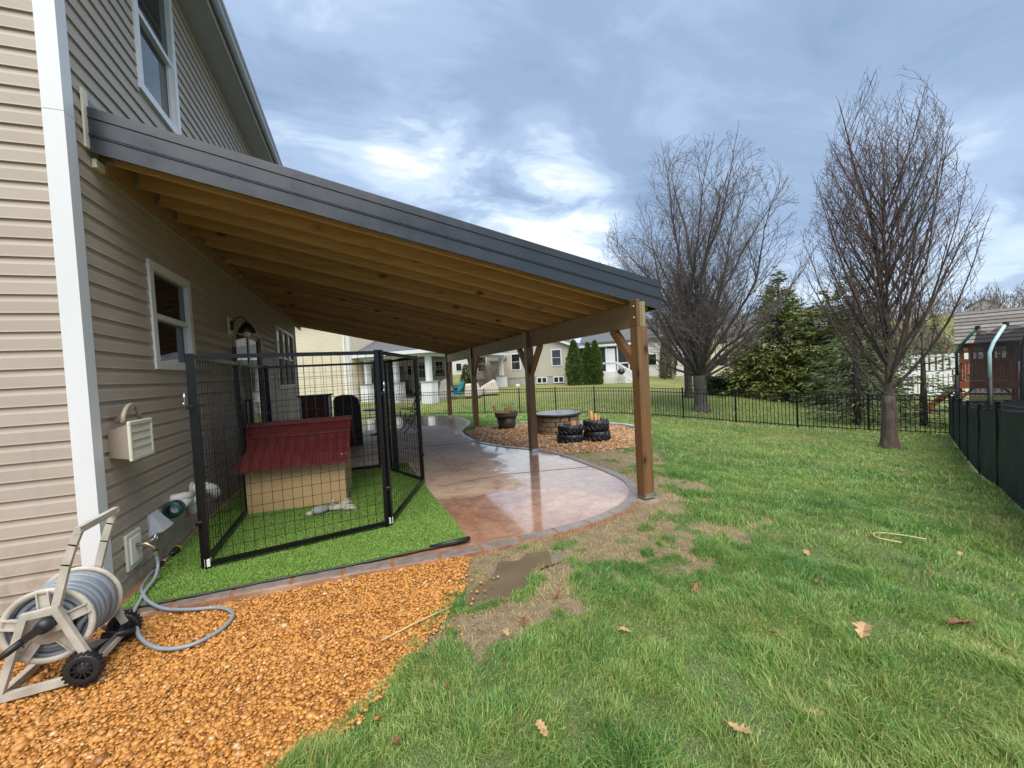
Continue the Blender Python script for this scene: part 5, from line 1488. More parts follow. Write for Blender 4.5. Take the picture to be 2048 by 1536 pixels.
# stone edging behind the pebble bed
ed = thing('stone_edging', (6.2, 9.2, -0.05), 'low grey stone edging curving behind the pebble bed', 'edging')
pl = catmull([(4.45, 11.68), (5.3, 11.0), (5.98, 10.36), (6.42, 9.5), (6.46, 8.7), (6.25, 7.96), (5.75, 7.35)], 4)
for (x0, y0_), (x1, y1_) in zip(pl, pl[1:]):
    b = MB(); zz = gz(x0, y0_)
    d_ = Vector((x1 - x0, y1_ - y0_, 0)); d_ = d_ * 0.96
    b.bar((x0, y0_, zz + 0.02), (x0 + d_.x, y0_ + d_.y, zz + 0.02), 0.13 + random.uniform(-0.01, 0.01), 0.11); part('edging_stone', b, 'grey_concrete', ed)

# ------------------------------------------------------------------ fences
FH = 1.27
def fence_runs(pts, step=1.9):
    """posts at even steps along a polyline"""
    P = [Vector((p[0], p[1], 0)) for p in pts]; cum = [0.0]
    for a, b_ in zip(P, P[1:]): cum.append(cum[-1] + (b_ - a).length)
    n = max(1, round(cum[-1] / step)); out = []
    for k in range(n + 1):
        t_ = cum[-1] * k / n
        for i in range(len(P) - 1):
            if cum[i + 1] >= t_ - 1e-6:
                f_ = (t_ - cum[i]) / (cum[i + 1] - cum[i]); q_ = P[i].lerp(P[i + 1], f_); out.append((q_.x, q_.y, gz(q_.x, q_.y))); break
    return out
pk = MB(); pk.box(-0.008, 0.008, -0.008, 0.008, 0.0, 1.0); pk_me = pk.mesh('picket'); pk_me.materials.append(M['fence'])
ps = MB(); ps.bbox(-0.026, 0.026, -0.026, 0.026, -0.1, FH + 0.03); ps.bbox(-0.031, 0.031, -0.031, 0.031, FH + 0.03, FH + 0.055); ps_me = ps.mesh('post'); ps_me.materials.append(M['fence'])
def picket_fence(pts, label, pickets=True, skip_last=False):
    R = fence_runs(pts); og = R[0]
    f = thing('metal_fence', og, label, 'fence')
    for k, p in enumerate(R):
        if k == len(R) - 1 and skip_last: continue
        shared('post', ps_me, f, (p[0] - og[0], p[1] - og[1], p[2] - og[2]))
    for a, c in zip(R, R[1:]):
        a_, c_ = Vector(a), Vector(c)
        for h in (0.09, FH - 0.16, FH - 0.01):
            b = MB(); b.bar(a_ + Vector((0, 0, h)), c_ + Vector((0, 0, h)), 0.024, 0.028); part('rail', b, 'fence', f)
        L = (Vector((*c[:2], 0)) - Vector((*a[:2], 0))).length; n = round(L / 0.117)
        for k in range(1, n):
            q_ = a_.lerp(c_, k / n)
            shared('picket', pk_me, f, (q_.x - og[0], q_.y - og[1], q_.z + 0.03 - og[2]), None, (1, 1, FH - 0.04))
    return f
picket_fence(FENCE_L[1:], 'black metal picket fence behind the patio and fire pit', skip_last=True)
picket_fence(FENCE_R, 'black metal picket fence running behind the bare tree to the dark screen')
# screened fence on the right
R = fence_runs(SCREEN); og = R[0]
sf = thing('screen_fence', og, 'fence hung with dark green privacy mesh before the trampoline', 'fence')
for k, p in enumerate(R):
    if k: shared('post', ps_me, sf, (p[0] - og[0], p[1] - og[1], p[2] - og[2]), None, (1.25, 1.25, 1.0))
M['privacy'] = paint('dark_green_mesh', (0.006, 0.016, 0.018), 0.7, var=0.25, scale=2.5, bump=0.2)
for a, c in zip(R, R[1:]):
    a_, c_ = Vector(a), Vector(c); d_ = (c_ - a_); d_.z = 0; d_.normalize(); nn = Vector((-d_.y, d_.x, 0))
    if nn.y < 0: nn = -nn
    for h in (0.09, FH - 0.16, FH - 0.01):
        b = MB(); b.bar(a_ + Vector((0, 0, h)), c_ + Vector((0, 0, h)), 0.024, 0.028); part('rail', b, 'fence', sf)
    b = MB(); N = 10; vs_ = []
    for i in range(N + 1):
        f_ = i / N; q_ = a_.lerp(c_, f_)
        sag = 0.05 * math.sin(PI * f_)
        for z_, o_ in ((0.03, 0.0), (0.45, 0.012), (0.9, 0.012), (FH - 0.03 - sag, 0.0)):
            w_ = q_ + nn * (0.02 + o_ * math.sin(f_ * 9 + z_ * 5) + 0.008 * math.sin(f_ * PI)); vs_.append((w_.x, w_.y, q_.z + z_))
    b.add(vs_, [(i * 4 + j, (i + 1) * 4 + j, (i + 1) * 4 + j + 1, i * 4 + j + 1) for i in range(N) for j in range(3)])
    part('mesh_screen', b, 'privacy', sf, norm=False)
M['privacy'].use_backface_culling = False

# ------------------------------------------------------------------ trees
def tube_np(segs, nside):
    """segs: list of (p0, p1, r0, r1) -> numpy mesh arrays"""
    p0 = np.array([s[0] for s in segs]); p1 = np.array([s[1] for s in segs])
    r0 = np.array([s[2] for s in segs]); r1 = np.array([s[3] for s in segs])
    d = p1 - p0; d /= np.linalg.norm(d, axis=1, keepdims=True) + 1e-9
    ref = np.where(np.abs(d[:, 2:3]) > 0.9, np.array([[1.0, 0, 0]]), np.array([[0, 0, 1.0]]))
    u = np.cross(d, ref); u /= np.linalg.norm(u, axis=1, keepdims=True); v = np.cross(d, u)
    k = np.arange(nside) * 2 * PI / nside
    ring = np.cos(k)[None, :, None] * u[:, None] + np.sin(k)[None, :, None] * v[:, None]
    V = np.concatenate([p0[:, None] + ring * r0[:, None, None], p1[:, None] + ring * r1[:, None, None]], 1)
    o = (np.arange(len(segs)) * 2 * nside)[:, None, None]
    f = np.array([[i, (i + 1) % nside, nside + (i + 1) % nside, nside + i] for i in range(nside)])[None]
    return V.reshape(-1, 3), (f + o).reshape(-1, 4)
def seg_obj(name, segs, nside, mat, parent, org):
    V, F = tube_np(segs, nside); V = V - np.array(org)
    me = npmesh(name, V, F, None, mat, True)
    return link_mesh(name, me, parent, kind='stuff' if name in ('branches', 'twigs') else None)
class Tree:
    """limbs that fork by density per metre; tropism bends every order upwards"""
    def __init__(s, seed, **k): s.r = random.Random(seed); s.big = []; s.small = []; s.__dict__.update(k)
    def branch(s, p, d, L, rad, lvl):
        r = s.r; step0 = (0.30, 0.24, 0.16, 0.12)[lvl] * s.coarse
        n = max(2, int(L / step0)); step = L / n
        p = Vector(p); d = Vector(d).normalized(); path = [(p, d)]
        for i in range(n):
            d = d + Vector((r.gauss(0, s.wob), r.gauss(0, s.wob), r.gauss(0, s.wob * 0.5))) * (step ** 0.5)
            d.z += s.up[lvl] * step * (1 - d.z); d = d.normalized()
            p = p + d * step
            path.append((p, d))
            if not s.inside(p) and (lvl > 0 or i > 3): break
        n = len(path) - 1
        for i in range(n):
            (p, _), (q, d) = path[i], path[i + 1]
            f0, f1 = i / n, (i + 1) / n
            ra, rb = max(s.minr, rad * (1 - 0.92 * f0)), max(s.minr, rad * (1 - 0.92 * f1))
            (s.big if ra > s.bigr else s.small).append((tuple(p), tuple(q), ra, rb))
            if lvl < s.maxl and f1 > s.start[lvl]:
                k = s.dens[lvl] * step; k = int(k) + (1 if r.random() < k - int(k) else 0)
                for _ in range(k):
                    ax = Matrix.Rotation(r.uniform(0, 2 * PI), 3, d) @ d.orthogonal().normalized()
                    sp = s.spread[lvl] * r.uniform(0.7, 1.25)
                    nd = d * math.cos(sp) + ax * math.sin(sp)
                    nl = s.clen[lvl] * r.uniform(0.55, 1.3) * (1.15 - 0.55 * f1)
                    nl = min(nl, s.room(q, nd, nl))
                    if nl > 0.08: s.branch(q, nd, nl, max(s.minr, min(rb * 0.68, s.minr + 0.0085 * nl)), lvl + 1)
    def room(s, q, d, L):
        for k in range(4, 0, -1):
            if s.inside(q + d * L * k / 4): return L * k / 4
        return 0.12
def bare_tree(name, base, label, T, H, trunk_h, trunk_r, limbs, bmat, tmat, tilt, Lmul, along=0.0, group=None, leader=True):
    """trunk, a leader and limbs; limbs leave the trunk top, or the leader over its lower part when along > 0"""
    t_ = thing(name, base, label, 'tree', group); r = T.r
    n = 7; pts = []
    for i in range(n + 1):
        f_ = i / n; pts.append((base[0] + r.gauss(0, 0.008), base[1] + r.gauss(0, 0.008), base[2] - 0.15 + (trunk_h + 0.15) * f_))
    rad = [trunk_r * (1.45 - 0.45 * min(1, i / 1.8)) * (1 - 0.06 * i / n) for i in range(n + 1)]
    if along: rad = [q_ * (1 - 0.28 * i / n) for i, q_ in enumerate(rad)]
    rad[0] *= 1.25
    b = MB(); b.tube(pts, rad, 16); part('trunk', b, bmat, t_)
    top = Vector(pts[-1])
    ga = r.uniform(0, 6)
    for k in range(limbs):
        u = (k + 0.5) / limbs; ga += 2.399 + r.uniform(-0.4, 0.4)
        hz = along * H * u ** 1.1
        tl = tilt(u, r)
        d_ = Vector((math.cos(ga) * math.sin(tl), math.sin(ga) * math.sin(tl), math.cos(tl)))
        p = top + Vector((0, 0, hz - r.uniform(0, 0.14) * trunk_h * (1 if along == 0 else 0.5)))
        L = max(0.6, Lmul(u, tl) * r.uniform(0.88, 1.08))
        T.branch(p, d_, L, trunk_r * (0.22 - 0.09 * u if along else 0.34 - 0.10 * min(1, tl)), 0)
    if leader: T.branch(top - Vector((0, 0, 0.08)), (r.gauss(0, 0.03), r.gauss(0, 0.03), 1), (H - trunk_h) * 0.97, trunk_r * (0.52 if along else 0.46), 0)
    if T.big: seg_obj('limbs', T.big, 7, bmat, t_, base)
    if T.small: seg_obj('twigs', T.small, 3, tmat, t_, base)
    TREECOUNT.append((name, len(T.big), len(T.small)))
    return t_
TREECOUNT = []
def egg(base, h0, H, R, peak, pw=0.8):
    """inside an egg shaped crown from h0 to H, widest (R) at the height fraction peak"""
    def inside(q):
        f_ = (q.z - base[2] - h0) / (H - h0)
        if f_ <= 0: return f_ > -0.1
        if f_ >= 1: return False
        w = (f_ / peak) ** 0.6 if f_ < peak else max(0, (1 - ((f_ - peak) / (1 - peak)) ** 1.7)) ** pw
        return math.hypot(q.x - base[0], q.y - base[1]) < R * (0.12 + 0.88 * w)
    return inside
# upright pear inside the fence on the right
BR_ = (12.17, 6.34, gz(12.17, 6.34))
T = Tree(11, coarse=1.0, wob=0.075, up=(2.6, 2.0, 1.0, 0.2), start=(0.08, 0.10, 0.05, 0), dens=(4.2, 4.6, 3.8, 0), spread=(0.62, 0.60, 0.75, 0.6), clen=(1.55, 0.62, 0.20, 0.1),
         minr=0.0036, bigr=0.020, maxl=3, inside=egg(BR_, 0.9, 9.9, 1.72, 0.40, 1.05))
bare_tree('bare_pear_tree', BR_, 'narrow upright leafless tree on the lawn inside the metal fence', T, 9.2, 1.30, 0.185, 42, 'bark_r', 'twig_r',
          lambda u, r: 1.00 - 0.55 * u + r.uniform(-0.15, 0.12), lambda u, tl: 8.4 - 4.4 * u, along=0.52)
# broad maple behind the fence
BL_ = (14.91, 15.13, gz(14.91, 15.13))
T = Tree(5, coarse=1.25, wob=0.12, up=(0.17, 0.12, 0.05, 0.0), start=(0.12, 0.08, 0.05, 0), dens=(3.0, 3.7, 3.6, 0), spread=(0.55, 0.62, 0.7, 0.6), clen=(2.4, 1.05, 0.42, 0.1),
         minr=0.0058, bigr=0.030, maxl=3, inside=egg(BL_, 1.2, 12.5, 4.5, 0.48, 0.55))
bare_tree('bare_maple_tree', BL_, 'broad rounded leafless tree with forked limbs behind the metal fence', T, 12.5, 1.70, 0.30, 31, 'bark_l', 'twig_l',
          lambda u, r: 0.05 + 1.22 * u ** 1.1 + r.uniform(-0.06, 0.06), lambda u, tl: 11.2 - 5.2 * u ** 1.5)
BL2 = (17.84, 18.97, gz(17.84, 18.97))
T = Tree(8, coarse=1.8, wob=0.12, up=(0.12, 0.08, 0.0, 0), start=(0.12, 0.1, 0, 0), dens=(2.4, 2.6, 0, 0), spread=(0.6, 0.65, 0.7, 0.6), clen=(1.9, 0.9, 0.4, 0.1),
         minr=0.008, bigr=0.035, maxl=2, inside=egg(BL2, 1.8, 10.0, 3.4, 0.5, 0.7))
bare_tree('bare_maple_tree', BL2, 'second leafless tree whose thinner trunk shows close behind the broad one', T, 9.8, 2.2, 0.22, 11, 'bark_l', 'twig_l', lambda u, r: 0.1 + 0.9 * u, lambda u, tl: 7.4 - 2.5 * u)
# bare trees far behind between the two
for i, (x_, y_, h, s_) in enumerate(((34, 24, 11.5, 31), (31.5, 26.5, 10.0, 32), (37, 19, 10.5, 33), (39.5, 22.5, 12, 34), (30, 34, 9, 35), (41, 15.0, 8.0, 36))):
    bb = (x_, y_, gz(x_, y_))
    T = Tree(s_, coarse=2.2, wob=0.12, up=(0.2, 0.12, 0.05, 0), start=(0.15, 0.1, 0, 0), dens=(2.2, 2.6, 0, 0), spread=(0.6, 0.65, 0.7, 0.6), clen=(1.7, 0.85, 0.4, 0.1),
             minr=0.010, bigr=0.04, maxl=2, inside=egg(bb, 1.2, h, h * 0.27, 0.45, 0.7))
    bare_tree('distant_bare_tree', bb, ['slender leafless tree standing between the broad maple and the pointed spruce', 'slender leafless tree directly behind the tall spruce tip', 'leafless tree between the spruce and the upright pear tree', 'tallest pale leafless tree behind the spruces', 'small leafless tree seen through the limbs of the broad maple', 'leafless tree behind the upright pear tree'][i],
              T, h, 1.8, 0.13, 9, 'twig_far', 'twig_far', lambda u, r: 0.12 + 0.7 * u, lambda u, tl: h * 0.72 - 2.2 * u, group='distant leafless trees')

def leaf_tris(P, D, size, droop, width, rg):
    """spray triangles at points P along directions D"""
    n = len(P); s_ = size * rg.uniform(0.6, 1.35, n)
    D = D + rg.normal(0, 0.35, (n, 3)); D[:, 2] -= droop
    D /= np.linalg.norm(D, axis=1, keepdims=True)
    side = np.cross(D, rg.normal(0, 1, (n, 3))); side /= np.linalg.norm(side, axis=1, keepdims=True) + 1e-9
    V = np.stack([P - side * (s_ * width)[:, None], P + side * (s_ * width)[:, None], P + D * s_[:, None]], 1)
    return V
def conifer(name, base, label, H, R, mat, seed, n_whorl=26, per=9, dens=46, leaf=0.22, width=0.16, open_=0.0, bottom=0.03, shape=0.9, group=None):
    rg = np.random.default_rng(seed); r = random.Random(seed)
    t_ = thing(name, base, label, 'tree', group)
    b = MB(); b.tube([(base[0], base[1], base[2] - 0.1), (base[0] + 0.03, base[1], base[2] + H * 0.5), (base[0], base[1], base[2] + H * 0.98)], [R * 0.075, R * 0.045, 0.012], 8); part('trunk', b, 'bark_l', t_)
    Ps, Ds, segs = [], [], []
    for k in range(n_whorl):
        f_ = bottom + (1 - bottom) * (k / n_whorl) ** 1.05
        Rk = R * (1 - f_) ** shape * r.uniform(0.82, 1.12) + 0.05
        for j in range(per if f_ < 0.8 else max(4, per // 2)):
            if r.random() < open_: continue
            az = r.uniform(0, 2 * PI); L = Rk * r.uniform(0.72, 1.14)
            p0 = np.array([base[0], base[1], base[2] + H * f_ + r.uniform(-1.3, 1.3) * H / n_whorl])
            out = np.array([math.cos(az), math.sin(az), 0.0])
            rise = r.uniform(0.0, 0.35) if f_ > 0.5 else r.uniform(-0.18, 0.15)
            n = max(5, int(dens * L / R))
            u = rg.uniform(0.12, 1, n) ** 0.75
            lat = np.cross(out, [0, 0, 1.0])
            wv = rg.normal(0, 0.22, n) * L * (1.05 - u)
            P = p0 + out * (u * L)[:, None] + lat * wv[:, None] + np.array([0, 0, 1.0]) * (u * L * rise - 0.10 * L * u ** 2 + rg.normal(0, 0.10, n))[:, None]
            Ps.append(P); Ds.append(np.tile(out + np.array([0, 0, rise]), (n, 1)) + lat * (np.sign(wv) * 0.5)[:, None])
            segs.append((tuple(p0), tuple(p0 + out * L * 0.9 + np.array([0, 0, L * rise - 0.06 * L])), 0.02 * R / 2 + 0.006, 0.004))
    P, D = np.concatenate(Ps), np.concatenate(Ds)
    V = leaf_tris(P, D, leaf, 0.25, width, rg) - np.array(base)
    me = npmesh('needles', V.reshape(-1, 3), None, np.arange(len(V) * 3).reshape(-1, 3), mat)
    link_mesh('needles', me, t_, kind='stuff')
    seg_obj('branches', segs, 3, 'bark_l', t_, base)
    return t_
def at_ground(x_, y_, dz=0.0): return (x_, y_, gz(x_, y_) + dz)
conifer('spruce_tree', at_ground(23.9, 17.85), 'tall pointed green spruce behind the fence between the bare trees', 8.0, 3.5, 'spruce', 3, 30, 11, 60, 0.30)
conifer('spruce_tree', at_ground(25.4, 16.0), 'shorter yellow green spruce between the pointed one and the pines', 6.4, 3.3, 'spruce', 4, 24, 12, 62, 0.30, shape=0.75)
conifer('spruce_tree', at_ground(22.8, 18.9), 'low wide spruce at the foot of the pointed one beside the dark juniper', 3.6, 3.0, 'spruce', 9, 16, 12, 60, 0.28, shape=0.6)
conifer('pine_tree', at_ground(18.6, 10.75), 'loose grey green pine behind the fence beside the pear trunk', 6.2, 2.0, 'pine', 6, 22, 8, 34, 0.26, 0.10, open_=0.25, shape=0.7)
conifer('pine_tree', at_ground(20.6, 9.6), 'thin low pine whose boughs brush the fence before the white boards', 4.2, 1.9, 'pine', 12, 14, 7, 30, 0.24, 0.10, open_=0.3, shape=0.7)
conifer('pine_tree', at_ground(22.5, 13.0), 'dark pine filling the gap behind the loose grey green one', 6.8, 2.6, 'pine', 13, 22, 9, 40, 0.30, 0.12, open_=0.1, shape=0.8)
def shrub(name, base, label, rx, rz_, h, mat, seed, n=3200, leaf=0.16, cat='shrub', column=False, group=None, top=0.35):
    rg = np.random.default_rng(seed)
    t_ = thing(name, base, label, cat, group)
    f_ = rg.uniform(0, 1, n); az = rg.uniform(0, 2 * PI, n)
    prof = np.where(f_ < top, 0.86 + 0.14 * f_ / top, ((1 - f_) / (1 - top)) ** 0.62) if column else np.sqrt(np.clip(1 - (f_ * 1.15 - 0.3) ** 2, 0.02, 1))
    lump = 1 + 0.14 * np.sin(az * 3 + f_ * 7 + seed) + 0.10 * np.sin(az * 7 - f_ * 19)
    rad = prof * lump * np.sqrt(rg.uniform(0.45, 1.0, n))
    P = np.stack([base[0] + np.cos(az) * rx * rad, base[1] + np.sin(az) * rz_ * rad, base[2] + h * f_], 1)
    D = np.stack([np.cos(az) * 0.6, np.sin(az) * 0.6, np.full(n, 1.0 if column else 0.5)], 1)
    V = leaf_tris(P, D, leaf, 0.0, 0.22, rg) - np.array(base)
    me = npmesh('foliage', V.reshape(-1, 3), None, np.arange(n * 3).reshape(-1, 3), mat)
    link_mesh('foliage', me, t_, kind='stuff')
    b = MB()
    for k in range(5):
        a_ = k * 1.3; b.tube([(base[0], base[1], base[2] - 0.05), (base[0] + 0.3 * rx * math.cos(a_), base[1] + 0.3 * rz_ * math.sin(a_), base[2] + h * 0.45), (base[0] + 0.35 * rx * math.cos(a_), base[1] + 0.35 * rz_ * math.sin(a_), base[2] + h * 0.8)], [0.05, 0.03, 0.01], 5)
    part('stem', b, 'bark_l', t_)
    return t_
shrub('juniper_shrub', at_ground(21.3, 19.6, 0.0), 'low dark juniper between the broad maple trunk and the spruces', 1.7, 1.2, 1.0, 'juniper', 21, 4200, 0.22)

# ------------------------------------------------------------------ neighbour houses
ax_, bx_ = Vector((0.66, 0.75, 0)).normalized(), Vector((0.75, -0.66, 0)).normalized()
C0 = Vector((-0.65, 32.1, 0))
na = thing('cream_house', tuple(C0), 'cream sided house beyond the patio with a white columned porch', 'house')
def A(a_, b_, z_): p = C0 + ax_ * a_ + bx_ * b_; return (p.x, p.y, z_)
def abox(m, F_, a0, a1, b0, b1, z0, z1):
    return m.hexa([F_(a0, b0, z0), F_(a1, b0, z0), F_(a1, b1, z0), F_(a0, b1, z0), F_(a0, b0, z1), F_(a1, b0, z1), F_(a1, b1, z1), F_(a0, b1, z1)])
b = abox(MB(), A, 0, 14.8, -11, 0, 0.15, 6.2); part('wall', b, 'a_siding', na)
b = abox(MB(), A, 0.02, 14.78, -10.9, -0.02, -0.9, 0.15); part('foundation', b, 'grey_concrete', na)
b = abox(MB(), A, -0.03, 0.14, -0.14, 0.03, -0.2, 6.2); part('corner_board', b, 'trim', na)
b = abox(MB(), A, 14.68, 14.83, -0.14, 0.03, 0.1, 3.0); part('corner_board', b, 'trim', na)
b = MB(); p0_, p1_ = Vector(A(-0.08, -0.42, 6.2)), Vector(A(-0.08, -0.42, -0.1)); b.bar(p0_, p1_, 0.14, 0.10); part('downspout', b, 'trim', na)
b = MB(); b.add([A(-0.4, -11.4, 6.2), A(15.2, -11.4, 6.2), A(15.2, 0.4, 6.2), A(-0.4, 0.4, 6.2), A(-0.4, -5.5, 9.4), A(15.2, -5.5, 9.4)], [(0, 1, 5, 4), (3, 4, 5, 2), (0, 4, 3), (1, 2, 5), (0, 3, 2, 1)]); part('roof', b, 'shingle', na)
# porch deck, roof, columns
b = abox(MB(), A, 0.8, 14.6, 0.0, 6.3, -0.35, -0.02); part('porch_floor', b, 'grey_concrete', na)
b = MB(); b.add([A(0.2, 0.02, 3.42), A(15.0, 0.02, 3.42), A(15.0, 6.6, 3.42), A(0.2, 6.6, 3.42), A(3.4, 0.02, 4.75), A(12.0, 0.02, 4.75)], [(3, 4, 5, 2), (0, 4, 3), (1, 2, 5), (0, 3, 2, 1), (0, 1, 5, 4)]); part('porch_roof', b, 'shingle', na)
b = abox(MB(), A, 0.2, 0.3, 0.0, 6.6, 3.14, 3.40); abox(b, A, 0.3, 15.0, 6.5, 6.6, 3.14, 3.40); part('porch_fascia', b, 'trim', na)
b = abox(MB(), A, 0.32, 14.9, 0.03, 6.48, 3.16, 3.20); part('porch_ceiling', b, 'soffit', na)
b = abox(MB(), A, 0.85, 1.15, 0.1, 6.1, 2.95, 3.14); abox(b, A, 1.15, 14.6, 5.8, 6.1, 2.95, 3.14); part('porch_beam', b, 'trim', na)
for a_, b_ in ((1.0, 0.7), (1.0, 3.2), (1.0, 5.95), (7.6, 5.95), (14.1, 5.95)):
    if (a_, b_) == (7.6, 5.95): continue
    q_ = abox(MB(), A, a_ - 0.17, a_ + 0.17, b_ - 0.17, b_ + 0.17, 1.22, 2.96); cl = part('column', q_, 'trim', na)
    q_ = abox(MB(), A, a_ - 0.42, a_ + 0.42, b_ - 0.42, b_ + 0.42, -0.4, 1.14); part('pedestal', q_, 'trim', cl)
    q_ = abox(MB(), A, a_ - 0.48, a_ + 0.48, b_ - 0.48, b_ + 0.48, 1.142, 1.22); part('pedestal_cap', q_, 'grey_concrete', cl)
def a_window(a0, a1, z0, z1, door=False):
    w = abox(MB(), A, a0 - 0.09, a1 + 0.09, 0.0, 0.06, z0 - 0.09, z1 + 0.09); f_ = part('door' if door else 'window', w, 'trim', na)
    m_ = (a0 + a1) / 2
    for s0, s1 in ((a0, m_ - 0.03), (m_ + 0.03, a1)):
        if door: spans = ((z0, z1),)
        else: zm = (z0 + z1) / 2; spans = ((z0, zm - 0.03), (zm + 0.03, z1))
        for c0, c1 in spans:
            part('pane', abox(MB(), A, s0, s1, 0.055, 0.072, c0, c1), 'glass', f_)
a_window(11.3, 13.2, 1.45, 2.9); a_window(8.6, 9.6, 1.45, 2.9); a_window(5.0, 7.4, 0.05, 2.5, True); a_window(2.0, 3.0, 0.1, 2.6, True)
# porch furniture
def adirondack(loc, rzv):
    c = thing('adirondack_chair', (0, 0, 0), 'teal slat back chair on the neighbour porch edge', 'chair')
    for i in range(6):
        b = MB(); b.bar((-0.24 + i * 0.095, 0.22, 0.22), (-0.27 + i * 0.108, 0.62, 1.05 - 0.035 * abs(i - 2.5)), 0.082, 0.02, (0, 1, 0)); part('back_slat', b, 'teal', c)
    b = MB(); b.hexa([(-0.28, -0.32, 0.36), (0.28, -0.32, 0.36), (0.28, 0.26, 0.22), (-0.28, 0.26, 0.22), (-0.28, -0.32, 0.39), (0.28, -0.32, 0.39), (0.28, 0.26, 0.25), (-0.28, 0.26, 0.25)]); part('seat', b, 'teal', c)
    for s_ in (-1, 1):
        b = MB(); b.bbox(s_ * 0.36 - 0.065, s_ * 0.36 + 0.065, -0.42, 0.42, 0.575, 0.60); part('armrest', b, 'teal', c)
        b = MB(); b.bar((s_ * 0.32, -0.33, 0), (s_ * 0.32, -0.33, 0.575), 0.09, 0.03); part('leg', b, 'teal', c)
        b = MB(); b.bar((s_ * 0.31, -0.30, 0.33), (s_ * 0.31, 0.62, 0.03), 0.03, 0.11); part('leg', b, 'teal', c)
    c.location = loc; c.rotation_euler = (0, 0, rzv)
adirondack((6.50, 29.9, 0.02), -1.25)
def cover_drape(name, c, prof, depth, rot, label, seed):
    """cloth cover: a side profile carried across the depth, pinched at both ends and creased"""
    r = random.Random(seed); n = len(prof); secs = [(-0.5, 0.86), (-0.42, 0.98), (-0.15, 1.02), (0.15, 1.0), (0.42, 0.97), (0.5, 0.84)]
    cs, sn = math.cos(rot), math.sin(rot); vs_, fs_ = [], []
    um = sum(u for u, z in prof) / n
    for d_, sc in secs:
        for u, z in prof:
            uu = um + (u - um) * sc + r.uniform(-0.03, 0.03); zz = z * (sc if z > 0.2 else 1) + (r.uniform(-0.03, 0.03) if z > 0.1 else 0); dd = d_ * depth * (1.0 if z > 0.2 else 1.06)
            vs_.append((c[0] + uu * cs - dd * sn, c[1] + uu * sn + dd * cs, c[2] + zz))
    for i in range(len(secs) - 1):
        for k in range(n): fs_.append((i * n + k, i * n + (k + 1) % n, (i + 1) * n + (k + 1) % n, (i + 1) * n + k))
    fs_ += [tuple(range(n - 1, -1, -1)), tuple((len(secs) - 1) * n + k for k in range(n))]
    b = MB(); b.add(vs_, fs_)
    return solo(name, b, 'tarp', label, 'furniture cover')
RC_ = math.atan2(-0.344, 0.94)
cover_drape('covered_table', (7.75, 29.7, -0.02), [(-0.62, 0), (-0.55, 0.3), (-0.50, 0.82), (-0.1, 0.86), (0.42, 0.84), (0.55, 0.42), (0.66, 0)], 1.0, RC_, 'beige cloth cover over furniture close beside the teal chair', 1)
cover_drape('covered_chair', (9.30, 30.7, -0.02), [(-0.80, 0), (-0.78, 0.28), (-0.55, 0.50), (-0.1, 0.78), (0.35, 1.0), (0.55, 0.92), (0.74, 0.35), (0.78, 0)], 1.1, RC_, 'sloping pale cover over furniture next to the far porch column', 4)
cover_drape('covered_chair', (6.05, 31.3, -0.02), [(-0.5, 0), (-0.45, 0.6), (-0.30, 1.15), (0.05, 1.28), (0.28, 1.05), (0.45, 0.5), (0.55, 0)], 0.9, RC_, 'grey beige cover standing behind the teal chair', 7)
b = abox(MB(), A, 6.2, 14.9, 6.31, 7.4, -0.42, -0.05); o = part('neighbor_terrace', b, 'grey_concrete'); o['kind'] = 'structure'
pbk = MB(); pbk.lathe([(0.20, 0), (0.26, 0.3), (0.23, 0.3), (0.0, 0.25)], A(14.6, 7.4, -0.05), 16); solo('tub', pbk, 'greyvent', 'grey tub standing at the foot of the far porch column', 'tub')

# greige house
aB, bB = Vector((0.65, 0.76, 0)).normalized(), Vector((0.76, -0.65, 0)).normalized()
CB = Vector((19.75, 36.42, 0))
nb = thing('greige_house', tuple(CB), 'greige sided ranch house with a white screened porch across the lawn', 'house')
def B(s_, b_, z_): p = CB + aB * s_ + bB * b_; return (p.x, p.y, z_)
WB = 11.0
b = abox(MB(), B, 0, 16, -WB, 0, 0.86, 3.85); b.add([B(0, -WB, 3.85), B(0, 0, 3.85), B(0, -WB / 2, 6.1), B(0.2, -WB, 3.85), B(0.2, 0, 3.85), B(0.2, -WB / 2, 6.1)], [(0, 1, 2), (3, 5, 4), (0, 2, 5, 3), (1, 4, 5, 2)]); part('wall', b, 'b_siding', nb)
b = abox(MB(), B, 0.05, 15.9, -WB + 0.05, -0.05, -0.5, 0.86); part('foundation', b, 'grey_concrete', nb)
b = MB()
for s0, s1 in ((-0.35, 16.4),):
    b.add([B(s0, 0.45, 3.66), B(s1, 0.45, 3.66), B(s1, -WB / 2, 6.15), B(s0, -WB / 2, 6.15), B(s0, 0.45, 3.78), B(s1, 0.45, 3.78), B(s1, -WB / 2, 6.27), B(s0, -WB / 2, 6.27)], [(0, 1, 2, 3), (4, 7, 6, 5), (0, 4, 5, 1), (1, 5, 6, 2), (3, 2, 6, 7), (0, 3, 7, 4)])
    b.add([B(s0, -WB - 0.45, 3.66), B(s1, -WB - 0.45, 3.66), B(s1, -WB / 2, 6.15), B(s0, -WB / 2, 6.15), B(s0, -WB - 0.45, 3.78), B(s1, -WB - 0.45, 3.78), B(s1, -WB / 2, 6.27), B(s0, -WB / 2, 6.27)], [(0, 1, 2, 3), (4, 7, 6, 5), (0, 4, 5, 1), (1, 5, 6, 2), (3, 2, 6, 7), (0, 3, 7, 4)])
part('roof', b, 'shingle', nb)
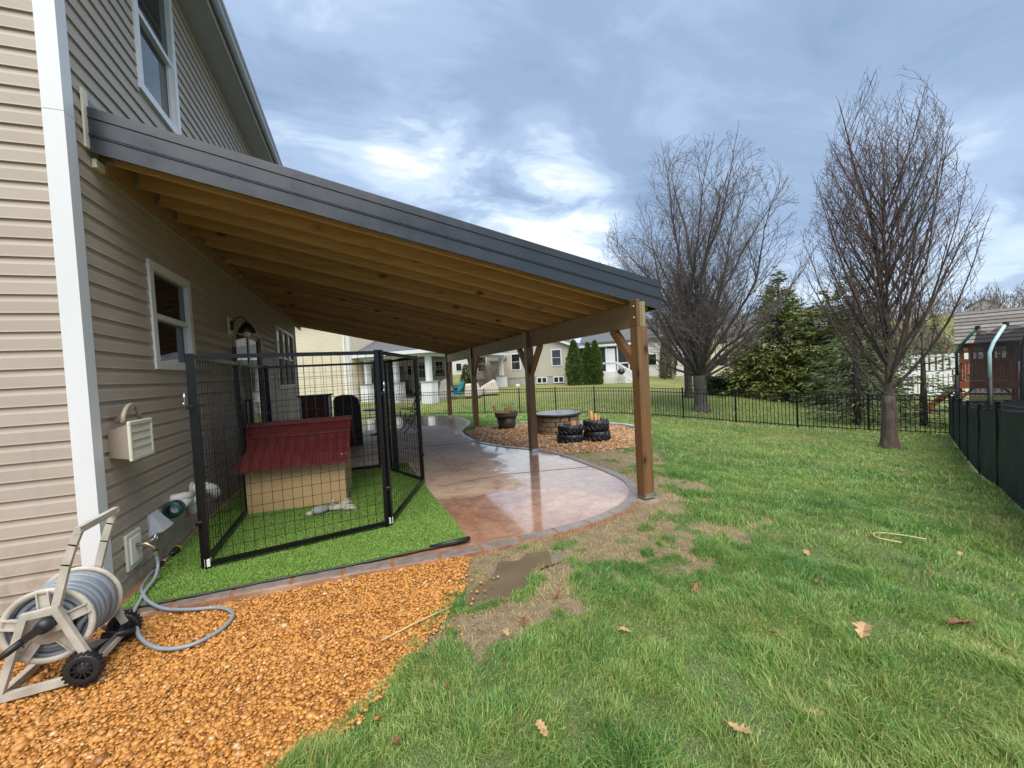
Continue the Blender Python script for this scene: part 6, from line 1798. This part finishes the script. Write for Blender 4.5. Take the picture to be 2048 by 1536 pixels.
b = MB(); b.bar(B(-0.37, 0.46, 3.70), B(-0.37, -WB / 2, 6.19), 0.05, 0.20); b.bar(B(-0.37, -WB - 0.46, 3.70), B(-0.37, -WB / 2, 6.19), 0.05, 0.20); part('rake_board', b, 'trim', nb)
b = MB(); b.bar(B(0.02, 0.1, 3.6), B(0.02, 0.1, 0.2), 0.11, 0.09); b.bar(B(0.02, 0.1, 0.2), B(-0.5, 0.2, 0.05), 0.11, 0.09); part('downspout', b, 'trim', nb)
def b_window(b0, b1, z0, z1, split=True, nm='window'):
    f_ = part(nm, abox(MB(), B, -0.05, 0.02, b0 - 0.11, b1 + 0.11, z0 - 0.11, z1 + 0.11), 'trim', nb)
    zm = (z0 + z1) / 2
    if split:
        for c0, c1 in ((z0, zm - 0.03), (zm + 0.03, z1)): part('pane', abox(MB(), B, -0.065, -0.04, b0, b1, c0, c1), 'glass', f_)
    else:
        m_ = (b0 + b1) / 2
        for q0, q1 in ((b0, m_ - 0.06), (m_ + 0.06, b1)): part('pane', abox(MB(), B, -0.065, -0.04, q0, q1, z0, z1), 'glass', f_)
b_window(-1.95, -1.1, 1.95, 3.45); b_window(-6.3, -5.45, 1.75, 3.3); b_window(-10.2, -9.3, 1.75, 3.3)
b_window(-1.85, -0.95, 0.25, 0.72, False, 'basement_window'); b_window(-3.6, -2.7, 0.25, 0.72, False, 'basement_window')
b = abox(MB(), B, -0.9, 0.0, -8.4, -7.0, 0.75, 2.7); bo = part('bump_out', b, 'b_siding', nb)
b = MB(); b.hexa([B(-1.05, -8.55, 2.62), B(0, -8.55, 3.0), B(0, -6.85, 3.0), B(-1.05, -6.85, 2.62), B(-1.05, -8.55, 2.72), B(0, -8.55, 3.12), B(0, -6.85, 3.12), B(-1.05, -6.85, 2.72)]); part('bump_out_roof', b, 'shingle', bo)
b = abox(MB(), B, -0.93, -0.80, -7.12, -6.97, 0.75, 2.62); part('corner_board', b, 'trim', bo)
# screened porch
p_s0, p_s1, pb1 = 1.6, 6.0, 5.35
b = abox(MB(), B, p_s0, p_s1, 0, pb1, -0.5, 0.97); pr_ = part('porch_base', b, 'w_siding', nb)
b = abox(MB(), B, p_s0 - 0.3, p_s1 + 0.3, 0, pb1 + 0.3, 3.56, 3.74); part('porch_roof', b, 'trim', pr_)
for k in range(6):
    q_ = pb1 * k / 5; b = abox(MB(), B, p_s0, p_s0 + 0.10, max(0, q_ - 0.06), q_ + 0.06, 0.97, 3.56); part('screen_post', b, 'trim', pr_)
for z_ in (0.97, 1.75, 3.46):
    b = abox(MB(), B, p_s0 + 0.01, p_s0 + 0.09, 0.0, pb1, z_, z_ + 0.10); part('screen_rail', b, 'trim', pr_)
b = abox(MB(), B, p_s0 + 0.04, p_s0 + 0.05, 0.0, pb1, 1.0, 3.5); part('screen', b, 'screen', pr_)
b = abox(MB(), B, p_s0 + 0.1, p_s1, pb1 - 0.05, pb1 - 0.04, 1.0, 3.5); part('screen', b, 'screen', pr_)
b = abox(MB(), B, p_s1 - 0.1, p_s1, 0, pb1 - 0.06, 0.97, 3.56); part('back_wall', b, 'b_siding', pr_)
f_ = part('screen_door', abox(MB(), B, p_s0 - 0.03, p_s0 + 0.02, 3.1, 4.05, 0.98, 3.3), 'trim', pr_)
# steps with railings
st = part('steps', abox(MB(), B, p_s0 - 1.2, p_s0 - 0.02, 2.9, 4.2, -0.4, 0.95), 'vinyl', nb)
for k in range(5):
    zt = 0.95 - 0.2 * (k + 1); b = abox(MB(), B, p_s0 - 1.2, p_s0 - 0.02, 4.2 + 0.28 * k, 4.2 + 0.28 * (k + 1), -0.5, zt); part('step', b, 'vinyl', st)
for s_ in (p_s0 - 1.22, p_s0 - 0.06):
    b = MB(); b.bar(B(s_, 3.0, 1.90), B(s_, 4.2, 1.90), 0.07, 0.09); b.bar(B(s_, 4.2, 1.90), B(s_, 5.7, 0.85), 0.07, 0.09); b.bar(B(s_, 4.2, 1.1), B(s_, 5.7, 0.05), 0.06, 0.07)
    for k in range(12):
        q_ = 4.2 + 1.5 * k / 11; b.bar(B(s_, q_, 0.9 - (q_ - 4.2) * 0.7), B(s_, q_, 1.9 - (q_ - 4.2) * 0.7), 0.04, 0.04)
    part('railing', b, 'vinyl', st)
b = MB()
for k in range(9):
    b.bar(B(p_s0 - 1.23, 2.9 + k * 0.2, -0.35), B(p_s0 - 1.23, 2.5 + k * 0.2 + 0.9, 0.45), 0.03, 0.02)
part('lattice', b, 'cream', st)
kg = thing('kettle_grill', B(p_s0 - 1.9, 5.0, 0), 'round black kettle grill in front of the white porch steps', 'grill')
kc = B(p_s0 - 1.9, 4.75, 0)
b = MB(); b.lathe([(0.0, 0.75), (0.22, 0.80), (0.36, 0.98), (0.36, 1.04), (0.30, 1.20), (0.12, 1.32), (0, 1.33)], (kc[0], kc[1], -0.05), 18); part('bowl', b, 'blackplastic', kg)
for k in range(3):
    a_ = k * 2.1; b = MB(); b.tube([(kc[0] + 0.12 * math.cos(a_), kc[1] + 0.12 * math.sin(a_), 0.75), (kc[0] + 0.36 * math.cos(a_), kc[1] + 0.36 * math.sin(a_), -0.15)], 0.02, 5); part('leg', b, 'steel', kg)
for i, (x_, y_, h, r_) in enumerate(((18.9, 34.4, 4.15, 0.78), (20.35, 34.3, 3.9, 0.62), (20.9, 33.9, 4.05, 0.68))):
    shrub('arborvitae', at_ground(x_, y_), ['conical evergreen of the trio next to the house downspout', 'middle evergreen of the trio, half hidden between the two others', 'conical evergreen of the trio next to the white porch'][i], r_, r_, h, 'arbor', 40 + i, 5200, 0.20, 'evergreen', True, 'conical evergreens by the greige house')
for i, (b_, s_, h) in enumerate(((6.1, 8.2, 4.9), (8.9, 7.2, 4.6))):
    p = B(s_, b_, 0); shrub('arborvitae', at_ground(p[0], p[1]), ['conical evergreen whose tip shows above the porch roof', 'conical evergreen standing at the end of the white porch behind the steps'][i], 0.85, 0.85, h + (1.0 if i == 0 else 0.2), 'arbor', 50 + i, 4600, 0.22, 'evergreen', True, 'conical evergreens by the greige house')
# bare reddish shrubs
def twiggy(name, base, label, h, w_, seed, mat='twig_far'):
    r = random.Random(seed); b = MB()
    for k in range(46):
        a_ = r.uniform(0, 2 * PI); f_ = r.uniform(0.1, 1)
        p = Vector(base); q_ = p + Vector((math.cos(a_) * w_ * f_ * 0.5, math.sin(a_) * w_ * f_ * 0.5, h * 0.55)); s_ = p + Vector((math.cos(a_) * w_ * f_, math.sin(a_) * w_ * f_, h * r.uniform(0.8, 1.05)))
        b.tube([p, q_, s_], [0.022, 0.015, 0.006], 3, cap=False)
        for _ in range(3):
            e = q_.lerp(s_, r.random()); b.tube([e, e + Vector((r.gauss(0, 0.22), r.gauss(0, 0.22), r.uniform(0.15, 0.45)))], [0.010, 0.005], 3, cap=False)
    return solo(name, b, mat, label, 'shrub')
twiggy('bare_shrub', (10.6, 35.1, gz(10.6, 35.1)), 'leafless bush by the greige house behind the pale cover', 2.9, 1.5, 3)
pq = B(4.0, 8.6, 0); twiggy('bare_shrub', (pq[0], pq[1], gz(pq[0], pq[1])), 'low reddish leafless bush beyond the white porch steps', 1.6, 1.3, 5, 'twig_r')
shrub('round_shrub', (11.2, 44.0, gz(11.2, 44.0)), 'green bush seen between the two far patio posts', 0.9, 0.9, 2.2, 'spruce', 61, 2200, 0.2)

# distant houses
def far_house(loc, w_, d_, h, rot, label, mat, roof='shingle', win=3, storeys=2):
    o = thing('distant_house', loc, label, 'house', 'distant houses')
    c, s_ = math.cos(rot), math.sin(rot)
    def Fh(a_, b_, z_): return (loc[0] + a_ * c - b_ * s_, loc[1] + a_ * s_ + b_ * c, loc[2] + z_)
    b = abox(MB(), Fh, -w_ / 2, w_ / 2, -d_ / 2, d_ / 2, -1.5, h); b.add([Fh(-w_ / 2, -d_ / 2, h), Fh(-w_ / 2, d_ / 2, h), Fh(-w_ / 2, 0, h + d_ * 0.3), Fh(w_ / 2, -d_ / 2, h), Fh(w_ / 2, d_ / 2, h), Fh(w_ / 2, 0, h + d_ * 0.3)], [(0, 2, 1), (3, 4, 5), (0, 3, 5, 2), (1, 2, 5, 4)])
    part('wall', b, mat, o)
    b = MB()
    for sg in (-1, 1):
        e = sg * (d_ / 2 + 0.5)
        b.hexa([Fh(-w_ / 2 - 0.4, e, h - 0.25), Fh(w_ / 2 + 0.4, e, h - 0.25), Fh(w_ / 2 + 0.4, 0, h + d_ * 0.3 + 0.05), Fh(-w_ / 2 - 0.4, 0, h + d_ * 0.3 + 0.05), Fh(-w_ / 2 - 0.4, e, h - 0.05), Fh(w_ / 2 + 0.4, e, h - 0.05), Fh(w_ / 2 + 0.4, 0, h + d_ * 0.3 + 0.25), Fh(-w_ / 2 - 0.4, 0, h + d_ * 0.3 + 0.25)])
    part('roof', b, roof, o)
    for f_ in range(storeys):
        for k in range(win):
            xx = -w_ / 2 + w_ * (k + 0.5) / win; z0 = 0.9 + f_ * 2.9
            wn_ = part('window', abox(MB(), Fh, xx - 0.65, xx + 0.65, -d_ / 2 - 0.07, -d_ / 2 + 0.02, z0, z0 + 1.6), 'trim', o)
            part('pane', abox(MB(), Fh, xx - 0.53, xx + 0.53, -d_ / 2 - 0.09, -d_ / 2 - 0.065, z0 + 0.1, z0 + 1.5), 'glass', wn_)
    return o
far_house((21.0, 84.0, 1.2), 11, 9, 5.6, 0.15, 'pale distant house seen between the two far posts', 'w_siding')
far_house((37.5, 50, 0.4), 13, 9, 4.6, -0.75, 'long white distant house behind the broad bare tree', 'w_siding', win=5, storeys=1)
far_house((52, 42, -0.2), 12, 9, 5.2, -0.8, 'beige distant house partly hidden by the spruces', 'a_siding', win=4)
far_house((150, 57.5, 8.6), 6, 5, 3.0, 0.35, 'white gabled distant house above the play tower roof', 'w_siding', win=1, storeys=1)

# white vinyl fences beyond the lawn
def vinyl_fence(p0, p1, z0, z1, h, label, step=0.30):
    a_, c_ = Vector((*p0, z0)), Vector((*p1, z1)); L = (c_ - a_).length; n = int(L / step)
    f = thing('vinyl_fence', tuple(a_), label, 'fence', 'white vinyl fences')
    d_ = (c_ - a_) / L
    bd = MB(); bd.box(-0.012, 0.012, -step * 0.33, step * 0.33, 0, h); bm_ = bd.mesh('board'); bm_.materials.append(M['trim'])
    rotz = math.atan2(d_.y, d_.x) - PI / 2
    for k in range(n + 1):
        q_ = d_ * (k * step); shared('board', bm_, f, tuple(q_), (0, 0, rotz))
    for hh in (0.2, h - 0.2):
        b = MB(); b.bar(a_ + Vector((0, 0, hh)), c_ + Vector((0, 0, hh)), 0.04, 0.12); part('rail', b, 'trim', f)
    return f
vinyl_fence((31.5, 21.0), (40.5, 15.2), -1.75, -1.85, 1.85, 'white board fence lowest on the slope, behind the pear trunk')
vinyl_fence((40.5, 15.2), (43, 8.6), -1.85, -1.9, 1.85, 'white board fence seen under the play tower deck')
vinyl_fence((50, 25.0), (57, 15.0), -0.9, -0.9, 1.9, 'white board fence higher up the slope than the others', 0.45)

# hill with woods at the right
hx, hy = np.meshgrid(np.linspace(0, 1, 40), np.linspace(0, 1, 14))
A0_ = np.array([75.0, 85.0]); A1_ = np.array([135.0, -30.0]); nd = np.array([0.88, 0.46])
HXx = A0_[0] + (A1_[0] - A0_[0]) * hx + nd[0] * hy * 90; HYy = A0_[1] + (A1_[1] - A0_[1]) * hx + nd[1] * hy * 90
HZz = -2.5 + 14.5 * np.sin(np.clip(hy * 0.85 + 0.02, 0, 1) * PI * 0.6) * (0.55 + 0.6 * vnoise(hx * 5, hy * 3, 1, 2)) * np.clip(hx * 3.2 + 0.25, 0, 1)
iv = np.arange(hx.size).reshape(hx.shape)
me = npmesh('hill', np.stack([HXx.ravel(), HYy.ravel(), HZz.ravel()], 1), np.stack([iv[:-1, :-1].ravel(), iv[:-1, 1:].ravel(), iv[1:, 1:].ravel(), iv[1:, :-1].ravel()], 1), None, 'terrain', True, {'bare': np.zeros(hx.size), 'far': np.ones(hx.size)})
link_mesh('hill', me, kind='structure')
rg = np.random.default_rng(77); n = 1500
ti = rg.integers(0, hx.size, n)
tp = np.stack([HXx.ravel()[ti] + rg.normal(0, 2.5, n), HYy.ravel()[ti] + rg.normal(0, 2.5, n), HZz.ravel()[ti]], 1)
k_ = 26; hts = rg.uniform(3.5, 7.0, n)
u_ = rg.uniform(0, 1, (n, k_)); az = rg.uniform(0, 2 * PI, (n, k_)); rad = (0.25 + 1.6 * np.sin(u_ * PI) ** 0.8) * rg.uniform(0.3, 1, (n, k_))
P = np.stack([tp[:, None, 0] + np.cos(az) * rad, tp[:, None, 1] + np.sin(az) * rad, tp[:, None, 2] + u_ * hts[:, None]], 2).reshape(-1, 3)
V = leaf_tris(P, np.tile(np.array([[0, 0, 1.0]]), (len(P), 1)), 1.0, 0, 0.07, rg)
me = npmesh('hill_woods', V.reshape(-1, 3), None, np.arange(len(V) * 3).reshape(-1, 3), 'hillwood')
link_mesh('hill_woods', me, label='brown leafless woods on the far hill', kind='stuff')

# a belt of leafless woods along the foot of the hill
n = 420; f_ = rg.uniform(0, 1, n)
tp = np.stack([66 + 20 * f_ + rg.normal(0, 2.5, n), 66 - 62 * f_ + rg.normal(0, 2.5, n)], 1); tz_ = ground(tp[:, 0], tp[:, 1])
k_ = 60; hts = rg.uniform(3.5, 6.5, n)
u_ = rg.uniform(0, 1, (n, k_)); az = rg.uniform(0, 2 * PI, (n, k_)); rad = (0.2 + 1.5 * np.sin(u_ * PI) ** 0.8) * rg.uniform(0.3, 1, (n, k_))
P = np.stack([tp[:, None, 0] + np.cos(az) * rad, tp[:, None, 1] + np.sin(az) * rad, tz_[:, None] + u_ * hts[:, None]], 2).reshape(-1, 3)
V = leaf_tris(P, np.tile(np.array([[0, 0, 1.0]]), (len(P), 1)), 0.8, 0, 0.06, rg)
me = npmesh('woods', V.reshape(-1, 3), None, np.arange(len(V) * 3).reshape(-1, 3), 'hillwood')
link_mesh('woods', me, label='belt of brown leafless woods at the foot of the far hill', kind='stuff')

# ------------------------------------------------------------------ play tower and trampoline
u1 = Vector((0.382, -0.924, 0)).normalized(); v1 = Vector((0.924, 0.382, 0)).normalized(); P0 = Vector((25.9, 10.75, 0))
PZ = gz(26.5, 10.6)
ptw = thing('play_tower', (P0.x, P0.y, PZ), 'red cedar play tower with a grey shingled roof beyond the screen fence', 'play tower')
def Q(a_, b_, z_): p = P0 + u1 * a_ * 0.68 + v1 * b_; return (p.x, p.y, z_)
DK = -0.20
for a_ in (0.0, 2.4, 4.6):
    for b_ in (0.0, 1.8):
        part('leg', abox(MB(), Q, a_, a_ + 0.13, b_, b_ + 0.13, PZ - 0.2, 1.9), 'cedar', ptw)
part('deck', abox(MB(), Q, -0.05, 4.8, -0.05, 1.95, DK, DK + 0.06), 'cedar', ptw)
part('deck_beam', abox(MB(), Q, -0.06, 4.8, -0.09, -0.052, DK - 0.12, DK + 0.22), 'cedar', ptw, )
nbd = 16
for k in range(nbd):
    part('wall_board', abox(MB(), Q, 0.14 + k * 0.15, 0.14 + k * 0.15 + 0.143, -0.03, -0.008, DK + 0.23, DK + 1.05), 'cedar', ptw)
part('window_rail', abox(MB(), Q, -0.02, 2.6, -0.06, -0.032, DK + 1.05, DK + 1.22), 'cedar', ptw)
part('window_rail', abox(MB(), Q, -0.02, 2.6, -0.06, -0.032, DK + 1.72, DK + 2.05), 'cedar', ptw)
for a_ in (0.0, 0.42, 1.08, 1.35, 2.05, 2.4): part('window_stud', abox(MB(), Q, a_, a_ + 0.22, -0.055, -0.034, DK + 1.22, DK + 1.72), 'cedar', ptw)
part('side_wall', abox(MB(), Q, -0.03, -0.005, 0.0, 1.9, DK + 0.2, DK + 0.95), 'cedar', ptw)
part('side_gable', MB().add([Q(-0.04, -0.3, 1.75), Q(-0.04, 2.2, 1.75), Q(-0.04, 0.95, 3.1), Q(0.0, -0.3, 1.75), Q(0.0, 2.2, 1.75), Q(0.0, 0.95, 3.1)], [(0, 2, 1), (3, 4, 5), (0, 3, 5, 2), (1, 2, 5, 4), (0, 1, 4, 3)]), 'cedar', ptw)
# roof boards, lapped
for k in range(9):
    f0, f1 = k / 9, (k + 1) / 9
    z0, z1 = 1.72 + 1.50 * f0, 1.72 + 1.50 * f1; b0, b1 = -0.45 + 1.40 * f0, -0.45 + 1.40 * f1
    b = MB(); b.hexa([Q(-0.22, b0, z0), Q(5.2, b0, z0), Q(5.2, b1 + 0.03, z1 - 0.0), Q(-0.22, b1 + 0.03, z1 - 0.0), Q(-0.22, b0 - 0.01, z0 + 0.035), Q(5.2, b0 - 0.01, z0 + 0.035), Q(5.2, b1 + 0.03, z1 + 0.012), Q(-0.22, b1 + 0.03, z1 + 0.012)])
    part('roof_board', b, 'brownshingle', ptw)
b = MB(); b.hexa([Q(-0.22, 0.95, 3.20), Q(5.2, 0.95, 3.20), Q(5.2, 2.4, 1.72), Q(-0.22, 2.4, 1.72), Q(-0.22, 0.95, 3.23), Q(5.2, 0.95, 3.23), Q(5.2, 2.4, 1.75), Q(-0.22, 2.4, 1.75)]); part('roof_back', b, 'brownshingle', ptw)
for a0, a1 in ((0.13, 0.6), (2.4, 1.95)):
    b = MB(); b.bar(Q(a0, 0.06, DK - 0.55), Q(a1, 0.06, DK - 0.12), 0.08, 0.08); part('brace', b, 'cedar', ptw)
part('cross_rail', abox(MB(), Q, 0.13, 2.4, 0.02, 0.08, DK - 0.42, DK - 0.33), 'cedar', ptw)
# climbing ramp at the left
b = MB(); 
for b_ in (0.1, 1.4): b.bar(Q(-0.05, b_, DK + 0.02), Q(-1.75, b_, PZ + 0.05), 0.07, 0.20)
part('ramp_stringer', b, 'cedar', ptw)
for k in range(7):
    f_ = (k + 0.5) / 7; b = MB(); b.bar(Q(-0.05 - 1.7 * f_, 0.08, DK + 0.06 + (PZ - DK) * f_), Q(-0.05 - 1.7 * f_, 1.42, DK + 0.06 + (PZ - DK) * f_), 0.2, 0.03); part('ramp_board', b, 'cut_wood', ptw)
b = MB(); b.tube([Q(-0.05, -0.06, DK + 0.1), Q(-0.3, -0.08, DK + 0.25), Q(-0.32, -0.08, DK + 0.75), Q(-0.06, -0.06, DK + 0.9)], 0.025, 6); part('grab_handle', b, 'blackplastic', ptw)

tr = thing('trampoline', (19.6, 7.4, gz(19.6, 7.4)), 'netted trampoline with a pale blue bent pole behind the screen fence', 'trampoline')
tz = gz(19.0, 7.2); tcx, tcy, TR_ = 20.81, 6.19, 2.3
b = MB(); b.lathe([(TR_ + 0.05, tz + 0.85), (TR_ + 0.05, tz + 0.93), (TR_ - 0.25, tz + 0.95), (TR_ - 0.25, tz + 0.88)], (tcx, tcy, 0), 40, close=True); part('frame_pad', b, 'cover', tr)
b = MB(); b.disc((tcx, tcy, tz + 0.90), TR_ - 0.2, 40); part('mat', b, 'cover', tr)
for k in range(6):
    a_ = PI - 0.35 + k * 2 * PI / 6; cs, sn = math.cos(a_), math.sin(a_)
    pl_ = [(tcx + cs * (TR_ + 0.08), tcy + sn * (TR_ + 0.08), tz + 0.0), (tcx + cs * (TR_ + 0.08), tcy + sn * (TR_ + 0.08), tz + 1.95)]
    b = MB(); b.tube(pl_, 0.07, 8); p_ = part('pole', b, 'cover', tr)
    b = MB(); b.tube([(pl_[1][0], pl_[1][1], tz + 1.90), (pl_[1][0], pl_[1][1], tz + 2.75), (tcx + cs * (TR_ - 0.05), tcy + sn * (TR_ - 0.05), tz + 3.05), (tcx + cs * (TR_ - 0.45), tcy + sn * (TR_ - 0.45), tz + 3.62)], 0.048, 8); part('upper_pole', b, 'bluepole' if k == 0 else 'coupling', p_)
    b = MB(); b.lathe([(0.07, -0.06), (0.07, 0.06)], (tcx + cs * (TR_ - 0.45), tcy + sn * (TR_ - 0.45), tz + 3.62), 8); part('pole_cap', b, 'cover', p_)
    a2 = a_ + 2 * PI / 12; 
nb_ = MB(); vs_ = []; N = 36
for i in range(N):
    a_ = 2 * PI * i / N; q_ = 0.06 * math.cos(6 * (a_ - PI + 0.35))
    vs_ += [(tcx + math.cos(a_) * (TR_ - 0.25), tcy + math.sin(a_) * (TR_ - 0.25), tz + 0.93), (tcx + math.cos(a_) * (TR_ - 0.30), tcy + math.sin(a_) * (TR_ - 0.30), tz + 2.6), (tcx + math.cos(a_) * (TR_ - 0.5 + q_), tcy + math.sin(a_) * (TR_ - 0.5 + q_), tz + 3.45 + 2.2 * q_)]
nb_.add(vs_, [(i * 3 + j, ((i + 1) % N) * 3 + j, ((i + 1) % N) * 3 + j + 1, i * 3 + j + 1) for i in range(N) for j in range(2)], True)
def net_mat():
    t = NT('safety_net')
    t.fin((0.010, 0.011, 0.013), 0.8)
    t.put(t.b.inputs['Alpha'], 0.62)
    return t.m
M['safety_net'] = net_mat()
part('net', nb_, 'safety_net', tr)

# ------------------------------------------------------------------ small things on the lawn
def oak_leaf(L, seed):
    r = random.Random(seed); n = 9; left, right, mid = [], [], []
    for i in range(n + 1):
        f_ = i / n; w_ = L * (0.10 + 0.24 * math.sin(f_ * PI) ** 0.8) * (1.0 if i % 2 else 0.52) if 0 < i < n else 0.01 * L
        z_ = L * (0.10 + 0.16 * math.sin(f_ * 3.1 + seed)) ; x_ = L * (f_ - 0.5)
        cu = L * 0.16 * (1 + r.uniform(-0.5, 0.5))
        mid.append((x_, 0, z_)); left.append((x_ + 0.03 * L, w_ * r.uniform(0.8, 1.1), z_ + cu * w_ / L * 2)); right.append((x_ + 0.03 * L, -w_ * r.uniform(0.8, 1.1), z_ + cu * w_ / L * 2.6))
    b = MB(); m = n + 1
    b.add(mid + left + right, [(i, i + 1, m + i + 1, m + i) for i in range(n)] + [(i + 1, i, 2 * m + i, 2 * m + i + 1) for i in range(n)])
    b.tube([(-L * 0.5, 0, mid[0][2]), (-L * 0.72, 0.02 * L, mid[0][2] * 0.5)], 0.0016, 4)
    return b
LEAVES = [((2.683, 1.544), 0.20, 'tan', 'longest curled tan leaf lying in the near lawn'), ((3.35, 1.40), 0.22, 'red', 'largest crumpled brown leaf out on the open lawn'),
          ((1.841, 1.266), 0.10, 'tan', 'small pale tan leaf in thick grass near the longest tan leaf'), ((1.451, 1.33), 0.13, 'tan', 'upright tan oak leaf at the bottom edge of the photo'),
          ((0.663, 1.66), 0.10, 'tan', 'tan leaf scrap at the bottom edge near the orange stones'), ((0.74, 2.36), 0.10, 'tan', 'orange tan oak leaf in the grass beside the orange stones'),
          ((1.395, 2.086), 0.11, 'tan', 'light brown oak leaf in the middle of the lawn'), ((2.159, 2.295), 0.12, 'red', 'purplish brown leaf below the worn patch'),
          ((2.30, 2.20), 0.10, 'tan', 'tan leaf close beside the purplish leaf'), ((2.406, 2.495), 0.10, 'red', 'dark brown leaf at the edge of the worn patch'),
          ((3.461, 2.406), 0.09, 'tan', 'small curled leaf standing in the open lawn'), ((0.88, 2.42), 0.12, 'red', 'dark brown leaf beside the orange tan oak leaf'),
          ((1.22, 2.62), 0.11, 'red', 'reddish brown leaf in the grass below the puddle'), ((4.9, 2.05), 0.09, 'tan', 'small tan leaf between the plastic hoop and the dark mesh fence'),
          ((3.05, 2.05), 0.09, 'red', 'dark red leaf between the long curled tan leaf and the worn patch'), ((2.2, 1.75), 0.08, 'red', 'small dark leaf between the two tan leaves'),
          ((0.05, 1.86), 0.09, 'red', 'dark leaf at the lower border of the orange stones'), ((0.33, 2.08), 0.08, 'red', 'dark leaf in the grass a step from the orange stones'),
          ((4.1, 1.9), 0.09, 'red', 'rust coloured leaf on the yellow grass near the plastic hoop'), ((6.4, 3.1), 0.10, 'red', 'brown leaf by the foot of the dark screen')]
for i, ((x_, y_), L, col, lab) in enumerate(LEAVES):
    b = oak_leaf(L * 0.72, i + 1); og = (x_, y_, gz(x_, y_) + 0.035)
    me = b.mesh('oak_leaf'); me.materials.append(M['leaf_tan' if col == 'tan' else 'leaf_red'])
    o = bpy.data.objects.new('oak_leaf', me); C.objects.link(o); o.location = og; o.rotation_euler = (random.uniform(-0.4, 0.4), random.uniform(-0.3, 0.3), random.uniform(0, 6.28))
    tag(o, lab, 'leaf')
RGP = catmull([(4.55, 2.30), (4.44, 2.42), (4.52, 2.50), (4.68, 2.47), (4.83, 2.38), (4.93, 2.30)], 5)
b = MB(); b.tube([(x_, y_, gz(x_, y_) + 0.055) for x_, y_ in RGP], 0.0065, 7)
solo('plastic_hoop', b, 'ring', 'pale yellow bent plastic hoop lying in the grass', 'hoop')
b = MB(); b.tube([(0.02, 2.62, 0.0), (0.25, 2.70, 0.012), (0.50, 2.80, 0.0)], [0.005, 0.006, 0.004], 5)
solo('dry_stalk', b, 'straw', 'dry straw stalk lying across the orange stones', 'stalk')

for _t in TREECOUNT: print('TREE', *_t)
